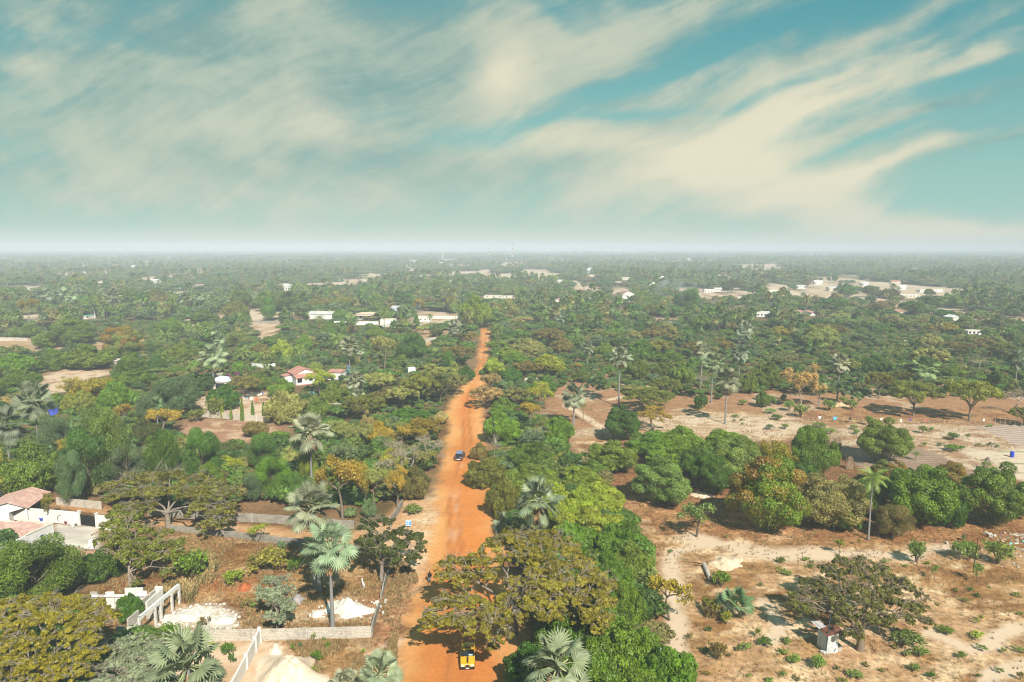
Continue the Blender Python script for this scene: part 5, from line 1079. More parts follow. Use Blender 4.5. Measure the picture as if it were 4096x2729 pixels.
def sheaf(fr, x, yb, wpx, h, label, m_=None, n=110, sp=.5):
    P = gp(fr, x, yb); wm = wpx / FR[fr][2] * depth(P) / F; rr_ = random.Random(int(x)); b = MB()
    for i in range(n): u = rr_.uniform(-.5, .5) * wm; w_ = rr_.uniform(-.3, .3) * wm * .5; hh = h * rr_.uniform(.7, 1.08); b.tube((u, w_, 0), (u * (1 - sp) + rr_.gauss(0, .12), w_ * (1 - sp) + rr_.gauss(0, .1), hh), .035, .012, 4, cap=False)
    return tag(b.build('stalk_sheaf', m_ or mat('stalks', (.56, .40, .25), var=.35, scale=3), None, tuple(P)), label, 'sheaf', 'sheaves of stalks')
sheaf('j', 535, 1100, 115, 3.6, 'wide pale sheaf of upright stalks at the corner of the ploughed plot', sp=.05, n=200); sheaf('j', 668, 1292, 60, 2.8, 'small cone shaped sheaf of stalks near the tall feather palm'); sheaf('j', 1893, 1338, 70, 2.6, 'standing sheaf under the green bush beside the vegetable beds', n=70)
def drum(fr, x, yb, wpx, h, m_, label):
    P = gp(fr, x, yb); rr_ = wpx / FR[fr][2] * depth(P) / F / 2; b = MB().tube((0, 0, 0), (0, 0, h), rr_ * .94, rr_ * .94, 16)
    for z in (.0, .33, .66, 1.0): b.tube((0, 0, z * h - .03 * (z > 0)), (0, 0, z * h + .03), rr_, rr_, 16)
    return tag(b.build('barrel', m_, None, tuple(P)), label, 'barrel')
drum('j', 2123, 1182, 34, 1.25, mat('barrel_blue', (.01, .06, .55), rough=.4), 'bright blue barrel beside the vegetable beds'); heap('straw_heap', 'j', 1905, 1225, 90, 3, .7, mat('compost', (.30, .22, .17), var=.4, scale=5, bump=1.), 'low grey brown heap above the vegetable beds', 'compost heap', 3, rough=.8)
# pots, tyre and tools in the courtyard
def pot(fr, x, y, r_, h, m_, label, plant=None):
    P = gp(fr, x, y); b = MB().tube((0, 0, 0), (0, 0, h), r_ * .65, r_, 12).tube((0, 0, h), (0, 0, h + .06), r_ * 1.12, r_ * 1.12, 12); return tag(b.build('plant_pot', m_, None, tuple(P)), label, 'pot', 'pots in the courtyard')
pot('t', 820, 352, .45, .5, WHITE, 'white round pot in front of the white compound wall'); pot('t', 472, 295, .4, .6, CL['b'], 'blue pot against the white compound wall'); pot('t', 1000, 605, .5, .5, WHITE, 'white pot at the lower right of the courtyard'); pot('t', 740, 322, .3, .35, CL['r'], 'small dark pot beside the wire ring')
b = MB(); P = gp('t', 685, 322)
for i in range(24): a0, a1 = i / 24 * 6.283, (i + 1) / 24 * 6.283; b.tube((math.cos(a0) * .78, .25 - .3 * math.sin(a0) * .3, .8 + math.sin(a0) * .78), (math.cos(a1) * .78, .25 - .3 * math.sin(a1) * .3, .8 + math.sin(a1) * .78), .03, .03, 5, cap=False)
tag(b.build('hose_ring', BLACK, None, tuple(P)), 'dark coil of hose leaning on the white compound wall', 'hose')
P, Q = gp('t', 1018, 460), gp('t', 1115, 430); v = Vector(Q - P); tag(MB().tube((0, 0, .15), tuple(v + Vector((0, 0, .5))), .09, .09, 6).build('timber_beam', mat('brown_timber', (.30, .14, .05)), None, tuple(P)), 'brown timber lying on the paved courtyard', 'timber')
tag(MB().box(-.35, .35, -.35, .35, 0, 1.5).build('plinth_block', WHITE, None, tuple(gp('t', 1028, 600)), .3, bevel=.03), 'white square plinth at the edge of the paved courtyard', 'plinth')
P = gp('t', 965, 625); b = MB().box(-.3, .3, -.3, .3, .42, .47).box(-.3, .3, .26, .30, .47, .95)
for s1_ in (-1, 1):
    for s2_ in (-1, 1): b.box(s1_ * .27 - .02, s1_ * .27 + .02, s2_ * .27 - .02, s2_ * .27 + .02, 0, .42)
tag(b.build('garden_chair', CREAM, None, tuple(P), .5), 'pale garden chair at the lower edge of the courtyard', 'chair')
# ---------------- houses of the middle distance and the far plain
house('l', 1000, 702, 0, 8, 3.4, 0, 'long white house with a tan roof and a red trimmed porch', rm=TAN, roof='hip', rh=1.3, wpx=210, wins=[('f', .25, 1, 1.2, 1.3, 'w'), ('f', .5, .1, 1.2, 2.1, 'd'), ('f', .75, 1, 1.2, 1.3, 'w')], porch=(2.2, 2.6, PINKT), clear=30)
house('l', 1180, 745, 0, 7, 3.0, 4, 'white flat roofed block right of the long tan roofed house', rm=CREAM, roof='flat', wpx=130, clear=20); wall('field_wall', 'l', [(720, 745), (960, 748), (1100, 748)], 2.2, .3, PLASW, 'long bright white wall in front of the tan roofed house'); wall('field_wall', 'l', [(1110, 770), (1400, 768), (1640, 768)], 1.9, .3, GREYW, 'grey wall closing the far pale yard')
house('l', 1245, 662, 0, 8, 5.0, 0, 'tall pale shed behind the tan roofed house', wm=BLUEROOF, rm=TIN, roof='mono', rh=1.0, wpx=75, clear=10); house('l', 1500, 720, 0, 5, 2.6, 0, 'small white outhouse with three dark windows', rm=CREAM, roof='flat', wpx=95, wins=row(3, 1, .9, .9), clear=20)
wall('field_wall', 'l', [(1440, 697), (1640, 695), (1830, 698)], 1.9, .3, BLOCKW, 'pale wall across the middle of the far pale yard'); house('l', 600, 700, 0, 10, 3.6, -6, 'pale tin roofed house left of the dark round acacia', rm=TIN, roof='gable', rh=1.6, wpx=210, clear=10)
house('l', 290, 455, 0, 14, 4.6, 6, 'grey roofed house with an arched porch in the left distance', rm=TIN, roof='hip', rh=3.2, wpx=150, wins=row(7, 1.0, 1.2, 2.2), clear=20); house('l', 552, 450, 0, 10, 3.6, 0, 'small house with a pale pink roof right of the grey roofed one', rm=TAN, roof='hip', rh=2, wpx=50, clear=10)
FARH = [('k', 250, 462, 130, 4.0, TIN, 'gable', 'long tin roofed house at the left edge of the palms'), ('k', 1320, 392, 105, 5, WHITE, 'mono', 'white long roofed house with a gable in the left distance'), ('k', 150, 660, 60, 3, WHITE, 'flat', 'small white wall of a house behind the small golden tree'), ('k', 860, 390, 60, 3, TAN, 'hip', 'small pale roof among the left palms'), ('k', 710, 245, 75, 6, TIN, 'gable', 'pale barn roof on the left plain'), ('k', 870, 250, 50, 5, TIN, 'gable', 'second pale barn right of the first on the left plain'),
        ('k', 1260, 243, 60, 6, WHITE, 'flat', 'white far building with a slim tower'), ('k', 1135, 262, 40, 6, BLUEROOF, 'gable', 'small white and blue far building'), ('k', 1420, 183, 65, 8, TAN, 'gable', 'wide pale far building near the left horizon'), ('k', 25, 195, 45, 6, TIN, 'gable', 'far pale roof at the left edge'), ('k', 125, 220, 40, 6, TIN, 'flat', 'far flat pale roof near the left edge'), ('k', 1815, 222, 35, 6, TAN, 'hip', 'far pinkish roof left of the masts'), ('k', 1520, 352, 40, 5, TIN, 'hip', 'small pale hipped roof in the left middle distance'), ('k', 2290, 315, 20, 4, WHITE, 'flat', 'tiny white block in the left middle distance'),
        ('k', 1930, 560, 40, 3, WHITE, 'mono', 'small white roof between the left palms'), ('l', 1395, 222, 80, 8, WHITE, 'hip', 'white stepped far building in the centre distance'), ('l', 1195, 248, 50, 5, TIN, 'flat', 'low pale far building in the centre'), ('l', 1640, 232, 60, 6, TAN, 'gable', 'pale far house at the foot of the leftmost mast'), ('l', 1370, 285, 30, 4, WHITE, 'flat', 'tiny white far block below the stepped building'), ('l', 1000, 395, 60, 4, CREAM, 'flat', 'low pale building beside the palm grove'), ('l', 1720, 392, 50, 4, TAN, 'flat', 'low tan building in the palm grove'),
        ('l', 2140, 522, 300, 3, CREAM, 'flat', 'very long low white building beyond the road end'), ('m', 770, 300, 55, 9, TIN, 'hip', 'two storey pagoda like house in the right centre distance'), ('m', 635, 345, 70, 5, CREAM, 'hip', 'pale hip roofed house left of the two storey one'), ('m', 790, 345, 70, 4.5, TAN, 'gable', 'pale gabled house below the two storey one'), ('m', 530, 390, 90, 4.5, CREAM, 'flat', 'pale block with a dark doorway in the right centre'), ('m', 690, 475, 75, 3.5, PINKT, 'mono', 'orange roofed shed beside the twin fan palms'),
        ('m', 850, 452, 70, 3, PINKT, 'gable', 'low pink roofed house right of the twin fan palms'), ('m', 1070, 365, 80, 4, TAN, 'gable', 'far gabled house in the right centre'), ('m', 1020, 415, 55, 5, TAN, 'gable', 'house with a thin chimney left of the gabled white house'), ('m', 1390, 358, 60, 4.5, WHITE, 'hip', 'small white house with a hip roof in the right distance'), ('m', 1300, 408, 60, 4, CREAM, 'flat', 'pale house half hidden by trees'), ('m', 1950, 305, 60, 5, WHITE, 'hip', 'white roof in the hazy right distance'),
        ('m', 1540, 270, 30, 6, CREAM, 'flat', 'small far cream block'), ('m', 1510, 190, 80, 6, CREAM, 'flat', 'far pale roofs near the horizon'), ('m', 1620, 192, 50, 6, TIN, 'gable', 'far pale gable near the horizon'), ('m', 1870, 465, 60, 4, WHITE, 'gable', 'white gabled house left of the smoke'), ('m', 1800, 470, 110, 3.5, WHITE, 'flat', 'white low building before the white gabled house'), ('m', 1690, 485, 60, 3.5, PINKT, 'mono', 'low red roofed shed left of the white low building'), ('m', 2060, 545, 130, 3.2, TIN, 'mono', 'grey roofed shed beneath the smoke'),
        ('m', 2270, 680, 150, 3.6, WHITE, 'flat', 'bright white flat roofed building at the foot of the smoky trees'), ('m', 80, 522, 140, 3, CREAM, 'flat', 'low white wall like building right of the road end'), ('m', 355, 525, 40, 3, WHITE, 'flat', 'tiny white building beside the orange tree'), ('m', 490, 550, 40, 3, PINKT, 'gable', 'small pink roof behind the low palms'), ('n', 590, 405, 70, 5, WHITE, 'gable', 'white gabled house among the right trees'), ('n', 720, 460, 90, 4.5, TIN, 'gable', 'tin roofed house right of the white gabled one'), ('n', 440, 440, 70, 4, TIN, 'gable', 'tin roof behind the round dark tree'),
        ('n', 1000, 415, 70, 4, WHITE, 'mono', 'white sloping roof by the pale pole'), ('n', 1255, 405, 75, 5, PINKT, 'gable', 'house with a bright orange roof in the right distance'), ('n', 1320, 450, 60, 4.5, WHITE, 'gable', 'white gable below the orange roofed house'), ('n', 1110, 575, 120, 3.6, PINKT, 'hip', 'broad faded red hip roof with two white tanks'), ('n', 1380, 518, 170, 3.0, WHITE, 'flat', 'long white building behind the dark umbrella tree'), ('n', 1560, 470, 240, 3, CREAM, 'flat', 'long cream wall like building in the right distance'), ('n', 1820, 470, 80, 3, CREAM, 'flat', 'cream block at the end of the long cream one'),
        ('n', 1765, 735, 60, 5, WHITE, 'hip', 'small white two storey house at the right'), ('n', 440, 670, 60, 3, PINKT, 'mono', 'orange roofed shed behind the broad deep green crown'), ('n', 540, 672, 50, 3, PINKT, 'mono', 'second orange shed right of the first'), ('n', 1300, 665, 60, 3, PINKT, 'mono', 'small orange roof right of the leafy crowns'), ('n', 200, 480, 90, 3.5, CREAM, 'flat', 'cream block at the left of the right hand trees'), ('n', 1960, 840, 180, 2.6, CREAM, 'flat', 'long pale low wall like building at the right edge trees'), ('n', 790, 295, 35, 6, WHITE, 'flat', 'tiny white block in the right haze'), ('n', 40, 220, 60, 6, WHITE, 'flat', 'faint white building in the right haze'),
        ('k', 1790, 470, 30, 3, WHITE, 'flat', 'tiny white wall between fan palms'), ('k', 730, 700, 50, 2.4, mat('teal_paint', (.15, .45, .42), var=.2), 'flat', 'low teal painted wall by the red soil'), ('k', 2040, 360, 30, 3, TIN, 'gable', 'tiny tin roof beyond the fan palms')]
for i, (fr, x_, y_, w_, h_, rm_, rf, lb) in enumerate(FARH):
    D_ = 8 if w_ < 100 else 6; house(fr, x_, y_, 0, D_, h_ * (.75 if rf != 'flat' else .9), (i * 37 % 25) - 12, lb, wm=WHITE if i % 3 else CREAM, rm=rm_, roof=rf, rh=h_ * .3, wpx=w_ * .95, wins=row(max(2, min(5, int(w_ / 25))), .9, 1.1, 1.2) if w_ > 45 else (), clear=22 + i % 3 * 5)
c = house('m', 1097, 550, 0, 8, 7.2, 8, 'white gabled house with a broken pinkish roof', rm=PINKT, roof='gable', ridge='y', rh=2.6, wpx=110, wins=[('f', .45, 3.6, 1.6, 1.8, 'w'), ('f', .7, .8, 1.4, 1.6, 'w')], clear=40)
# ---------------- cars
TAXI = mat('taxi_yellow', (.70, .38, .02), rough=.35, var=.12, scale=3, spec=.5); CHROME = mat('chrome', (.8, .8, .8), rough=.2, metal=1.0); TYRE = mat('tyre', (.02, .02, .02)); LAMP = mat('lamp_glass', (.80, .82, .85), rough=.15); NAVY = mat('navy_paint', (.035, .045, .09), rough=.25, spec=.6); RED = mat('tail_red', (.5, .02, .02), rough=.3)
def wheel(root, x, y, r_=.31, w_=.2):
    w = MB().tube((-w_ / 2, 0, 0), (w_ / 2, 0, 0), r_, r_, 16).build('wheel', TYRE, root, (x, y, r_)); s_ = 1 if x > 0 else -1; MB().tube((s_ * w_ / 2 + s_ * .002, 0, 0), (s_ * w_ / 2 + s_ * .02, 0, 0), r_ * .6, r_ * .5, 12).build('rim', CHROME, w)
def shell(st, n=None):
    """st: list of (y, half width, z floor, z shoulder, z top, top half width)"""
    rings = []
    for y, hw, z0, zs, zt, tw in st: rings.append([(-hw * .92, y, z0), (hw * .92, y, z0), (hw, y, z0 + .12), (hw, y, zs - .05), (hw * .98, y, zs), (tw, y, zt), (tw * .5, y, zt + .012), (-tw * .5, y, zt + .012), (-tw, y, zt), (-hw * .98, y, zs), (-hw, y, zs - .05), (-hw, y, z0 + .12)])
    return MB().loft(rings)
c = gp('s', 1871, 2636); tx = empty('taxi', tuple(c), 'yellow saloon taxi with a dark bonnet stripe driving towards the viewer', 'car', rz=R(3))
shell([(-2.25, .78, .32, .58, .62, .70), (-2.18, .83, .25, .66, .72, .76), (-1.6, .86, .22, .80, .84, .78), (-.95, .87, .2, .88, .92, .78), (-.1, .87, .2, .92, .94, .80), (1.0, .87, .2, .92, .95, .80), (1.45, .86, .22, .90, .95, .78), (2.05, .83, .26, .86, .91, .74), (2.2, .78, .34, .70, .74, .68)]).build('body', TAXI, tx, smooth=False)
MB().loft([[(-.74, -.25, 1.30), (.74, -.25, 1.30), (.66, -.22, 1.37), (-.66, -.22, 1.37)], [(-.76, .3, 1.33), (.76, .3, 1.33), (.68, .3, 1.41), (-.68, .3, 1.41)], [(-.74, 1.0, 1.30), (.74, 1.0, 1.30), (.66, .98, 1.38), (-.66, .98, 1.38)]]).build('roof', TAXI, tx)
MB().quad((-.78, -.93, .93), (.78, -.93, .93), (.68, -.25, 1.32), (-.68, -.25, 1.32)).build('windscreen', GLASS, tx); MB().quad((.74, 1.55, .95), (-.74, 1.55, .95), (-.66, 1.0, 1.32), (.66, 1.0, 1.32)).build('rear_window', GLASS, tx)
for s_ in (-1, 1):
    MB().quad((s_ * .81, -.85, .93), (s_ * .81, 1.42, .94), (s_ * .72, .98, 1.32), (s_ * .72, -.23, 1.32)).build('side_window', GLASS, tx)
    for y0, y1, y2, y3 in ((-.93, -.83, -.21, -.29), (.28, .36, .36, .28), (1.40, 1.55, 1.02, .94)): MB().quad((s_ * .83, y0, .93), (s_ * .83, y1, .93), (s_ * .735, y2, 1.325), (s_ * .735, y3, 1.325)).build('door_pillar', TAXI, tx)
    MB().box(s_ * .92 - .09, s_ * .92 + .09, -.72, -.60, .93, 1.05).build('mirror', BLACK, tx); MB().box(s_ * .58 - .19, s_ * .58 + .19, -2.275, -2.20, .50, .66).build('headlight', LAMP, tx)
    wheel(tx, s_ * .80, -1.42); wheel(tx, s_ * .80, 1.35)
MB().box(-.26, .26, -2.31, -2.26, .42, .70).build('grille', CHROME, tx); MB().box(-.20, .20, -2.325, -2.312, .46, .64).build('grille_bars', BLACK, tx); MB().box(-.86, .86, -2.38, -2.22, .24, .42).build('bumper', BLACK, tx); MB().box(-.2, .2, -2.40, -2.382, .28, .38).build('number_plate', WHITE, tx)
for i in range(5): MB().quad((-.11, -2.05 + i * .21, .7795 + i * .029), (.11, -2.05 + i * .21, .7795 + i * .029), (.11, -1.90 + i * .21, .80 + i * .029), (0, -1.84 + i * .21, .809 + i * .029), (-.11, -1.90 + i * .21, .80 + i * .029)).build('bonnet_stripe', BLACK, tx, (0, 0, .05))
MB().box(-.32, .32, .05, .33, 1.425, 1.432).build('sunroof', BLACK, tx); MB().box(-.42, -.12, .70, .84, 1.41, 1.53).build('roof_sign', mat('roof_sign', (.80, .72, .10)), tx); MB().box(.15, .6, -.86, -.62, .99, 1.08).build('dashboard_paper', mat('paper', (.6, .75, .78)), tx); MB().tube((0, -2.24, .72), (0, -2.24, .80), .012, .012, 5).build('bonnet_mascot', CHROME, tx)
c = gp('s', 1834, 1846); sv = empty('off_road_car', tuple(c), 'dark blue four wheel drive driving away up the red road', 'car', rz=R(-6)); ly = 2.15
shell([(-2.1 + ly, .80, .45, .9, .95, .76), (-2.0 + ly, .88, .38, 1.05, 1.08, .82), (-.5 + ly, .90, .36, 1.1, 1.12, .84), (.9 + ly, .90, .36, 1.08, 1.12, .82), (2.0 + ly, .88, .38, 1.0, 1.04, .78), (2.15 + ly, .80, .45, .85, .9, .7)]).build('body', NAVY, sv)
MB().loft([[(-.84, -2.02 + ly, 1.09), (.84, -2.02 + ly, 1.09), (.74, -1.88 + ly, 1.80), (-.74, -1.88 + ly, 1.80)], [(-.86, .75 + ly, 1.12), (.86, .75 + ly, 1.12), (.76, .30 + ly, 1.82), (-.76, .30 + ly, 1.82)]]).build('cabin', NAVY, sv)
MB().loft([[(-.72, -1.9 + ly, 1.805), (.72, -1.9 + ly, 1.805), (.68, -1.8 + ly, 1.87), (-.68, -1.8 + ly, 1.87)], [(-.74, .3 + ly, 1.825), (.74, .3 + ly, 1.825), (.68, .2 + ly, 1.89), (-.68, .2 + ly, 1.89)]]).build('roof', mat('roof_bluegrey', (.16, .21, .36), rough=.3), sv)
MB().quad((-.70, -2.022 + ly, 1.16), (.70, -2.022 + ly, 1.16), (.64, -1.918 + ly, 1.72), (-.64, -1.918 + ly, 1.72)).build('rear_window', GLASS, sv)
for s_ in (-1, 1):
    MB().quad((s_ * .862, -1.8 + ly, 1.17), (s_ * .878, .55 + ly, 1.18), (s_ * .79, .22 + ly, 1.72), (s_ * .775, -1.75 + ly, 1.72)).build('side_window', GLASS, sv); MB().box(s_ * .78 - .08, s_ * .78 + .08, -2.13 + ly, -2.08 + ly, .72, .98).build('tail_light', RED, sv); MB().box(s_ * .98 - .1, s_ * .98 + .1, .55 + ly, .68 + ly, 1.15, 1.32).build('mirror', BLACK, sv); wheel(sv, s_ * .82, -1.35 + ly, .38, .24); wheel(sv, s_ * .82, 1.35 + ly, .38, .24)
MB().box(-.92, .92, -2.28 + ly, -2.1 + ly, .42, .56).build('bumper', CHROME, sv); MB().box(-.36, .36, -2.31 + ly, -2.285 + ly, .40, .62).build('number_plate', WHITE, sv); MB().tube((-.05, -2.14 + ly, 1.02), (-.05, -2.30 + ly, 1.02), .33, .33, 16).build('spare_wheel', TYRE, sv); MB().box(.25, .5, -2.16 + ly, -2.12 + ly, .86, .94).build('rear_badge', WHITE, sv)
# ---------------- person and goats: one skinned body each
def skinned(name, joints, edges, rad, m_, parent=None, loc=(0, 0, 0), rz=0.0, root=0, sub=1):
    me = bpy.data.meshes.new(name); me.from_pydata(joints, edges, []); me.materials.append(m_); o = put(name, me, parent, loc, rz); sk = o.modifiers.new('skin', 'SKIN'); me.skin_vertices.new() if not me.skin_vertices else None
    for i, r_ in enumerate(rad): v = me.skin_vertices[0].data[i]; v.radius = r_ if isinstance(r_, tuple) else (r_, r_); v.use_root = (i == root)
    ss_ = o.modifiers.new('smooth', 'SUBSURF'); ss_.levels = sub; ss_.render_levels = sub; me.update(); return o
SKIN = mat('dark_skin', (.055, .028, .018), rough=.6); JACK = mat('black_jacket', (.012, .011, .012), rough=.8); TROU = mat('grey_trousers', (.22, .25, .26), var=.25, scale=9); SHOE = mat('brown_shoe', (.06, .03, .02)); HAIR = mat('black_hair', (.01, .008, .007))
c = gp('s', 1719, 2328.5); J, E, Rr = [], [], []
def jn(p, r_, par=None): J.append(p); Rr.append(r_); E.append((par, len(J) - 1)) if par is not None else None; return len(J) - 1
pe = jn((0, 0, .95), (.15, .11)); sp = jn((0, 0, 1.15), (.14, .10), pe); ch = jn((0, .01, 1.36), (.17, .11), sp); nk = jn((0, 0, 1.50), .055, ch); hd0 = jn((0, .0, 1.58), (.07, .085), nk); hd1 = jn((0, .0, 1.68), (.078, .095), hd0); jn((0, 0, 1.745), (.05, .06), hd1)
nose = jn((0, .105, 1.64), .014, hd1)
for s_ in (-1, 1):
    sh_ = jn((s_ * .19, 0, 1.42), .065, ch); el_ = jn((s_ * .24, -.02, 1.13), .045, sh_); wr = jn((s_ * .25, .06 * s_, .90), .030, el_); pm = jn((s_ * .25, .08 * s_, .84), (.036, .018), wr)
    for k in range(4): f1 = jn((s_ * .25 + (k - 1.5) * .004, .08 * s_ + (k - 1.5) * .019, .785), .0095, pm); jn((s_ * .245, .085 * s_ + (k - 1.5) * .018 + .008, .745 + abs(k - 1.5) * .008), .008, f1)
    th_ = jn((s_ * .245, .08 * s_ + .045, .81), .010, pm); hp = jn((s_ * .09, 0, .88), (.085, .09), pe); kn = jn((s_ * .10, .05 * s_, .48), .058, hp); an = jn((s_ * .10, -.02 + .10 * s_, .09), .04, kn); jn((s_ * .11, .11 + .10 * s_, .035), (.04, .03), an)
pn = skinned('person', J, E, Rr, SKIN, None, tuple(c), R(5)); tag(pn, 'person in a black jacket and grey trousers walking away along the road edge', 'person')
def rings_tube(nm, m_, chains, cap=True):
    b = MB()
    for chn in chains: b.loft([[(p[0] + math.cos(a) * rx, p[1] + math.sin(a) * ry, p[2]) for a in [i / 12 * 6.283 for i in range(12)]] for p, rx, ry in chn])
    return b.build(nm, m_, pn, smooth=True)
rings_tube('jacket', JACK, [[((0, 0, .78), .215, .16), ((0, 0, .95), .205, .155), ((0, 0, 1.15), .19, .14), ((0, 0, 1.34), .22, .145), ((0, 0, 1.45), .19, .12), ((0, 0, 1.515), .07, .07)]] + [[((s_ * .255, .05 * s_, .90), .05, .055), ((s_ * .25, -.02, 1.13), .065, .07), ((s_ * .21, 0, 1.36), .085, .085), ((s_ * .15, 0, 1.45), .06, .06)] for s_ in (-1, 1)])
rings_tube('trousers', TROU, [[((s_ * .11, -.02 + .10 * s_, .08), .075, .085), ((s_ * .105, .05 * s_, .48), .085, .09), ((s_ * .095, 0, .86), .10, .115), ((s_ * .06, 0, .95), .11, .12)] for s_ in (-1, 1)])
b = MB()
for s_ in (-1, 1): b.box(s_ * .11 - .05, s_ * .11 + .05, -.06 + .10 * s_, .20 + .10 * s_, 0, .085)
b.build('shoes', SHOE, pn, bevel=.02); rings_tube('hair', HAIR, [[((0, -.025, 1.62), .082, .085), ((0, -.018, 1.70), .09, .105), ((0, -.01, 1.765), .07, .085), ((0, 0, 1.79), .02, .03)]])
GOATW = mat('white_coat', (.78, .76, .70), var=.12, scale=5)
def goat(fr, x, y, rz, sc, label, graze=False):
    c = gp(fr, x, y); J.clear(); E.clear(); Rr.clear(); s0 = jn((0, -.32, .62), (.15, .13)); s1_ = jn((0, .0, .60), (.15, .15), s0); s2_ = jn((0, .32, .62), (.13, .15), s1_)
    n0 = jn((0, .45, .72), .085, s2_); hz = .35 if graze else .98; n1 = jn((0, .60 if not graze else .68, .86 if not graze else .55), .06, n0); h0 = jn((0, .68 if not graze else .76, hz), (.055, .06), n1); jn((0, .82 if not graze else .82, hz - .07 if not graze else .20), .03, h0)
    for s_ in (-1, 1):
        jn((s_ * .11, h := (J[h0][1] - .03), J[h0][2] + .02), .018, h0); e1 = jn((s_ * .03, J[h0][1] - .02, J[h0][2] + .10), .012, h0)
        a = jn((s_ * .09, .30, .42), .055, s2_); b_ = jn((s_ * .09, .31, .26), .028, a); jn((s_ * .09, .30, .02), .022, b_); a = jn((s_ * .09, -.34, .45), .065, s0); b_ = jn((s_ * .09, -.28, .32), .038, a); b2 = jn((s_ * .09, -.40, .20), .024, b_); jn((s_ * .09, -.37, .02), .020, b2)
    t0 = jn((0, -.47, .70), .025, s0); jn((0, -.55, .62), .015, t0)
    o = skinned('goat', list(J), list(E), list(Rr), GOATW, None, tuple(c), rz); o.scale = (sc,) * 3; return tag(o, label, 'goat', 'white goats')
goat('e', 1607, 470, R(20), 1.15, 'larger white goat grazing under the mango tree', True); goat('e', 1636, 472, R(-15), .95, 'smaller white goat right of the larger one', True); goat('s', 1453, 2351, R(25), 1.1, 'white goat standing alone in the dry plot')
tag(MB().box(-.25, .25, -.18, .18, 0, .42).build('feed_sack', WHITE, None, tuple(gp('e', 1661, 468)), .4, bevel=.1), 'white sack right of the two goats', 'sack')
YEL = mat('machine_yellow', (.65, .45, .05)); P = gp('l', 1005, 385); lo = empty('digger', tuple(P), 'yellow digging machine parked in the far sandy clearing', 'digger', rz=R(80)); MB().box(-1.2, 1.2, -2.4, 1.2, .9, 2.1).build('body', YEL, lo); MB().box(-1.0, 1.0, -.8, .9, 2.1, 3.2).build('cab', GLASS, lo); MB().tube((0, 1.2, 1.6), (0, 3.4, 3.4), .25, .2).tube((0, 3.4, 3.4), (0, 4.8, 1.2), .2, .18).box(-.7, .7, 4.3, 5.1, .5, 1.3).build('arm', YEL, lo)
for s_ in (-1, 1): MB().box(s_ * 1.1 - .3, s_ * 1.1 + .3, -2.4, 1.6, 0, .9).build('track', BLACK, lo)
# ---------------- landmarks that tree labels can point to
MARKS = [('s', 1873, 2600, 'the yellow taxi'), ('s', 1834, 1835, 'the dark blue car on the road'), ('s', 1720, 2310, 'the walking person'), ('s', 1634, 2095, 'the blue sign board'), ('b', 925, 1010, 'the white rubble pile'), ('r', 560, 400, 'the roofless block building'), ('a', 670, 340, 'the black gate'), ('t', 300, 420, 'the white house with pinkish tiles'), ('e', 425, 1300, 'the small white shed'),
         ('d', 630, 750, 'the sawn palm trunk'), ('e', 1620, 460, 'the two goats'), ('j', 2123, 1165, 'the blue barrel'), ('p', 650, 600, 'the red roofed white villa'), ('g', 605, 850, 'the five column trees'), ('j', 537, 840, 'the sky blue shirt'), ('j', 1870, 850, 'the lone white cloth'), ('j', 535, 1050, 'the wide sheaf of stalks'), ('f', 640, 500, 'the pale clearing at the far left'), ('f', 450, 830, 'the blue tarpaulin'),
         ('l', 1000, 680, 'the long tan roofed house'), ('l', 600, 690, 'the pale tin roofed house'), ('m', 1097, 500, 'the gabled white house'), ('m', 2270, 660, 'the bright white flat building'), ('q', 300, 250, 'the bluish roofed house'), ('m', 1450, 740, 'the clean white distant wall'), ('n', 1110, 560, 'the faded red hip roof'), ('n', 1765, 720, 'the small two storey house'), ('l', 290, 430, 'the arched porch house'), ('k', 250, 450, 'the left tin roofed house'), ('k', 1320, 380, 'the white long roof'),
         ('l', 2140, 515, 'the very long white building'), ('m', 690, 465, 'the orange roofed shed'), ('k', 811, 690, 'the white pole'), ('l', 1000, 390, 'the yellow digger'), ('f', 1000, 350, 'the grey hut in the hedge'), ('f', 100, 140, 'the pale wall at the far left'), ('l', 1560, 885, 'the curving pale wall'), ('h', 1400, 505, 'the short pink wall in the thicket'), ('h', 1080, 900, 'the bleached palm pole'), ('j', 570, 720, 'the pile of palm waste'), ('l', 1443, 600, 'the distant dark water tank'), ('b', 480, 1500, 'the large sand heap'), ('b', 545, 930, 'the gravel heap'), ('h', 2045, 160, 'the grey palm snag'), ('e', 1498, 700, 'the thin dark pole on the field'), ('p', 1175, 1000, 'the black water tank')]
# ------------------------------------------------------------------ trees and plants
C = dict(L2=(.075, .088, .018), K3=(.074, .074, .030), A2=(.108, .094, .018), A3=(.112, .098, .014), K2=(.032, .040, .014), O2=(.080, .078, .022), G=(.056, .098, .013), D=(.032, .068, .012), M=(.060, .088, .018), O=(.088, .096, .026), B=(.100, .084, .038), Y=(.185, .135, .03), L=(.120, .150, .024),
         T=(.062, .095, .075), E=(.042, .088, .026), S=(.130, .135, .070), R=(.19, .145, .10), F=(.108, .128, .150), P=(.085, .12, .045), K=(.045, .055, .022), A=(.145, .122, .020), H=(.085,.115,.050))
C = {k: tuple(min(.45, q * g_) for q, g_ in zip(v, (2.05, 2.05, 1.05))) for k, v in C.items()}
CW = dict(G='bright green', D='deep green', M='mid green', O='olive', B='brownish olive', Y='yellow', L='yellow green', T='blue green', E='cool green', S='pale grey green', R='greyish brown',
          F='silvery green', P='dull green', K='blackish green', A='golden olive', H='pale green')
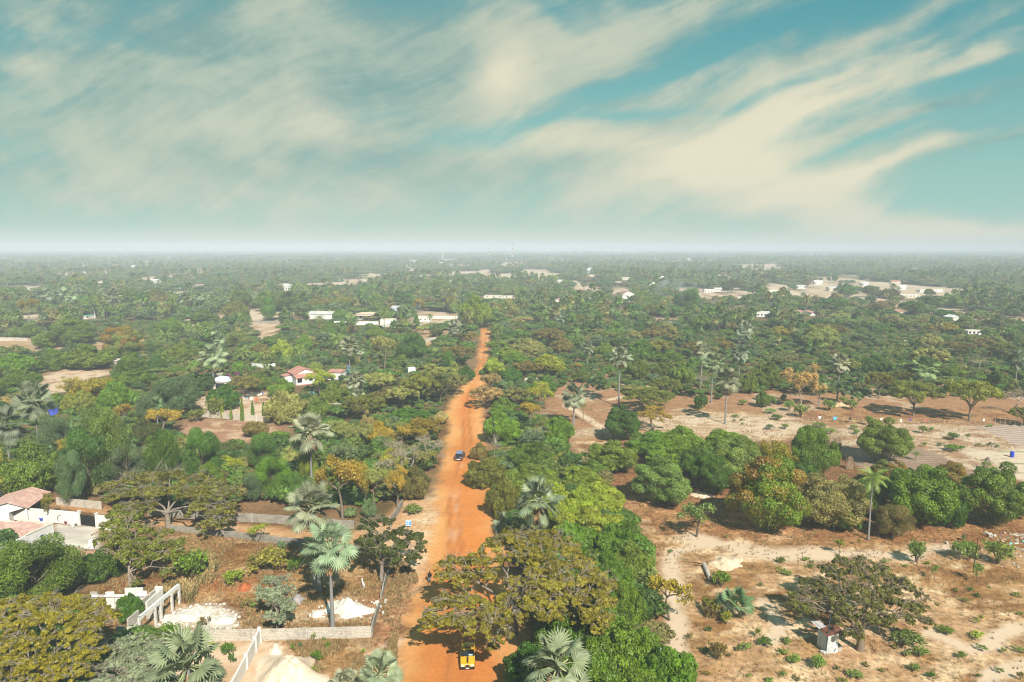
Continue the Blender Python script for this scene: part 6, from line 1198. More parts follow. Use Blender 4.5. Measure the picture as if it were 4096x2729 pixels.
KN = dict(man=('mango_tree', 'tree', 'domed mango tree'), mao=('mango_tree', 'tree', 'orange tipped mango tree'), cas=('broadleaf_tree', 'tree', 'bushy tree'),
          umb=('umbrella_tree', 'tree', 'umbrella tree'), umo=('umbrella_tree', 'tree', 'open umbrella tree'), fea=('feathery_tree', 'tree', 'feathery tree'), spa=('thin_leaved_tree', 'tree', 'twiggy tree'),
          yel=('yellowing_tree', 'tree', 'yellow leaved tree'), bar=('bare_tree', 'tree', 'leafless pale tree'), yng=('young_tree', 'young tree', 'young tree'),
          shr=('shrub', 'shrub', 'rounded shrub'), tuf=('small_plant', 'plant', 'small plant'), fan=('fan_palm', 'palm tree', 'fan palm'), lfn=('low_fan_palm', 'palm', 'low fan palm'),
          pal=('feather_palm', 'palm tree', 'feather palm'), bam=('bamboo_clump', 'bamboo', 'arching bamboo clump'), col=('column_tree', 'column tree', 'narrow column shaped tree'))
RATIO = dict(man=.88, mao=.88, cas=.52, umb=.5, umo=.5, fea=1.12, spa=.85, yel=.85, bar=.75, yng=1.0, shr=.75, tuf=.6, bam=.95, col=4.8)
GROUPN = dict(man='mango trees', mao='mango trees', cas='low spreading bushy trees', umb='umbrella trees', umo='umbrella trees', fea='tall feathery trees', spa='thinly leaved trees', yel='trees with yellowing leaves', bar='leafless trees',
              yng='young trees', shr='shrubs', tuf='small plants on the dry ground', fan='fan palms', lfn='low fan palms', pal='feather palms', bam='bamboo clumps', col='column trees behind the yard wall')
TREES = """
f cas 230 1075 640 1590 M | big mottled green tree standing behind the long white wall
f cas -60 1090 420 1560 O
a yng 370 160 115 350 O | small olive tree with a painted trunk inside the white wall
a cas 760 560 330 840 D
a fea 240 500 760 1000 M
a cas -40 600 300 1000 P
a cas 965 890 215 1160 D | small dark tree growing against the roofless building
a shr 1270 1165 230 1265 G
a fan 1425 1455 640 -9 F | large fan palm at the bottom edge with a yellow stalked crown
a shr 1440 610 215 810 G
a shr 1760 735 140 835 L
a shr 1725 1290 85 1360 D | round dark bush on the pale sand beside the new white wall
a tuf 1765 1385 45 1425 D
a tuf 1530 1090 85 1150 B
a tuf 1600 1265 60 1300 L
a shr 130 580 160 690 L
b fan 690 265 440 -12.5 F | tallest rear fan palm of the three beside the side lane
b fan 680 575 220 880 F | slim fan palm whose crown is half hidden behind the tall one
b fan 815 560 450 1155 F | tall grey trunked fan palm beside the white pile
b yng 250 380 145 505 L | light green sapling on the wall of the side lane
b shr 425 510 62 600 T
b shr 320 595 270 742 O
b shr 520 640 85 748 G
b shr 1420 238 130 300 P
b fan 1160 1520 380 -6.5 F | fan palm at the bottom edge beside the red road
b fan 905 1590 260 -4.5 F
b shr 690 1345 88 1408 G
b tuf 672 1200 45 1272 H
b tuf 747 1230 32 1272 H
b tuf 570 1272 35 1318 T
b tuf 775 1268 50 1315 G
b tuf 1045 1322 40 1350 L
b tuf 510 1290 40 1325 G
b tuf 40 1355 50 1420 D
b tuf 660 1460 90 1500 O
b shr 0 1290 75 1360 D
b shr 160 950 90 1000 B
b shr 215 975 60 1010 P
b cas 1090 190 130 330 T
b cas 950 230 110 330 T
g yel 1500 1165 430 1735 Y | half bare tree full of yellow leaves beside the fan palms
g yel 1980 1280 210 1720 Y
g spa 1790 1290 280 1640 S
g yel 1700 1340 200 1700 A
h cas 350 1270 340 1590 B
c fan 1205 195 375 -11 F | fan palm with hanging fruit in the green thicket beside the road
c lfn 950 350 225 400 F | low fan palm peeping out beside the road
c cas 930 10 270 330 O
c cas 1290 55 520 420 L
c cas 1640 60 430 340 L
c cas 1560 230 560 560 L
c cas 1790 330 430 690 G
c cas 1860 490 360 850 M
c cas 1820 750 360 1180 G
c cas 1600 700 420 1180 G
c shr 1960 690 200 860 H
c cas 1380 975 580 1500 G | bright green bushy tree right behind the big fan palm
c cas 1800 1090 640 1640 G
c cas 2150 1240 520 1720 G
c cas 1120 1235 460 1640 D
c cas 1560 1290 560 1760 G
c cas 1950 1420 620 1850 G
c cas 1240 1500 560 1800 G
c fan 1325 1385 560 -8.5 F | big fan palm on the bright green hedge at the bottom edge
d man 280 -85 455 255 H | round mango tree alone in the leaf litter
d yng 540 225 320 465 H | small pale tree with an open crown in the leaf litter
d mao 1110 -95 570 485 G | large round mango tree covered in orange young leaves
d yng 335 795 280 1100 A | thin golden leaved tree at the edge of the footpath
d shr 735 740 115 860 G
d lfn 855 955 320 1115 T | low bluish fan palm clump on the dry ground
d shr 770 1050 85 1140 L
d tuf 655 950 130 1060 O
d tuf 1185 625 62 672 P
d shr 705 1285 115 1410 B
d shr 1065 1240 95 1300 D
d tuf 920 1280 90 1335 P
d tuf 615 1312 70 1345 D
d tuf 860 1300 50 1340 P
d tuf 635 1155 60 1190 D
d tuf 490 1205 60 1250 B
d tuf 1005 1165 60 1230 H
d tuf 1380 625 50 650 P
d tuf 1410 680 60 708 P
d tuf 1215 730 80 755 P
d tuf 1225 1238 70 1275 P
d tuf 1290 1380 80 1430 P
d shr 1470 1395 90 1460 P
d tuf 1100 1545 80 1585 P
d tuf 940 1510 50 1535 L
d tuf 1030 820 40 850 T
d tuf 345 570 40 590 D
d tuf 770 460 30 478 P
d tuf 790 1355 40 1375 B
d tuf 1200 1330 60 1360 B
d tuf 620 1490 60 1510 B
e man 430 20 510 450 S | greyish mango tree with a bare pale trunk below
e man 700 70 250 330 G
e cas 560 170 240 440 G
e pal 705 25 215 490 P | tall feather palm with a long thin trunk before the mango trees
e fea 925 245 350 495 B | bushy brown feathery tree between the mango trees
e man 1140 -50 540 430 G | wide dark green mango tree right of the tall feather palm
e man 1690 -25 480 430 M | dark mango tree standing over the two goats
e shr 1080 525 115 670 P
e yng 1085 520 100 690 P
e shr 1410 510 110 690 P
e shr 1490 520 120 650 P
e shr 1705 525 170 690 P
e yng 1525 675 95 812 P
e yng 1215 690 60 795 P
e yng 485 490 80 600 L
e yng 636 485 32 560 L
e tuf 1430 460 45 500 T
e tuf 50 630 62 668 P
e tuf 235 632 50 652 P
e tuf 280 652 40 670 D
e tuf 268 680 60 706 P
e tuf 90 728 80 750 P
e tuf 35 700 50 720 L
e tuf 990 680 50 700 P
e tuf 1155 658 60 680 L
e tuf 835 642 60 664 P
e tuf 1375 862 48 884 P
e tuf 1485 856 55 882 D
e tuf 1535 902 55 922 D
e tuf 1440 934 60 960 P
e tuf 1560 1065 40 1100 L
e tuf 1530 1092 40 1125 L
e shr 1300 1158 100 1200 G
e tuf 1530 1195 110 1225 L
e shr 1418 1345 62 1390 G
e tuf 1575 1292 70 1335 P
e tuf 1740 1318 60 1350 P
e tuf 1855 1310 90 1345 P
e tuf 1860 1040 50 1062 P
e tuf 1835 895 60 925 P
e shr 1112 1315 100 1380 P
e tuf 1010 1335 70 1375 P
e shr 1035 1200 190 1310 P
e shr 155 1372 90 1435 P
e shr 332 1385 95 1475 P
e tuf 95 1245 80 1280 P
e tuf 65 1325 90 1360 P
e shr 622 1490 100 1545 P
e tuf 472 1450 40 1480 D
e tuf 1192 1500 90 1540 D
e tuf 1705 1465 60 1500 P
e tuf 1545 1508 50 1535 P
e shr 1065 1440 80 1490 P
e tuf 1860 1500 50 1568 O
e tuf 65 1490 60 1530 P
e tuf 170 1530 60 1560 B
e tuf 690 1425 60 1445 B
e tuf 520 1550 80 1575 O
e tuf 905 1290 60 1312 B
e tuf 1625 845 30 860 G
e tuf 810 1470 50 1490 O
f fan 310 690 390 -13 F | large fan palm with grey hanging fronds behind the blue tarpaulin
f fan 55 910 380 -12 F | large fan palm cut by the left edge
f fea 470 815 350 1200 T
f cas 700 810 230 980 T
f fea 890 770 500 1500 P
f fea 745 960 560 1560 E | tall cool green tree with a leaning white trunk
f fea 1110 1080 400 1500 T
f fea 1430 965 360 1450 G
f fea 1790 950 390 1480 E
f yel 1080 715 240 980 Y
f cas 1290 830 240 1080 K
f yel 1470 750 330 980 Y
f yel 1290 695 160 880 Y
f fan 1400 715 140 -6 T
f fea 1540 470 500 840 T | big blue green weeping tree left of the yard
f fea 1330 620 300 900 T
f cas 1040 500 400 800 G
f bam 790 450 430 720 A
f cas 720 590 340 800 O
f cas 510 605 150 740 G
f cas 1180 240 330 460 G
f cas 1180 395 420 570 G
f mao 1095 30 340 300 P | round mango tree with orange tips beyond the dark hedge
f cas 790 172 500 415 M
f cas 460 210 270 415 M
f cas 110 250 400 480 G
f cas 170 410 390 610 G
f cas 390 70 230 220 M
f man 630 15 350 205 M
f cas 220 5 270 120 M
f cas 10 180 130 280 M
f cas 140 180 140 240 P
f pal 692 75 110 180 P
f pal 1490 105 160 200 P
f pal 1665 55 110 140 P
f pal 1780 60 120 175 P
f pal 1870 45 120 145 P
f pal 2030 15 100 100 P
f pal 1735 350 130 500 P | feather palm left of the big fan palm by the bluish roof
f fan 1915 290 260 545 F | big fan palm in front of the bluish roofed house
f fan 1950 130 160 -11 F
f cas 1640 165 380 340 M
f cas 1590 370 210 460 G
f cas 1400 280 170 430 D
f cas 1810 440 230 600 D
f cas 1980 545 350 780 D | dark round tree inside the yard wall
f cas 1460 200 200 310 M
f shr 1925 670 150 835 O
f shr 1750 765 140 870 O
f cas 60 640 140 760 R
f cas 560 800 200 880 G
f cas 780 790 200 860 G
g col 425 685 38 835 L | leftmost of the five narrow column trees on the block wall
g col 505 740 30 850 L | second column tree from the left and the shortest
g col 605 655 38 860 G | middle one of the five narrow column trees
g col 700 680 40 858 G | second column tree from the right on the block wall
g col 799 690 42 856 G | rightmost of the five narrow column trees
g umb 630 452 320 645 B | forked umbrella tree shading the clothes lines
g fan 1560 190 185 -11 F
g fan 1655 235 135 350 F
g pal 1455 125 150 250 P
g pal 1085 232 100 385 P
g pal 1130 215 115 387 P
g pal 610 245 140 350 P
g pal 770 295 180 350 H
g cas 590 325 200 460 G
g cas 735 420 270 600 M
g cas 950 485 280 660 G
g cas 950 130 250 330 L
g cas 1160 85 170 250 G
g cas 1350 30 210 150 G
g cas 760 160 190 300 B
g cas 980 580 400 900 S | grey green bushy tree in front of the red roofed villa
g cas 1280 660 260 850 M
g cas 1420 520 290 730 M
g spa 1300 415 280 640 L
g fan 1620 505 205 -9 F
g lfn 1640 610 130 660 F
g fan 1205 965 420 -12.5 F | large fan palm alone among the feathery trees
g umb 1690 630 440 850 O
g umb 1830 425 340 640 S
g spa 1740 790 230 1080 R
g spa 1480 870 240 1080 S
g cas 1830 860 290 1120 A
g bar 2010 1040 470 1360 R | leafless tree of pale twigs overhanging the road edge
g umb 1510 1070 310 1290 T
g cas 720 860 280 1020 B
g shr 925 965 160 1080 G
g fea 770 990 300 1320 E
g cas 490 1045 270 1190 K
g cas 480 1170 260 1340 L
g cas 1020 1080 190 1310 S
g fea 1185 1070 210 1480 L
g fea 870 1195 380 1580 G
g fea 690 1340 220 1600 T
g fea 1050 1330 200 1600 E
g spa 1880 110 210 400 S
g man 2105 88 250 345 E | perfectly round dark mango tree left of the road
g cas 2020 260 200 390 G
g cas 1800 10 220 150 G
g pal 1590 330 200 400 B
g cas 1000 250 130 380 H
g cas 1250 330 150 440 P
g bam 560 40 200 220 S
g cas 1760 480 60 520 B
g cas 1560 1000 160 1120 B
g cas 1700 300 150 420 T
h fan 710 40 150 130 F
h umb 840 65 250 180 B
h shr 550 35 120 115 K
h cas 850 130 115 280 G
h cas 530 185 110 260 H
h umb 745 190 320 380 B
h fea 660 235 140 410 E
h cas 820 365 180 510 D
h spa 600 340 340 580 S
h umb 400 440 390 720 O
h umb 590 490 220 778 K | dark tree with a clustered trunk at the left road edge
h umb 740 445 240 630 S
h cas 310 735 420 860 D
h umb 440 845 440 1080 A
h bar 510 980 360 1260 R
h yel 250 900 220 1120 Y
h cas 590 770 150 900 R
h cas 100 560 300 740 B
h spa 60 440 320 620 B
h cas 1150 75 250 180 G
h umb 1090 140 240 260 M
h cas 1380 120 330 290 S
h cas 1190 190 230 320 L
h cas 1260 245 280 370 G
h umb 1240 15 260 110 B
h umb 1550 30 320 210 B
h cas 1680 115 240 270 B
h umb 1370 330 330 470 B
h cas 1560 260 360 470 L
h cas 1070 290 250 460 L
h cas 1220 390 240 520 D
h cas 970 385 85 450 D
h umb 1040 430 230 620 R
h umb 1000 560 380 740 R
h umb 1250 570 320 740 S
h cas 1510 480 320 650 G
h yel 1480 525 240 780 L
h yel 1390 700 230 940 Y | golden leaved tree in the thicket right of the road
h cas 1150 645 270 830 M
h cas 1130 780 400 1080 G
h cas 1140 715 260 880 G
h cas 1640 820 340 1080 G
h bar 1440 885 230 1110 R
h bar 1080 985 260 1210 H | bleached dead tree standing among green crowns by the road
h cas 1400 1050 480 1320 M
h cas 930 1055 190 1220 B
h cas 1000 1180 440 1480 O
h cas 1400 1245 600 1568 M
h cas 1700 1150 330 1340 O
h cas 1840 1270 440 1520 L
h cas 1980 1210 280 1420 M
h cas 2010 1390 440 1660 L
h cas 1180 1400 380 1640 M
h fan 1900 212 145 370 F
h fan 1780 640 260 905 F | fan palm with a thick skirt right of the golden leaved tree
h pal 1865 720 95 860 B
h lfn 1960 520 190 630 T
h lfn 2030 560 110 640 T
h yel 1810 335 110 430 Y
h cas 1850 400 200 520 M
i fan 390 290 225 735 F | tall slim fan palm with a brown skirt at the bare ground
i fan 1125 240 195 560 F
i fan 1220 345 215 700 F
i fan 1465 262 195 500 F
i fan 1345 505 265 890 F | nearest tall fan palm with a brown skirt on the sandy clearing
i fan 1515 75 175 200 F
i cas 270 165 210 300 G
i cas 600 140 340 330 G
i umb 770 132 260 320 O
i umb 1080 145 290 300 B
i spa 1340 130 160 330 B
i cas 860 220 300 350 G
i cas 560 300 260 500 M
i cas 800 330 240 520 M
i cas 960 330 260 560 M
i umb 800 480 360 660 O
i umb 660 575 560 770 O
i cas 1130 610 150 760 D
i cas 1560 420 180 640 M
i cas 1720 330 290 590 M
i spa 2030 368 360 745 R | dense greyish brown tree on a slim straight trunk
i cas 1690 575 150 755 M
i shr 1750 640 100 730 P
i shr 1870 628 60 705 P
i shr 1505 678 62 722 G
i shr 1815 808 85 855 D
i shr 1925 690 100 775 P
i shr 2030 728 110 832 P
i shr 1760 752 82 796 P
i tuf 1440 810 60 832 G
i tuf 1430 848 40 868 G
i tuf 1497 842 40 860 G
i tuf 1500 880 30 902 G
i shr 1750 898 70 940 T
i shr 1885 890 60 935 P
i shr 1285 935 90 970 P
i bar 1135 430 220 612 H
i man 415 742 345 1055 D | round dark mango tree at the sandy clearing
i yel 700 742 310 945 Y
i yel 545 880 110 990 Y
i cas 690 945 500 1190 G
i cas 970 915 480 1200 G
i cas 1380 950 480 1180 G
i cas 350 1035 500 1350 M
i cas 850 1040 560 1330 G
i man 1430 1070 530 1500 P
i cas 1150 1040 400 1350 G
i bam 1770 1010 330 1400 A
i bam 1930 1200 200 1430 O
i man 1180 1250 260 1480 D
j man 350 955 400 1410 G
j man 985 865 470 1270 M | round isolated mango tree behind the tall feather palm
j mao 1010 1215 320 1480 P
j mao 1600 1248 290 1500 B
j umb 1240 505 470 815 O | orange tinged umbrella tree behind the garden fence
j umb 1740 485 520 855 O | olive gold umbrella tree on a thick trunk behind the garden fence
j fan 555 350 195 680 F
j fan 770 450 175 580 T
j fan 610 565 160 700 T
j fan 390 555 165 722 T
j lfn 750 640 140 730 T
j fan 1340 400 255 -7 T
j fan 2145 315 200 600 F
j bar 2110 535 270 780 R | leafless tree with a dark leaning trunk behind the garden fence
j umb 2230 750 290 900 O
j umb 1380 205 370 440 S
j cas 930 262 300 450 D
j man 800 72 220 215 T
j man 400 20 300 245 S
j cas 1380 75 250 220 S
j bar 1810 265 210 430 R
j cas 1620 365 220 500 M
j umb 930 420 270 660 O
j umb 640 300 260 470 O
j umb 1640 150 300 290 B
j cas 1880 110 260 220 B
j umb 2050 170 300 320 O
j cas 1090 190 200 300 P
j umb 1150 400 240 560 O
j cas 2000 400 200 560 M
j umb 250 450 180 640 B
j shr 700 680 85 762 P
j shr 495 685 105 772 P
j shr 1330 908 62 975 P
j shr 1405 920 42 962 P
j shr 1603 975 92 1032 D
j tuf 1220 1010 80 1050 P
j shr 500 930 85 985 P
j shr 715 900 60 940 P
j shr 735 945 60 985 P
j shr 400 880 110 930 P
j shr 430 930 80 990 P
j pal 1262 1150 95 1215 G
j shr 845 825 62 905 G
j tuf 1340 1055 40 1090 G
j shr 1600 1080 120 1120 G
j tuf 1680 1085 60 1115 D
j tuf 1480 1060 70 1085 T
j tuf 1560 1090 60 1110 P
j tuf 1740 980 50 1000 P
j tuf 1935 1055 60 1075 T
j tuf 2000 1075 60 1100 P
j tuf 1830 1065 60 1080 P
j tuf 1925 895 60 915 P
j shr 620 650 90 720 P
j shr 1900 1235 75 1300 G | green topped sheaf shaped bush beside the vegetable beds
i man 1250 1180 360 1560 D
i cas 1650 1130 400 1440 D
i man 1900 1330 320 1590 M
i cas 1080 1090 420 1380 D
i cas 1530 1010 300 1200 M
j man 250 1240 340 1490 D
j man 1180 1290 300 1520 D
j cas 1420 1330 320 1570 D
e cas 1330 90 280 430 D
e cas 1850 120 200 430 D
c cas 1420 330 420 640 G
c cas 1700 560 380 900 G
c cas 1300 1250 400 1620 G
c cas 1700 930 380 1300 G
c cas 1980 1180 380 1560 G
c cas 1480 100 380 420 L
c cas 1150 420 300 700 M
h bar 300 1070 330 1330 R
h bar 150 980 270 1210 R
h spa 430 1130 270 1330 S
h bar 600 1110 190 1270 R
g spa 1650 900 250 1130 S
h yel 150 1130 230 1360 L
h spa 210 850 250 1060 S
g bar 1880 1180 300 1430 R
h umb 250 560 340 750 S
g yel 1640 1240 240 1560 A
f cas 330 1000 300 1180 P
f fea 620 1150 300 1640 T
f yel 620 1040 220 1260 A
g fea 300 1250 260 1520 G
"""
TREES += """
k fan 385 495 140 -12 F
k fan 540 470 130 -13 F
k fan 590 500 150 -11 F
k fan 650 450 120 -13 F
k fan 880 480 120 -12 F
k fan 970 520 165 655 F
k fan 1230 540 115 640 F
k fan 1505 440 110 -12 F
k fan 1600 530 150 630 F
k fan 1700 510 110 -11 F
k fan 1815 530 130 -11 F
k fan 2190 500 100 600 F
k fan 2210 430 90 -12 F
k fan 60 350 90 -13 F
k fan 370 380 90 -12 F
k fan 970 730 130 780 F
k pal 1395 620 100 700 P
k pal 1640 450 90 520 P
k pal 1040 590 90 -9 P
k pal 1700 770 110 910 P
k pal 1790 750 100 880 P
k pal 1600 760 110 870 P
k pal 660 810 100 910 P
k pal 1920 740 90 830 P
k fan 390 720 130 770 F
k spa 245 530 160 718 A | small golden tree with a white trunk
k umb 420 595 160 700 S
k umb 650 600 150 690 B
k cas 560 650 240 760 P
k man 620 700 340 880 M
k cas 90 650 200 760 B
k cas 1360 450 230 620 B
k cas 1320 440 240 600 O
k man 1100 440 240 590 M
k cas 870 395 260 480 K
k man 640 325 160 470 L
k man 290 320 140 420 G
k man 100 430 240 560 M
k man 820 490 200 650 M
k man 2060 450 200 600 G
k man 2280 470 150 640 G
k cas 2020 540 250 700 O
k cas 1450 690 240 830 G
k cas 1750 620 300 740 M
k cas 2050 640 220 760 P
k cas 900 560 140 680 M
k cas 1700 590 150 660 K
k fea 1480 490 120 680 P
k fea 1180 590 130 690 P
k man 1700 420 160 520 T
k umb 1040 340 200 420 T
k umb 850 690 100 760 T
l man 130 470 190 640 G
l fea 150 520 150 720 E
l man 330 480 260 640 M
l umb 450 565 210 730 T | dark blue green round acacia standing by itself
l cas 590 490 220 640 O
l cas 790 490 220 640 O
l man 1030 480 220 620 M
l man 1290 480 220 630 E
l man 1060 400 130 480 G
l man 800 400 160 480 M
l man 1620 360 200 470 M
l man 1790 350 150 450 M
l man 1450 420 170 520 M
l man 420 390 170 520 P
l cas 1450 520 150 620 A
l man 1720 480 110 660 O
l cas 930 560 160 620 B
l fea 720 560 100 650 T
l fea 1040 590 110 660 E
l umb 1330 625 170 760 E
l pal 1150 650 120 810 P
l pal 600 690 120 800 P
l pal 890 710 130 800 P
l pal 1545 675 80 770 P
l pal 1335 720 90 830 P
l pal 1060 760 130 830 P
l pal 1740 590 60 740 P
l pal 1760 600 60 740 P
l pal 320 720 110 800 P
l pal 465 750 90 830 P
l pal 1140 430 60 490 P
l cas 1930 490 340 780 L | large lumpy yellow green tree at the end of the road
l cas 2190 520 240 700 S
l fea 1420 650 70 790 E
l cas 850 630 130 720 H
l cas 765 610 150 720 G
l cas 680 720 160 830 G
l cas 780 830 220 900 P
l cas 1600 770 120 850 B
l umb 1480 750 130 830 S
l cas 860 750 160 830 B
l spa 1250 765 130 830 B
l fan 1750 760 140 850 F
l cas 1300 410 180 500 M
l cas 1560 370 180 470 M
l man 700 420 110 520 M
l spa 2110 410 100 480 M
l fan 1240 330 90 400 F
l fan 1130 330 80 400 F
l fan 1330 340 90 400 F
l fan 930 340 80 400 F
l fan 1000 320 70 400 F
l fan 1440 330 90 400 F
l fan 1950 370 90 430 F
l fan 2260 330 60 400 F
m man 435 315 130 400 L
m umb 380 400 240 500 T
m fan 720 400 90 480 T
m fan 780 410 90 480 T
m fan 680 560 110 620 F
m fan 740 520 110 600 F
m cas 380 430 80 510 B
m cas 620 460 100 540 M
m man 640 440 110 560 G
m bar 1020 430 200 600 B | large leafless tree in front of the gabled white house
m man 1360 390 150 500 L
m fea 1640 440 210 640 E
m fea 1550 480 150 620 E
m man 1150 570 160 700 E
m man 1250 510 170 600 G
m umb 1310 570 200 700 O | umbrella tree with a white trunk before the far white wall
m man 1510 580 110 690 E
m man 1590 640 130 720 K
m pal 1030 650 120 730 P
m pal 325 560 80 660 P
m pal 550 540 80 620 P
m pal 200 440 80 520 P
m pal 290 440 70 520 P
m pal 130 440 70 520 P
m pal 45 440 80 520 P
m pal 765 660 80 740 P
m pal 800 670 80 740 P
m fan 530 690 150 745 F
m cas 900 680 200 760 B
m cas 1160 640 170 700 L
m cas 660 660 190 770 O
m cas 900 350 180 430 T
m umb 900 350 190 420 T
m umb 1280 310 130 380 K
m man 1610 310 110 380 K
m cas 1850 500 200 620 B
m umb 1980 360 200 480 K
m umb 2160 420 180 500 K
m umb 2270 310 140 400 K
m man 2190 510 160 620 M
m cas 2050 640 280 760 D
m cas 1750 660 250 800 M
m cas 1940 720 130 780 G
m cas 1940 780 150 850 G
m fan 2090 790 160 920 F
m cas 1600 760 240 850 D
m cas 1230 700 220 790 D
m cas 1330 760 260 880 B
m cas 1130 790 210 880 S
m umb 890 800 250 890 O
m umb 430 790 330 890 B
m cas 70 740 190 800 M
m cas 340 660 160 740 M
m cas 600 740 200 800 B
m umb 200 680 200 740 R
n umb 1215 440 150 560 K | dark umbrella tree on a white forked trunk among the far walls
n umb 720 525 280 660 D | broad deep green flat crown in the right distance
n umb 1390 545 240 690 D
n man 990 620 170 700 G
n man 1670 620 160 700 D
n man 1060 420 170 520 K
n man 1760 490 200 610 P
n man 1550 435 100 520 K
n man 840 410 160 520 E
n man 1940 420 140 540 P
n man 2080 435 130 500 D
n umb 2000 530 210 640 K
n umb 2210 520 180 620 K
n cas 2220 560 130 640 L
n man 1570 510 200 640 E
n cas 1130 550 260 640 B
n cas 780 630 200 720 S
n cas 480 730 180 800 D
n umb 660 745 330 920 B
n man 620 750 280 950 S
n cas 260 760 250 860 A
n cas 1660 730 300 830 A
n cas 1230 660 230 740 S
n cas 1460 690 260 760 B
n cas 2150 660 260 780 K
n cas 1980 620 220 700 P
n cas 300 600 150 680 B
n cas 220 610 140 680 M
n umb 300 510 260 600 M
n cas 100 560 180 640 E
n pal 940 700 80 770 P
n pal 1060 715 90 790 P
n pal 665 700 80 760 P
n pal 215 870 110 960 P
n pal 460 820 60 860 P
n pal 690 830 80 960 P
n cas 1680 690 180 760 D
n cas 2250 750 230 840 P
n cas 1900 830 220 930 O
n bar 1400 770 140 830 R
n bar 1900 700 160 790 R
n cas 1170 750 190 830 D
n cas 870 850 200 950 T
n cas 2100 830 240 960 S
n umb 850 700 250 760 P
n umb 430 650 170 720 P
"""
REC = []
def look(kd, cl): return f"{CW[cl]} {KN[kd][2]}" if kd not in ('fan', 'lfn', 'bar', 'yel', 'man', 'mao') else (KN[kd][2] if kd in ('fan', 'lfn', 'bar', 'yel') else f"{CW[cl]} {KN[kd][2]}")
_used = {}
def place_tree(line):
    body, _, label = line.partition('|'); fr, kd, *v = body.split(); cl = v[-1]; x, y, w_, b = map(float, v[:-1])
    X, Yt = px(fr, x, y); s = FR[fr][2]; wp = w_ / s; r = random.Random(int(x * 7 + y * 13 + w_))
    Yb = px(fr, 0, b)[1] if b > 0 else None; palm = kd in ('fan', 'pal')
    d = raydir(X, Yt)
    if Yb is not None:
        P = at(X, Yb); w_m = wp * depth(P) / F
        if kd in ('man', 'mao', 'cas'): P[1] += .30 * w_m; P[0] = d[0] / d[1] * P[1]
        elif kd in ('shr', 'tuf', 'lfn', 'fea'): P[1] += .18 * w_m
        w_m = wp * depth(P) / F; h = (CAMZ + d[2] / d[1] * P[1]) * (1.06 if kd in ('man', 'mao', 'cas') else 1)
    elif b < 0:
        h = -b; P = at(X, Yt, h); P[2] = 0; w_m = wp * depth(np.array([P[0], P[1], h])) / F
    if not palm and kd != 'lfn':
        nat = w_m * RATIO[kd]; lo, hi = (.55, 1.75)
        if kd in ('umb', 'umo', 'cas', 'spa', 'fea', 'yel', 'bar'): hi = 2.1
        if not (lo * nat < h < hi * nat):
            h = min(max(h, lo * nat), hi * nat); P = at(X, Yt, h); P[2] = 0
            w_m = wp * depth(P) / F
    P[2] = 0
    far = wp < 62 and kd in ('man', 'cas', 'umb', 'fea', 'fan', 'pal')
    key = 'far_' + kd if far else kd
    ps = PROTO[key]; i = _used.get(key, r.randrange(9)); _used[key] = i + 1; p = ps[i % len(ps)]
    rz = r.uniform(0, 6.283); nm, cat, _ = KN[kd]; c = C[cl]; jl = r.uniform(.78, 1.25); j = [jl * r.uniform(.92, 1.10) for _ in range(3)]; tint = (c[0] * j[0], c[1] * j[1], c[2] * j[2], 1)
    bark = (.27, .26, .26, 1) if palm else ((.42, .36, .30, 1) if kd == 'bar' else (.24, .19, .15, 1) if kd in ('umb', 'umo', 'yel', 'spa') else (.15, .12, .09, 1))
    if cl in 'R' and kd in ('spa', 'umb'): bark = (.34, .26, .20, 1)
    if far:
        o = put(nm, p['crown'], loc=P, rz=rz); hs = h / p['ratio'] if not palm else (h / 1.2)
        o.scale = (w_m, w_m, hs if not palm else hs); o.color = tint; root = o
    else:
        root = empty(nm, P, rz=rz)
        if palm or kd == 'lfn':
            hub = h if palm else max(.3, h - w_m * .15)
            hub = max(hub, .5)
            cr = put('crown', p['crown'], root, (0, 0, hub)); cr.scale = (w_m * 1.18,) * 3; cr.color = tint
            if palm:
                S, top = palm_trunk(hub, max(.16, min(.26, w_m * .035)), i); V, Q = tubes(S, 8); tr = put('trunk', mesh_np('trunk', V, Q, BARK), root); tr.color = bark
                cr.location = tuple(top)
                if p['extra'] and (i % 3 != 1): ex = put('dead_fronds', p['extra'], root, tuple(top)); ex.scale = (w_m, w_m, w_m * 1.1)
                if 'fruit' in label:
                    rr = random.Random(4); fv, fq, o_ = [], [], 0
                    bm = bmesh.new()
                    for _ in range(26): bmesh.ops.create_icosphere(bm, subdivisions=1, radius=.13, matrix=Matrix.Translation(Vector(top) + Vector((rr.gauss(0, .3), rr.gauss(0, .3), rr.uniform(-.75, -.1)))))
                    fm = bpy.data.meshes.new('fruit_bunch'); bm.to_mesh(fm); bm.free(); fm.materials.append(mat('palm_fruit', (.10, .13, .04))); put('fruit_bunch', fm, root)
        else:
            for part in ('trunk', 'crown'):
                if p[part] is None: continue
                o = put(part, p[part], root); o.scale = (w_m, w_m, h / p['ratio']); o.color = bark if part == 'trunk' else tint
    root['category'] = cat; root['group'] = GROUPN[kd]
    REC.append(dict(o=root, X=X, Y=(Yb or Yt), Yt=Yt, d=P[1], P=P, w=w_m, h=h, kd=kd, cl=cl, label=label.strip(), look=look(kd, cl), wp=wp))
import bmesh
for ln in TREES.strip().splitlines():
    if ln.strip(): place_tree(ln)
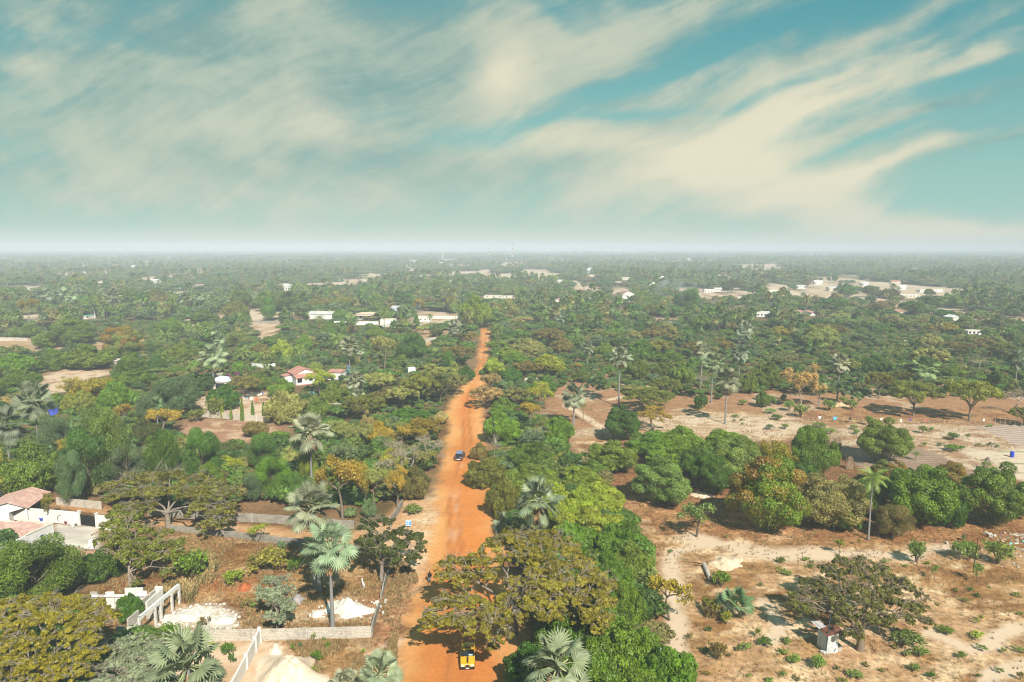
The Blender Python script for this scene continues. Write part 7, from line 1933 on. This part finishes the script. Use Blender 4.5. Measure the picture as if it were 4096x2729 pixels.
# ------------------------------------------------------------------ the largest trees, each with its own boughs
def bough_tree(fr, base, lobes, leaf, n, cl, label, trunk=.42, seed=1, name='umbrella_tree', flat=.34, barkc=(.30, .25, .20), dens=.62):
    r = np.random.default_rng(seed); B = gp(fr, *base); C_, RD = [], []; mids = []
    for (x, y, h, w_) in lobes:
        P = gp(fr, x, y, h); rad = w_ / FR[fr][2] * depth(P) / F / 2; k = int(20 * dens / .62); a = r.uniform(0, 6.283, k); q = np.sqrt(r.random(k)) * rad * .95
        c = np.stack([P[0] + np.cos(a) * q, P[1] + np.sin(a) * q, P[2] - .5 * rad * (q / rad) ** 2 + r.normal(0, .30, k)], 1); s_ = r.uniform(.14, .27, k) * rad; C_.append(c); RD.append(np.stack([s_, s_, s_ * min(.9, flat * 1.5)], 1)); C_.append(np.array([[P[0], P[1], P[2] - .15 * rad]])); RD.append(np.array([[rad * .8, rad * .8, rad * .8 * flat * .6]])); mids.append((P, rad))
    C_ = np.vstack(C_) - B; RD = np.vstack(RD); P, N, k = cloud_pts(C_, RD, n, r, .6, .4); fld = fbm(P[:, 0] * 1.3 + P[:, 2], P[:, 1] * 1.3 + P[:, 2] * .6, 1.3, 3); keep = fld > np.quantile(fld, .30); P, N, k = P[keep], N[keep], k[keep]; cv = r.random(len(C_))
    V, Q, A = leaves(P, N, leaf, 2.0, .25, .5, r, cv[k]); root = empty(name, tuple(B), label, 'tree', GROUPN['umb']); cr = put('crown', mesh_np('crown', V, Q, LEAF, attr=A), root); cr.color = (*C[cl], 1)
    S = []; fork = np.array([0, 0, 2.6]); S += limb((0, 0, -.2), fork, trunk * 1.25, trunk * .9, r, 4, .04); M_ = np.array([m[0] - B for m in mids]); ang = np.arctan2(M_[:, 1], M_[:, 0]); g_ = np.floor((ang + math.pi) / 6.2832 * 7).astype(int)
    for s_ in np.unique(g_):
        idx = np.where(g_ == s_)[0]; ctr = M_[idx].mean(0); m0 = fork * .45 + ctr * .55; m0[2] = fork[2] + (ctr[2] - fork[2]) * .55; S += limb(fork, m0, trunk * .45, trunk * .28, r, 4, .07)
        for i in idx:
            L = limb(m0, M_[i] - [0, 0, .1], trunk * .24, trunk * .10, r, 5, .09); S += L; rad = mids[i][1]
            for _ in range(6):
                d = norm(r.normal(0, 1, 3) * [1, 1, .35] + [0, 0, .25]); e = M_[i] + d * rad * r.uniform(.6, 1.0) * [1, 1, .5]; st = L[r.integers(2, 5)][1]; T = limb(st, e, trunk * .08, .014, r, 4, .10); S += T
                for _ in range(3): d2 = norm(d + r.normal(0, .7, 3)) * rad * .35; S += limb(T[r.integers(1, 4)][1], T[-1][1] + d2, .035, .012, r, 2, .1)
    V, Q = tubes(S, 6); tr = put('trunk', mesh_np('trunk', V, Q, BARK), root); tr.color = (*barkc, 1)
    Xs, Ys = proj(B); xs = [px(fr, l[0], l[1]) for l in lobes]; REC.append(dict(o=root, X=float(np.mean([q[0] for q in xs])), Y=float(np.mean([q[1] for q in xs])), P=B, w=9, h=9, kd='umb', cl=cl, label=label, look='', wp=400))
def build_big_trees():
    bough_tree('c', (1010, 1150), [(600, 620, 8, 250), (520, 705, 7, 190), (650, 725, 7.5, 210), (760, 590, 9, 250), (880, 490, 10, 250), (1000, 430, 11, 260), (1130, 430, 11, 280), (1250, 430, 11, 260), (1060, 560, 10.5, 200), (880, 600, 9, 190), (1200, 560, 11, 240),
                                   (1370, 500, 10.5, 250), (1330, 640, 10.5, 240), (1150, 690, 10, 190), (820, 700, 8, 140), (420, 980, 6.5, 190), (390, 1060, 6, 170), (520, 900, 7, 230), (560, 1030, 6.5, 230), (680, 880, 7.5, 240), (700, 1030, 7, 230), (830, 950, 8, 240), (850, 1070, 7.5, 220),
                                   (960, 880, 8.5, 230), (980, 1020, 8, 220), (850, 1235, 4.0, 120), (690, 1130, 6.3, 110), (950, 1140, 7, 130), (480, 640, 7.5, 120), (1010, 760, 8.8, 150)], 0.25, 85000, 'A2', 'huge golden olive umbrella tree whose boughs reach across the red road above the taxi', .48, 11)
    bough_tree('a', (985, 862), [(900, 270, 7.5, 170), (1000, 300, 8, 150), (850, 360, 7, 190), (960, 390, 7.5, 200), (1080, 400, 7, 170), (800, 460, 6, 170), (900, 480, 6.5, 190), (1020, 500, 6.3, 200), (1230, 430, 6, 150), (1320, 500, 5.2, 160), (1180, 520, 5.6, 170), (1280, 590, 4.8, 150), (1340, 560, 4.5, 110), (1140, 600, 4.6, 150), (940, 590, 5, 180), (1060, 640, 4.2, 130), (1260, 720, 3, 110), (850, 560, 4.6, 160), (1040, 800, 2.0, 120)], .26, 42000, 'L2', 'yellow green tree with a leaning pale trunk behind the roofless building', .26, 19, name='broadleaf_tree', dens=.8, flat=.55, barkc=(.36, .28, .22))
    bough_tree('c', (1430, 1260), [(1150, 810, 10, 260), (1290, 760, 10.5, 270), (1440, 740, 10.5, 270), (1570, 720, 10, 250), (1680, 780, 9, 190), (1130, 920, 9, 230), (1260, 890, 9.5, 270), (1400, 880, 9.5, 270), (1540, 860, 9.5, 270), (1660, 900, 8.5, 210), (1530, 990, 8.5, 250), (1670, 1020, 7.5, 170), (1500, 620, 10.5, 220), (1300, 990, 8.6, 230), (1620, 1080, 7, 150)], .25, 50000, 'A2', 'second golden olive umbrella tree to the right of the huge one above the road', .42, 12)
    bough_tree('a', (330, 1800), [(40, 960, 9, 220), (200, 960, 9.5, 230), (370, 930, 10, 230), (540, 930, 10, 230), (700, 970, 9.5, 220), (820, 1040, 9, 180), (100, 1090, 9, 230), (270, 1080, 9.5, 230), (450, 1060, 9.5, 230), (620, 1080, 9, 230), (770, 1120, 8.5, 180), (20, 1230, 8, 220), (180, 1240, 8.5, 220), (360, 1220, 8.5, 200), (540, 1200, 8.5, 210),
                                  (690, 1220, 8, 200), (60, 1380, 7.5, 230), (230, 1400, 7.5, 230), (400, 1370, 7.5, 210), (560, 1350, 7.5, 210), (720, 1340, 7, 170), (40, 1530, 6.5, 220), (210, 1540, 6.5, 200), (420, 1500, 6.8, 190), (600, 1470, 6.8, 180), (-100, 1100, 9, 240), (-120, 1350, 8, 240)], .25, 90000, 'A3', 'large golden green umbrella tree filling the lower left corner', .42, 13)
    bough_tree('e', (642, 1322), [(650, 860, 6.2, 180), (770, 860, 6, 180), (540, 870, 6, 180), (300, 900, 5, 180), (480, 740, 6.3, 170), (620, 720, 6.6, 180), (1060, 980, 4.8, 160), (740, 980, 5.6, 170), (880, 860, 5.8, 180), (520, 640, 6.5, 190), (660, 640, 6.5, 200), (800, 700, 6.5, 190), (400, 700, 6, 180), (280, 800, 5.5, 190), (180, 900, 5, 170), (140, 960, 4.6, 120), (250, 1000, 4.4, 180), (400, 870, 5.6, 170), (560, 770, 6.5, 200), (720, 780, 6.5, 190), (900, 790, 6, 190), (1020, 840, 5.5, 180), (1140, 920, 5, 160), (480, 960, 5.2, 200), (640, 930, 6, 130),
                                  (560, 1080, 4.6, 210), (700, 1050, 5, 170), (820, 930, 5.5, 190), (960, 960, 5, 190), (1000, 1060, 4.2, 150), (860, 1080, 4.4, 160), (600, 1180, 3.6, 180), (1150, 1100, 3.6, 130), (360, 790, 6, 150)], .22, 50000, 'K3', 'wide open crowned tree shading the small white shed', .42, 14, flat=.40, barkc=(.24, .18, .13))
    bough_tree('a', (1275, 392), [(850, 60, 6, 200), (1000, 20, 7, 230), (1150, -10, 7.5, 240), (1300, -20, 8, 240), (1450, 10, 7.5, 240), (1600, 50, 7, 230), (1720, 110, 6, 200), (860, 150, 5, 190), (1010, 120, 6, 220), (1160, 100, 6.5, 230), (1310, 100, 7, 220), (1460, 120, 6.5, 230), (1610, 150, 6, 220), (1720, 220, 5, 180), (960, 220, 4.6, 180), (1100, 210, 5, 190),
                                  (1500, 230, 5, 200), (1640, 260, 4.6, 190), (1580, 350, 3.6, 180), (1700, 340, 3.4, 140)], .24, 110000, 'O2', 'broad olive umbrella tree spreading over the side lane', .42, 15, dens=.7)
    bough_tree('b', (1190, 800), [(1080, 370, 6.5, 190), (1200, 340, 6.8, 190), (1330, 420, 6, 160), (1440, 450, 5.5, 170), (1080, 470, 6, 190), (1210, 450, 6.3, 200), (1470, 540, 4.8, 110), (1060, 560, 5, 180), (1200, 560, 5.5, 200), (1340, 520, 5.4, 170), (1420, 600, 4.6, 130), (1290, 620, 4.5, 160)], .24, 42000, 'K2', 'dark spreading tree over the ruined roadside wall', .30, 16, dens=.7)
    bough_tree('b', (402, 1176), [(330, 790, 5.2, 170), (430, 790, 5.2, 160), (270, 880, 4.6, 120), (370, 880, 4.8, 170), (470, 860, 4.8, 130), (440, 960, 4, 170), (330, 1050, 3, 120), (480, 1000, 3.5, 120), (420, 1080, 2.6, 100), (350, 960, 4, 110)], .2, 26000, 'F', 'blue green thorny tree growing beside the front block wall', .17, 17, dens=.7, flat=.6)
    bough_tree('a', (1060, 1760), [(1060, 1230, 6.5, 180), (950, 1260, 6.5, 180), (1170, 1270, 6.3, 170), (860, 1300, 6, 140), (1000, 1350, 6, 200), (1150, 1370, 6, 190), (880, 1420, 5.6, 190), (780, 1450, 5.2, 170), (1020, 1460, 5.6, 200), (1280, 1330, 5.6, 150), (760, 1550, 5, 180), (900, 1560, 5, 200), (1050, 1570, 5, 190), (1180, 1480, 5.4, 160)], .22, 60000, 'F', 'blue green thorny tree at the bottom edge before the roofless building', .22, 18, dens=.8, flat=.55)
# ------------------------------------------------------------------ woodland and undergrowth nobody could count
XCL = poly('V', [(1240, 915), (1290, 890), (1340, 872), (1400, 900), (1500, 918), (1640, 925), (1830, 905), (2000, 922), (2240, 925), (2500, 930), (2500, 1010), (1830, 1000), (1500, 1000), (1290, 1010)])
def in_any(x, y, polys, grow=0.0):
    m = np.zeros(x.shape, bool)
    for P in polys: m |= sdf(x, y, P) < grow
    return m
def instancer(name, pts, scales, rots, kinds, protos, label=None, cat=None):
    me = bpy.data.meshes.new(name); me.vertices.add(len(pts)); me.vertices.foreach_set('co', np.asarray(pts, np.float32).ravel())
    a = me.attributes.new('size', 'FLOAT_VECTOR', 'POINT'); a.data.foreach_set('vector', np.asarray(scales, np.float32).ravel())
    a = me.attributes.new('turn', 'FLOAT', 'POINT'); a.data.foreach_set('value', np.asarray(rots, np.float32))
    a = me.attributes.new('kindno', 'INT', 'POINT'); a.data.foreach_set('value', np.asarray(kinds, np.int32))
    o = put(name, me); o.color = (.1, .12, .05, 0)
    ng = bpy.data.node_groups.new(name + '_scatter', 'GeometryNodeTree'); ng.interface.new_socket('Geometry', in_out='INPUT', socket_type='NodeSocketGeometry'); ng.interface.new_socket('Geometry', in_out='OUTPUT', socket_type='NodeSocketGeometry')
    N = ng.nodes; L = ng.links; gi = N.new('NodeGroupInput'); go = N.new('NodeGroupOutput'); jn = N.new('GeometryNodeJoinGeometry')
    def at_(nm, ty):
        n = N.new('GeometryNodeInputNamedAttribute'); n.data_type = ty; n.inputs['Name'].default_value = nm; return n.outputs['Attribute']
    sz = at_('size', 'FLOAT_VECTOR'); tn = at_('turn', 'FLOAT'); kn = at_('kindno', 'INT')
    cx = N.new('ShaderNodeCombineXYZ'); L.new(tn, cx.inputs[2])
    for k, src in enumerate(protos):
        oi = N.new('GeometryNodeObjectInfo'); oi.inputs['Object'].default_value = src; oi.transform_space = 'ORIGINAL'; oi.inputs['As Instance'].default_value = False
        cmp_ = N.new('FunctionNodeCompare'); cmp_.data_type = 'INT'; cmp_.operation = 'EQUAL'; L.new(kn, cmp_.inputs[2]); cmp_.inputs[3].default_value = k
        ip = N.new('GeometryNodeInstanceOnPoints'); L.new(gi.outputs[0], ip.inputs['Points']); L.new(cmp_.outputs[0], ip.inputs['Selection']); L.new(oi.outputs['Geometry'], ip.inputs['Instance'])
        L.new(cx.outputs[0], ip.inputs['Rotation']); L.new(sz, ip.inputs['Scale']); L.new(ip.outputs[0], jn.inputs[0])
    L.new(jn.outputs[0], go.inputs[0])
    md = o.modifiers.new('scatter', 'NODES'); md.node_group = ng
    tag(o, label, cat, kind='stuff'); return o
def first_of(mesh):
    for r_ in REC:
        if r_['o'].data is mesh if r_['o'].type == 'MESH' else False: return r_['o']
    return None
def build_woodland():
    keys = ['far_man', 'far_cas', 'far_umb', 'far_fea', 'far_fan', 'far_pal']; protos = []; kk = []
    for k in keys:
        for p in PROTO[k]:
            o = first_of(p['crown'])
            if o is not None: protos.append(o); kk.append(k)
    by = {k: [i for i, q in enumerate(kk) if q == k] for k in keys}
    r = np.random.default_rng(5); pts = []
    def ring(y0, y1, sp):
        ys = np.arange(y0, y1, sp); out = []
        for y in ys:
            hw = y * .86 + 40; xs = np.arange(-hw, hw, sp); out.append(np.stack([xs + r.uniform(-.5, .5, len(xs)) * sp, y + r.uniform(-.5, .5, len(xs)) * sp, np.full(len(xs), sp)], 1))
        return np.vstack(out)
    P = np.vstack([ring(165, 330, 9.5), ring(330, 420, 7.8), ring(420, 1000, 9.2), ring(1000, 2000, 12), ring(2000, 3600, 17), ring(3600, 6500, 30)])
    x, y, sp = P.T
    clear = in_any(x, y, [ROAD, LANE, FIELD, XCL, YARD, YARD2, CLEAR1, CLEAR2, CLEAR3, CLEAR4, CLEAR5, CLEAR6, CLEAR7, CLEAR8, CLEAR9, CLEAR10, PLOT, FRONT, VERGE, poly('j', [(280, 770), (2400, 770), (2400, 1500), (280, 1300)])], 3.0)
    gap, gap2 = gaps(x, y); clear |= ((gap > .565) | (gap2 > .625)) & (y > 330)
    for B in BUILT:
        L_ = max(B[3], (.22 if B[0] > 60 and B[1] > 450 else .15) * B[1]) if B[1] > 330 else B[3]; clear |= (np.hypot(x - B[0], y - B[1]) < B[2] * (1.1 if B[1] < 330 else .8)) | ((y < B[1]) & (y > B[1] - L_) & (np.abs(x - B[0] * y / B[1]) < B[2] * .8))
    for q in REC:
        if q['w'] > 2.5: clear |= (np.hypot(x - q['P'][0], y - q['P'][1]) < q['w'] * .5 + (1.0 if q['kd'] not in ('fan', 'pal') else -1.0) * 1.5)
    x, y, sp = x[~clear], y[~clear], sp[~clear]; n = len(x)
    u = r.random(n); grove = fbm(x + 500, y + 200, 90, 3)
    kd = np.where(u < .36, 0, np.where(u < .66, 1, np.where(u < .80, 2, np.where(u < .90, 3, np.where(u < .955, 4, 5)))))
    kd = np.where((grove > .62) & (r.random(n) < .5), 4, kd)
    names = np.array(keys)[kd]; idx = np.zeros(n, int); sc = np.zeros((n, 3))
    for k in keys:
        m = names == k; c = m.sum(); idx[m] = np.array(by[k])[r.integers(0, len(by[k]), c)]; lum = r.lognormal(.10, .34, c) * np.clip(sp[m] / 8.5, .85, 2.6)
        if k in ('far_fan', 'far_pal'): w_ = r.uniform(6.5, 9, c) * np.clip(sp[m] / 10, 1, 2); h = w_ * r.uniform(1.15, 1.6, c); sc[m] = np.stack([w_, w_, h / 1.2], 1)
        else:
            w_ = dict(far_man=9, far_cas=10.5, far_umb=12, far_fea=7.5)[k] * lum; hr = dict(far_man=.95, far_cas=1.1, far_umb=1.1, far_fea=1.05)[k]; sc[m] = np.stack([w_, w_, np.minimum(w_ * hr, 16) * r.uniform(.75, 1.1, c)], 1)
    big = (.70 + .45 * sstep(fbm(x * 1.3 + 40, y * .8 + 60, 28, 2), .35, .68)) * np.where(y > 420, 1.12, 1.0); sc *= big[:, None]; sc[:, 2] = np.minimum(sc[:, 2], 10.5)
    near = y < 330; sc[near] *= .50; sc[(y >= 330) & (y < 480)] *= .8
    instancer('woodland', np.stack([x, y, np.zeros(n)], 1), sc, r.uniform(0, 6.28, n), idx, protos, 'mixed green woodland of countless trees running back to the hazy horizon', 'woodland')
    print('woodland', n)
    # undergrowth filling the thickets close by
    m1 = [poly('V', [(-300, 1120), (60, 1130), (250, 1150), (330, 1190), (560, 1160), (700, 1180), (900, 1150), (970, 1130), (1010, 1000), (1010, 940), (1070, 860), (1080, 800), (1000, 740), (-300, 740)]),
          poly('V', [(1125, 1500), (1170, 1560), (1600, 1700), (1560, 1500), (1480, 1300), (1440, 1180), (1380, 1080), (1300, 1010), (1270, 930), (1250, 900), (1500, 915), (1830, 900), (2100, 915), (2500, 920), (2500, 800), (2500, 740), (1130, 740), (1120, 850), (1115, 940), (1118, 1060), (1140, 1200)]),
          poly('a', [(-700, 1700), (-700, 560), (300, 620), (600, 760), (560, 1100), (700, 1250), (1400, 1250), (1200, 1700)]),
          poly('V', [(1380, 1000), (1700, 990), (1850, 1010), (1850, 1060), (1700, 1080), (1500, 1090), (1380, 1080)])]
    gx = []; 
    for Pm in m1:
        x0, y0 = Pm.min(0); x1, y1 = Pm.max(0); X, Y = np.meshgrid(np.arange(x0, x1, 3.2), np.arange(y0, y1, 3.2)); X = X.ravel() + r.uniform(-1.5, 1.5, X.size); Y = Y.ravel() + r.uniform(-1.5, 1.5, Y.size)
        m = sdf(X, Y, Pm) < -1.0; gx.append(np.stack([X[m], Y[m]], 1))
    G = np.vstack(gx); x, y = G.T
    clear = in_any(x, y, [ROAD, LANE, YARD, YARD2, CLEAR1, CLEAR2, CLEAR3, CLEAR4, CLEAR5], 2.5) | in_any(x, y, [XCL, FIELD, COURT], 1.0)
    for B in BUILT: clear |= (np.hypot(x - B[0], y - B[1]) < B[2] * .8) | ((y < B[1]) & (y > B[1] - B[3]) & (np.abs(x - B[0]) < B[2] * .8))
    x, y = x[~clear], y[~clear]; n = len(x); ks = [i for i, q in enumerate(kk) if q in ('far_man', 'far_cas')]; w_ = r.uniform(3.4, 7.0, n) * np.where(y > 165, .62, 1.0)
    instancer('undergrowth', np.stack([x, y, np.zeros(n)], 1), np.stack([w_, w_, w_ * r.uniform(.45, .95, n)], 1), r.uniform(0, 6.28, n), np.array(ks)[r.integers(0, len(ks), n)], protos, 'tangled green undergrowth between and beneath the nearer trees', 'undergrowth')
    print('undergrowth', n)
# ------------------------------------------------------------------ dry grass, litter
def scatter_blades(name, n, regions, size, cols, label, cat, r, upright=1.0, blades=6, avoid=(), dens=None):
    out = []
    for Pm, share in regions:
        k = int(n * share); got = 0; x0, y0 = Pm.min(0); x1, y1 = Pm.max(0); y1 = min(y1, max(260, y0 + 60)); x0 = max(x0, -200); x1 = min(x1, 190)
        for _ in range(12):
            X = r.uniform(x0, x1, k); Y = r.uniform(y0, y1, k); m = sdf(X, Y, Pm) < -.3
            f = fbm(X * 1.0, Y, 3.5, 3); m &= f > r.uniform(.36, .62, k)
            if avoid: m &= ~in_any(X, Y, avoid, .5)
            out.append(np.stack([X[m], Y[m]], 1)); got += m.sum()
            if got > k: break
    B = np.vstack(out); nb = len(B)
    base = np.repeat(B, blades, 0); m = len(base); a = r.uniform(0, 6.283, m); h = size * r.uniform(.5, 1.3, m) ; lean = r.uniform(.1, .8, m) * (2 - upright)
    root = np.stack([base[:, 0] + r.normal(0, size * .22, m), base[:, 1] + r.normal(0, size * .22, m), np.full(m, -.08)], 1)
    tip = root + np.stack([np.cos(a) * h * lean, np.sin(a) * h * lean, h * upright * .8 + .06], 1)
    wd = np.stack([-np.sin(a), np.cos(a), np.zeros(m)], 1) * (size * .075)
    V = np.stack([root - wd, root + wd, tip + wd * .3, tip - wd * .3], 1).reshape(-1, 3)
    cc = np.array(cols)[r.integers(0, len(cols), nb)]; cc = np.repeat(cc, blades, 0) * r.uniform(.75, 1.25, (m, 1)); A = np.concatenate([cc, np.ones((m, 1))], 1)
    me = mesh_np(name, V, np.arange(4 * m).reshape(m, 4), GRASS); at_ = me.attributes.new('soil', 'FLOAT_COLOR', 'POINT'); at_.data.foreach_set('color', np.repeat(A, 4, 0).astype(np.float32).ravel())
    return tag(put(name, me), label, cat, kind='stuff')
GRASS = bpy.data.materials.new('dry_grass'); GRASS.use_nodes = True
_g = NG(GRASS.node_tree); _a = _g.n('ShaderNodeAttribute', attribute_name='soil'); _b = GRASS.node_tree.nodes['Principled BSDF']; _g.put(_b.inputs['Base Color'], _a.outputs['Color']); _b.inputs['Roughness'].default_value = .8
def build_cover():
    r = np.random.default_rng(9)
    rub = [poly('a', [(1050, 1165), (1350, 980), (1700, 960), (1820, 1060), (1800, 1165)]), poly('b', [(680, 930), (1150, 930), (1150, 1080), (700, 1080)]), LANE, ROAD]
    scatter_blades('dry_grass', 24000, [(PLOT, .30), (poly('b', [(440, 1250), (1090, 1235), (1310, 1230), (1320, 1620), (720, 1620), (500, 1330)]), .22), (VERGE, .06), (FIELD, .42)], .36,
                   [(.33, .20, .08), (.25, .14, .055), (.44, .29, .13), (.19, .10, .04), (.20, .19, .06)], 'dry brown grass covering the walled plot and the open field', 'dry grass', r, avoid=rub + [P for P in (BEDS, PLOW1, PLOW2)])
    scatter_blades('tall_straw', 900, [(poly('a', [(1480, 600), (1640, 640), (1620, 830), (1450, 830)]), .35), (poly('a', [(1240, 820), (1500, 840), (1450, 980), (1250, 950)]), .3), (poly('d', [(600, 930), (720, 940), (720, 1090), (600, 1080)]), .35)], 1.1,
                   [(.42, .28, .11), (.34, .22, .09), (.14, .16, .05)], 'tall straw coloured grass standing in tufts', 'tall grass', r, blades=10)
    scatter_blades('tall_straw', 2500, [(poly('f', [(760, 165), (930, 165), (940, 235), (780, 200)]), .4), (poly('f', [(1255, 140), (1470, 160), (1440, 250), (1270, 240)]), .6)], 1.5,
                   [(.52, .36, .15), (.44, .30, .12)], 'golden straw field strip beyond the mango tree with orange tips', 'tall grass', r, blades=8)
    scatter_blades('leaf_litter', 16000, [(VERGE, .22), (LITTER, .34), (ORCH, .2), (PLOT, .12), (poly('c', [(1300, 1000), (2354, 1568), (1950, 1568)]), .05), (poly('a', [(380, 175), (640, 205), (900, 255), (740, 285), (430, 228)]), .07)], .22,
                   [(.52, .30, .13), (.40, .20, .08), (.26, .11, .045), (.60, .42, .22)], 'fallen brown leaves scattered under the trees and along the road verge', 'leaf litter', r, upright=.12, blades=3)
# ------------------------------------------------------------------ haze
def build_haze():
    x0, x1, y0, y1, z0, z1 = -14000, 14000, -1500, 30000, -3, 78
    V = [(x, y, z) for z in (z0, z1) for x, y in ((x0, y0), (x1, y0), (x1, y1), (x0, y1))]
    Q = [(3, 2, 1, 0), (4, 5, 6, 7), (0, 1, 5, 4), (1, 2, 6, 5), (2, 3, 7, 6), (3, 0, 4, 7)]
    m_ = bpy.data.materials.new('haze'); m_.use_nodes = True; t = m_.node_tree; t.nodes.clear(); out = t.nodes.new('ShaderNodeOutputMaterial'); pv = t.nodes.new('ShaderNodeVolumePrincipled')
    pv.inputs['Color'].default_value = (.78, .86, .95, 1); pv.inputs['Density'].default_value = HAZE; pv.inputs['Anisotropy'].default_value = -0.15
    t.links.new(pv.outputs[0], out.inputs['Volume']); m_.cycles.homogeneous_volume = True
    me = mesh_np('haze', V, Q, m_); tag(put('haze', me), 'thin pale air haze over the whole plain', 'haze', kind='stuff')
HAZE = 0.00040
# ------------------------------------------------------------------ labels
ORD = ['nearest', 'second nearest', 'third nearest', 'fourth nearest', 'fifth nearest', 'sixth nearest', 'seventh nearest', 'eighth nearest', 'ninth nearest', 'tenth nearest', 'eleventh nearest', 'twelfth nearest']
def label_trees():
    seen = {}
    for q in REC:
        if q['label']: q['o']['label'] = q['label']; continue
        best = None
        for (fr, x, y, ph) in MARKS:
            X, Y = px(fr, x, y); dx = q['X'] - X; dy = (q['Y'] - Y) * 1.6; ds = math.hypot(dx, dy) + 40
            if best is None or ds < best[0]: best = (ds, dx, dy, ph)
        ds, dx, dy, ph = best
        rel = ('left of' if dx < 0 else 'right of') if abs(dx) > 1.2 * abs(dy) else ('beyond' if dy < 0 else 'in front of')
        seen.setdefault((q['look'], rel, ph), []).append((ds, q))
    for (lk, rel, ph), L in seen.items():
        L.sort(key=lambda t: t[0])
        for i, (ds, q) in enumerate(L):
            pre = '' if len(L) == 1 else (ORD[i] + ' ' if i < len(ORD) else 'farther ')
            q['o']['label'] = f"{pre}{lk} {rel} {ph}"
def build_smoke():
    """a drifting wisp of bluish smoke rising behind the trees on the right"""
    b = bmesh.new(); A = gp('m', 1990, 640); prev = None; r = random.Random(2)
    for i in range(9):
        t = i / 8; c_ = Vector((A[0] - 8 - 34 * t, A[1] + 10 * t, 2 + 16 * t ** .9)); s_ = 4 + 9 * t
        bmesh.ops.create_icosphere(b, subdivisions=2, radius=1.0, matrix=Matrix.Translation(c_) @ Matrix.Diagonal((s_ * 1.5, s_, s_ * .62, 1)))
    me = bpy.data.meshes.new('smoke'); b.to_mesh(me); b.free()
    m_ = bpy.data.materials.new('smoke'); m_.use_nodes = True; t = m_.node_tree; t.nodes.clear(); out = t.nodes.new('ShaderNodeOutputMaterial'); pv = t.nodes.new('ShaderNodeVolumePrincipled'); pv.inputs['Color'].default_value = (.80, .86, .95, 1)
    g = NG(t); tc_ = g.n('ShaderNodeTexCoord'); n = g.noise(tc_.outputs['Object'], .09, 4, .6); g.put(pv.inputs['Density'], g.ss(n, .46, .70, 0, .055)); t.links.new(pv.outputs[0], out.inputs['Volume']); me.materials.append(m_)
    o = put('smoke', me); md = o.modifiers.new('merge', 'REMESH'); md.mode = 'VOXEL'; md.voxel_size = 1.6; tag(o, 'thin bluish smoke drifting over the trees on the right', 'smoke', kind='stuff')
build_big_trees(); build_woodland(); build_cover(); label_trees(); build_haze()
build_smoke()
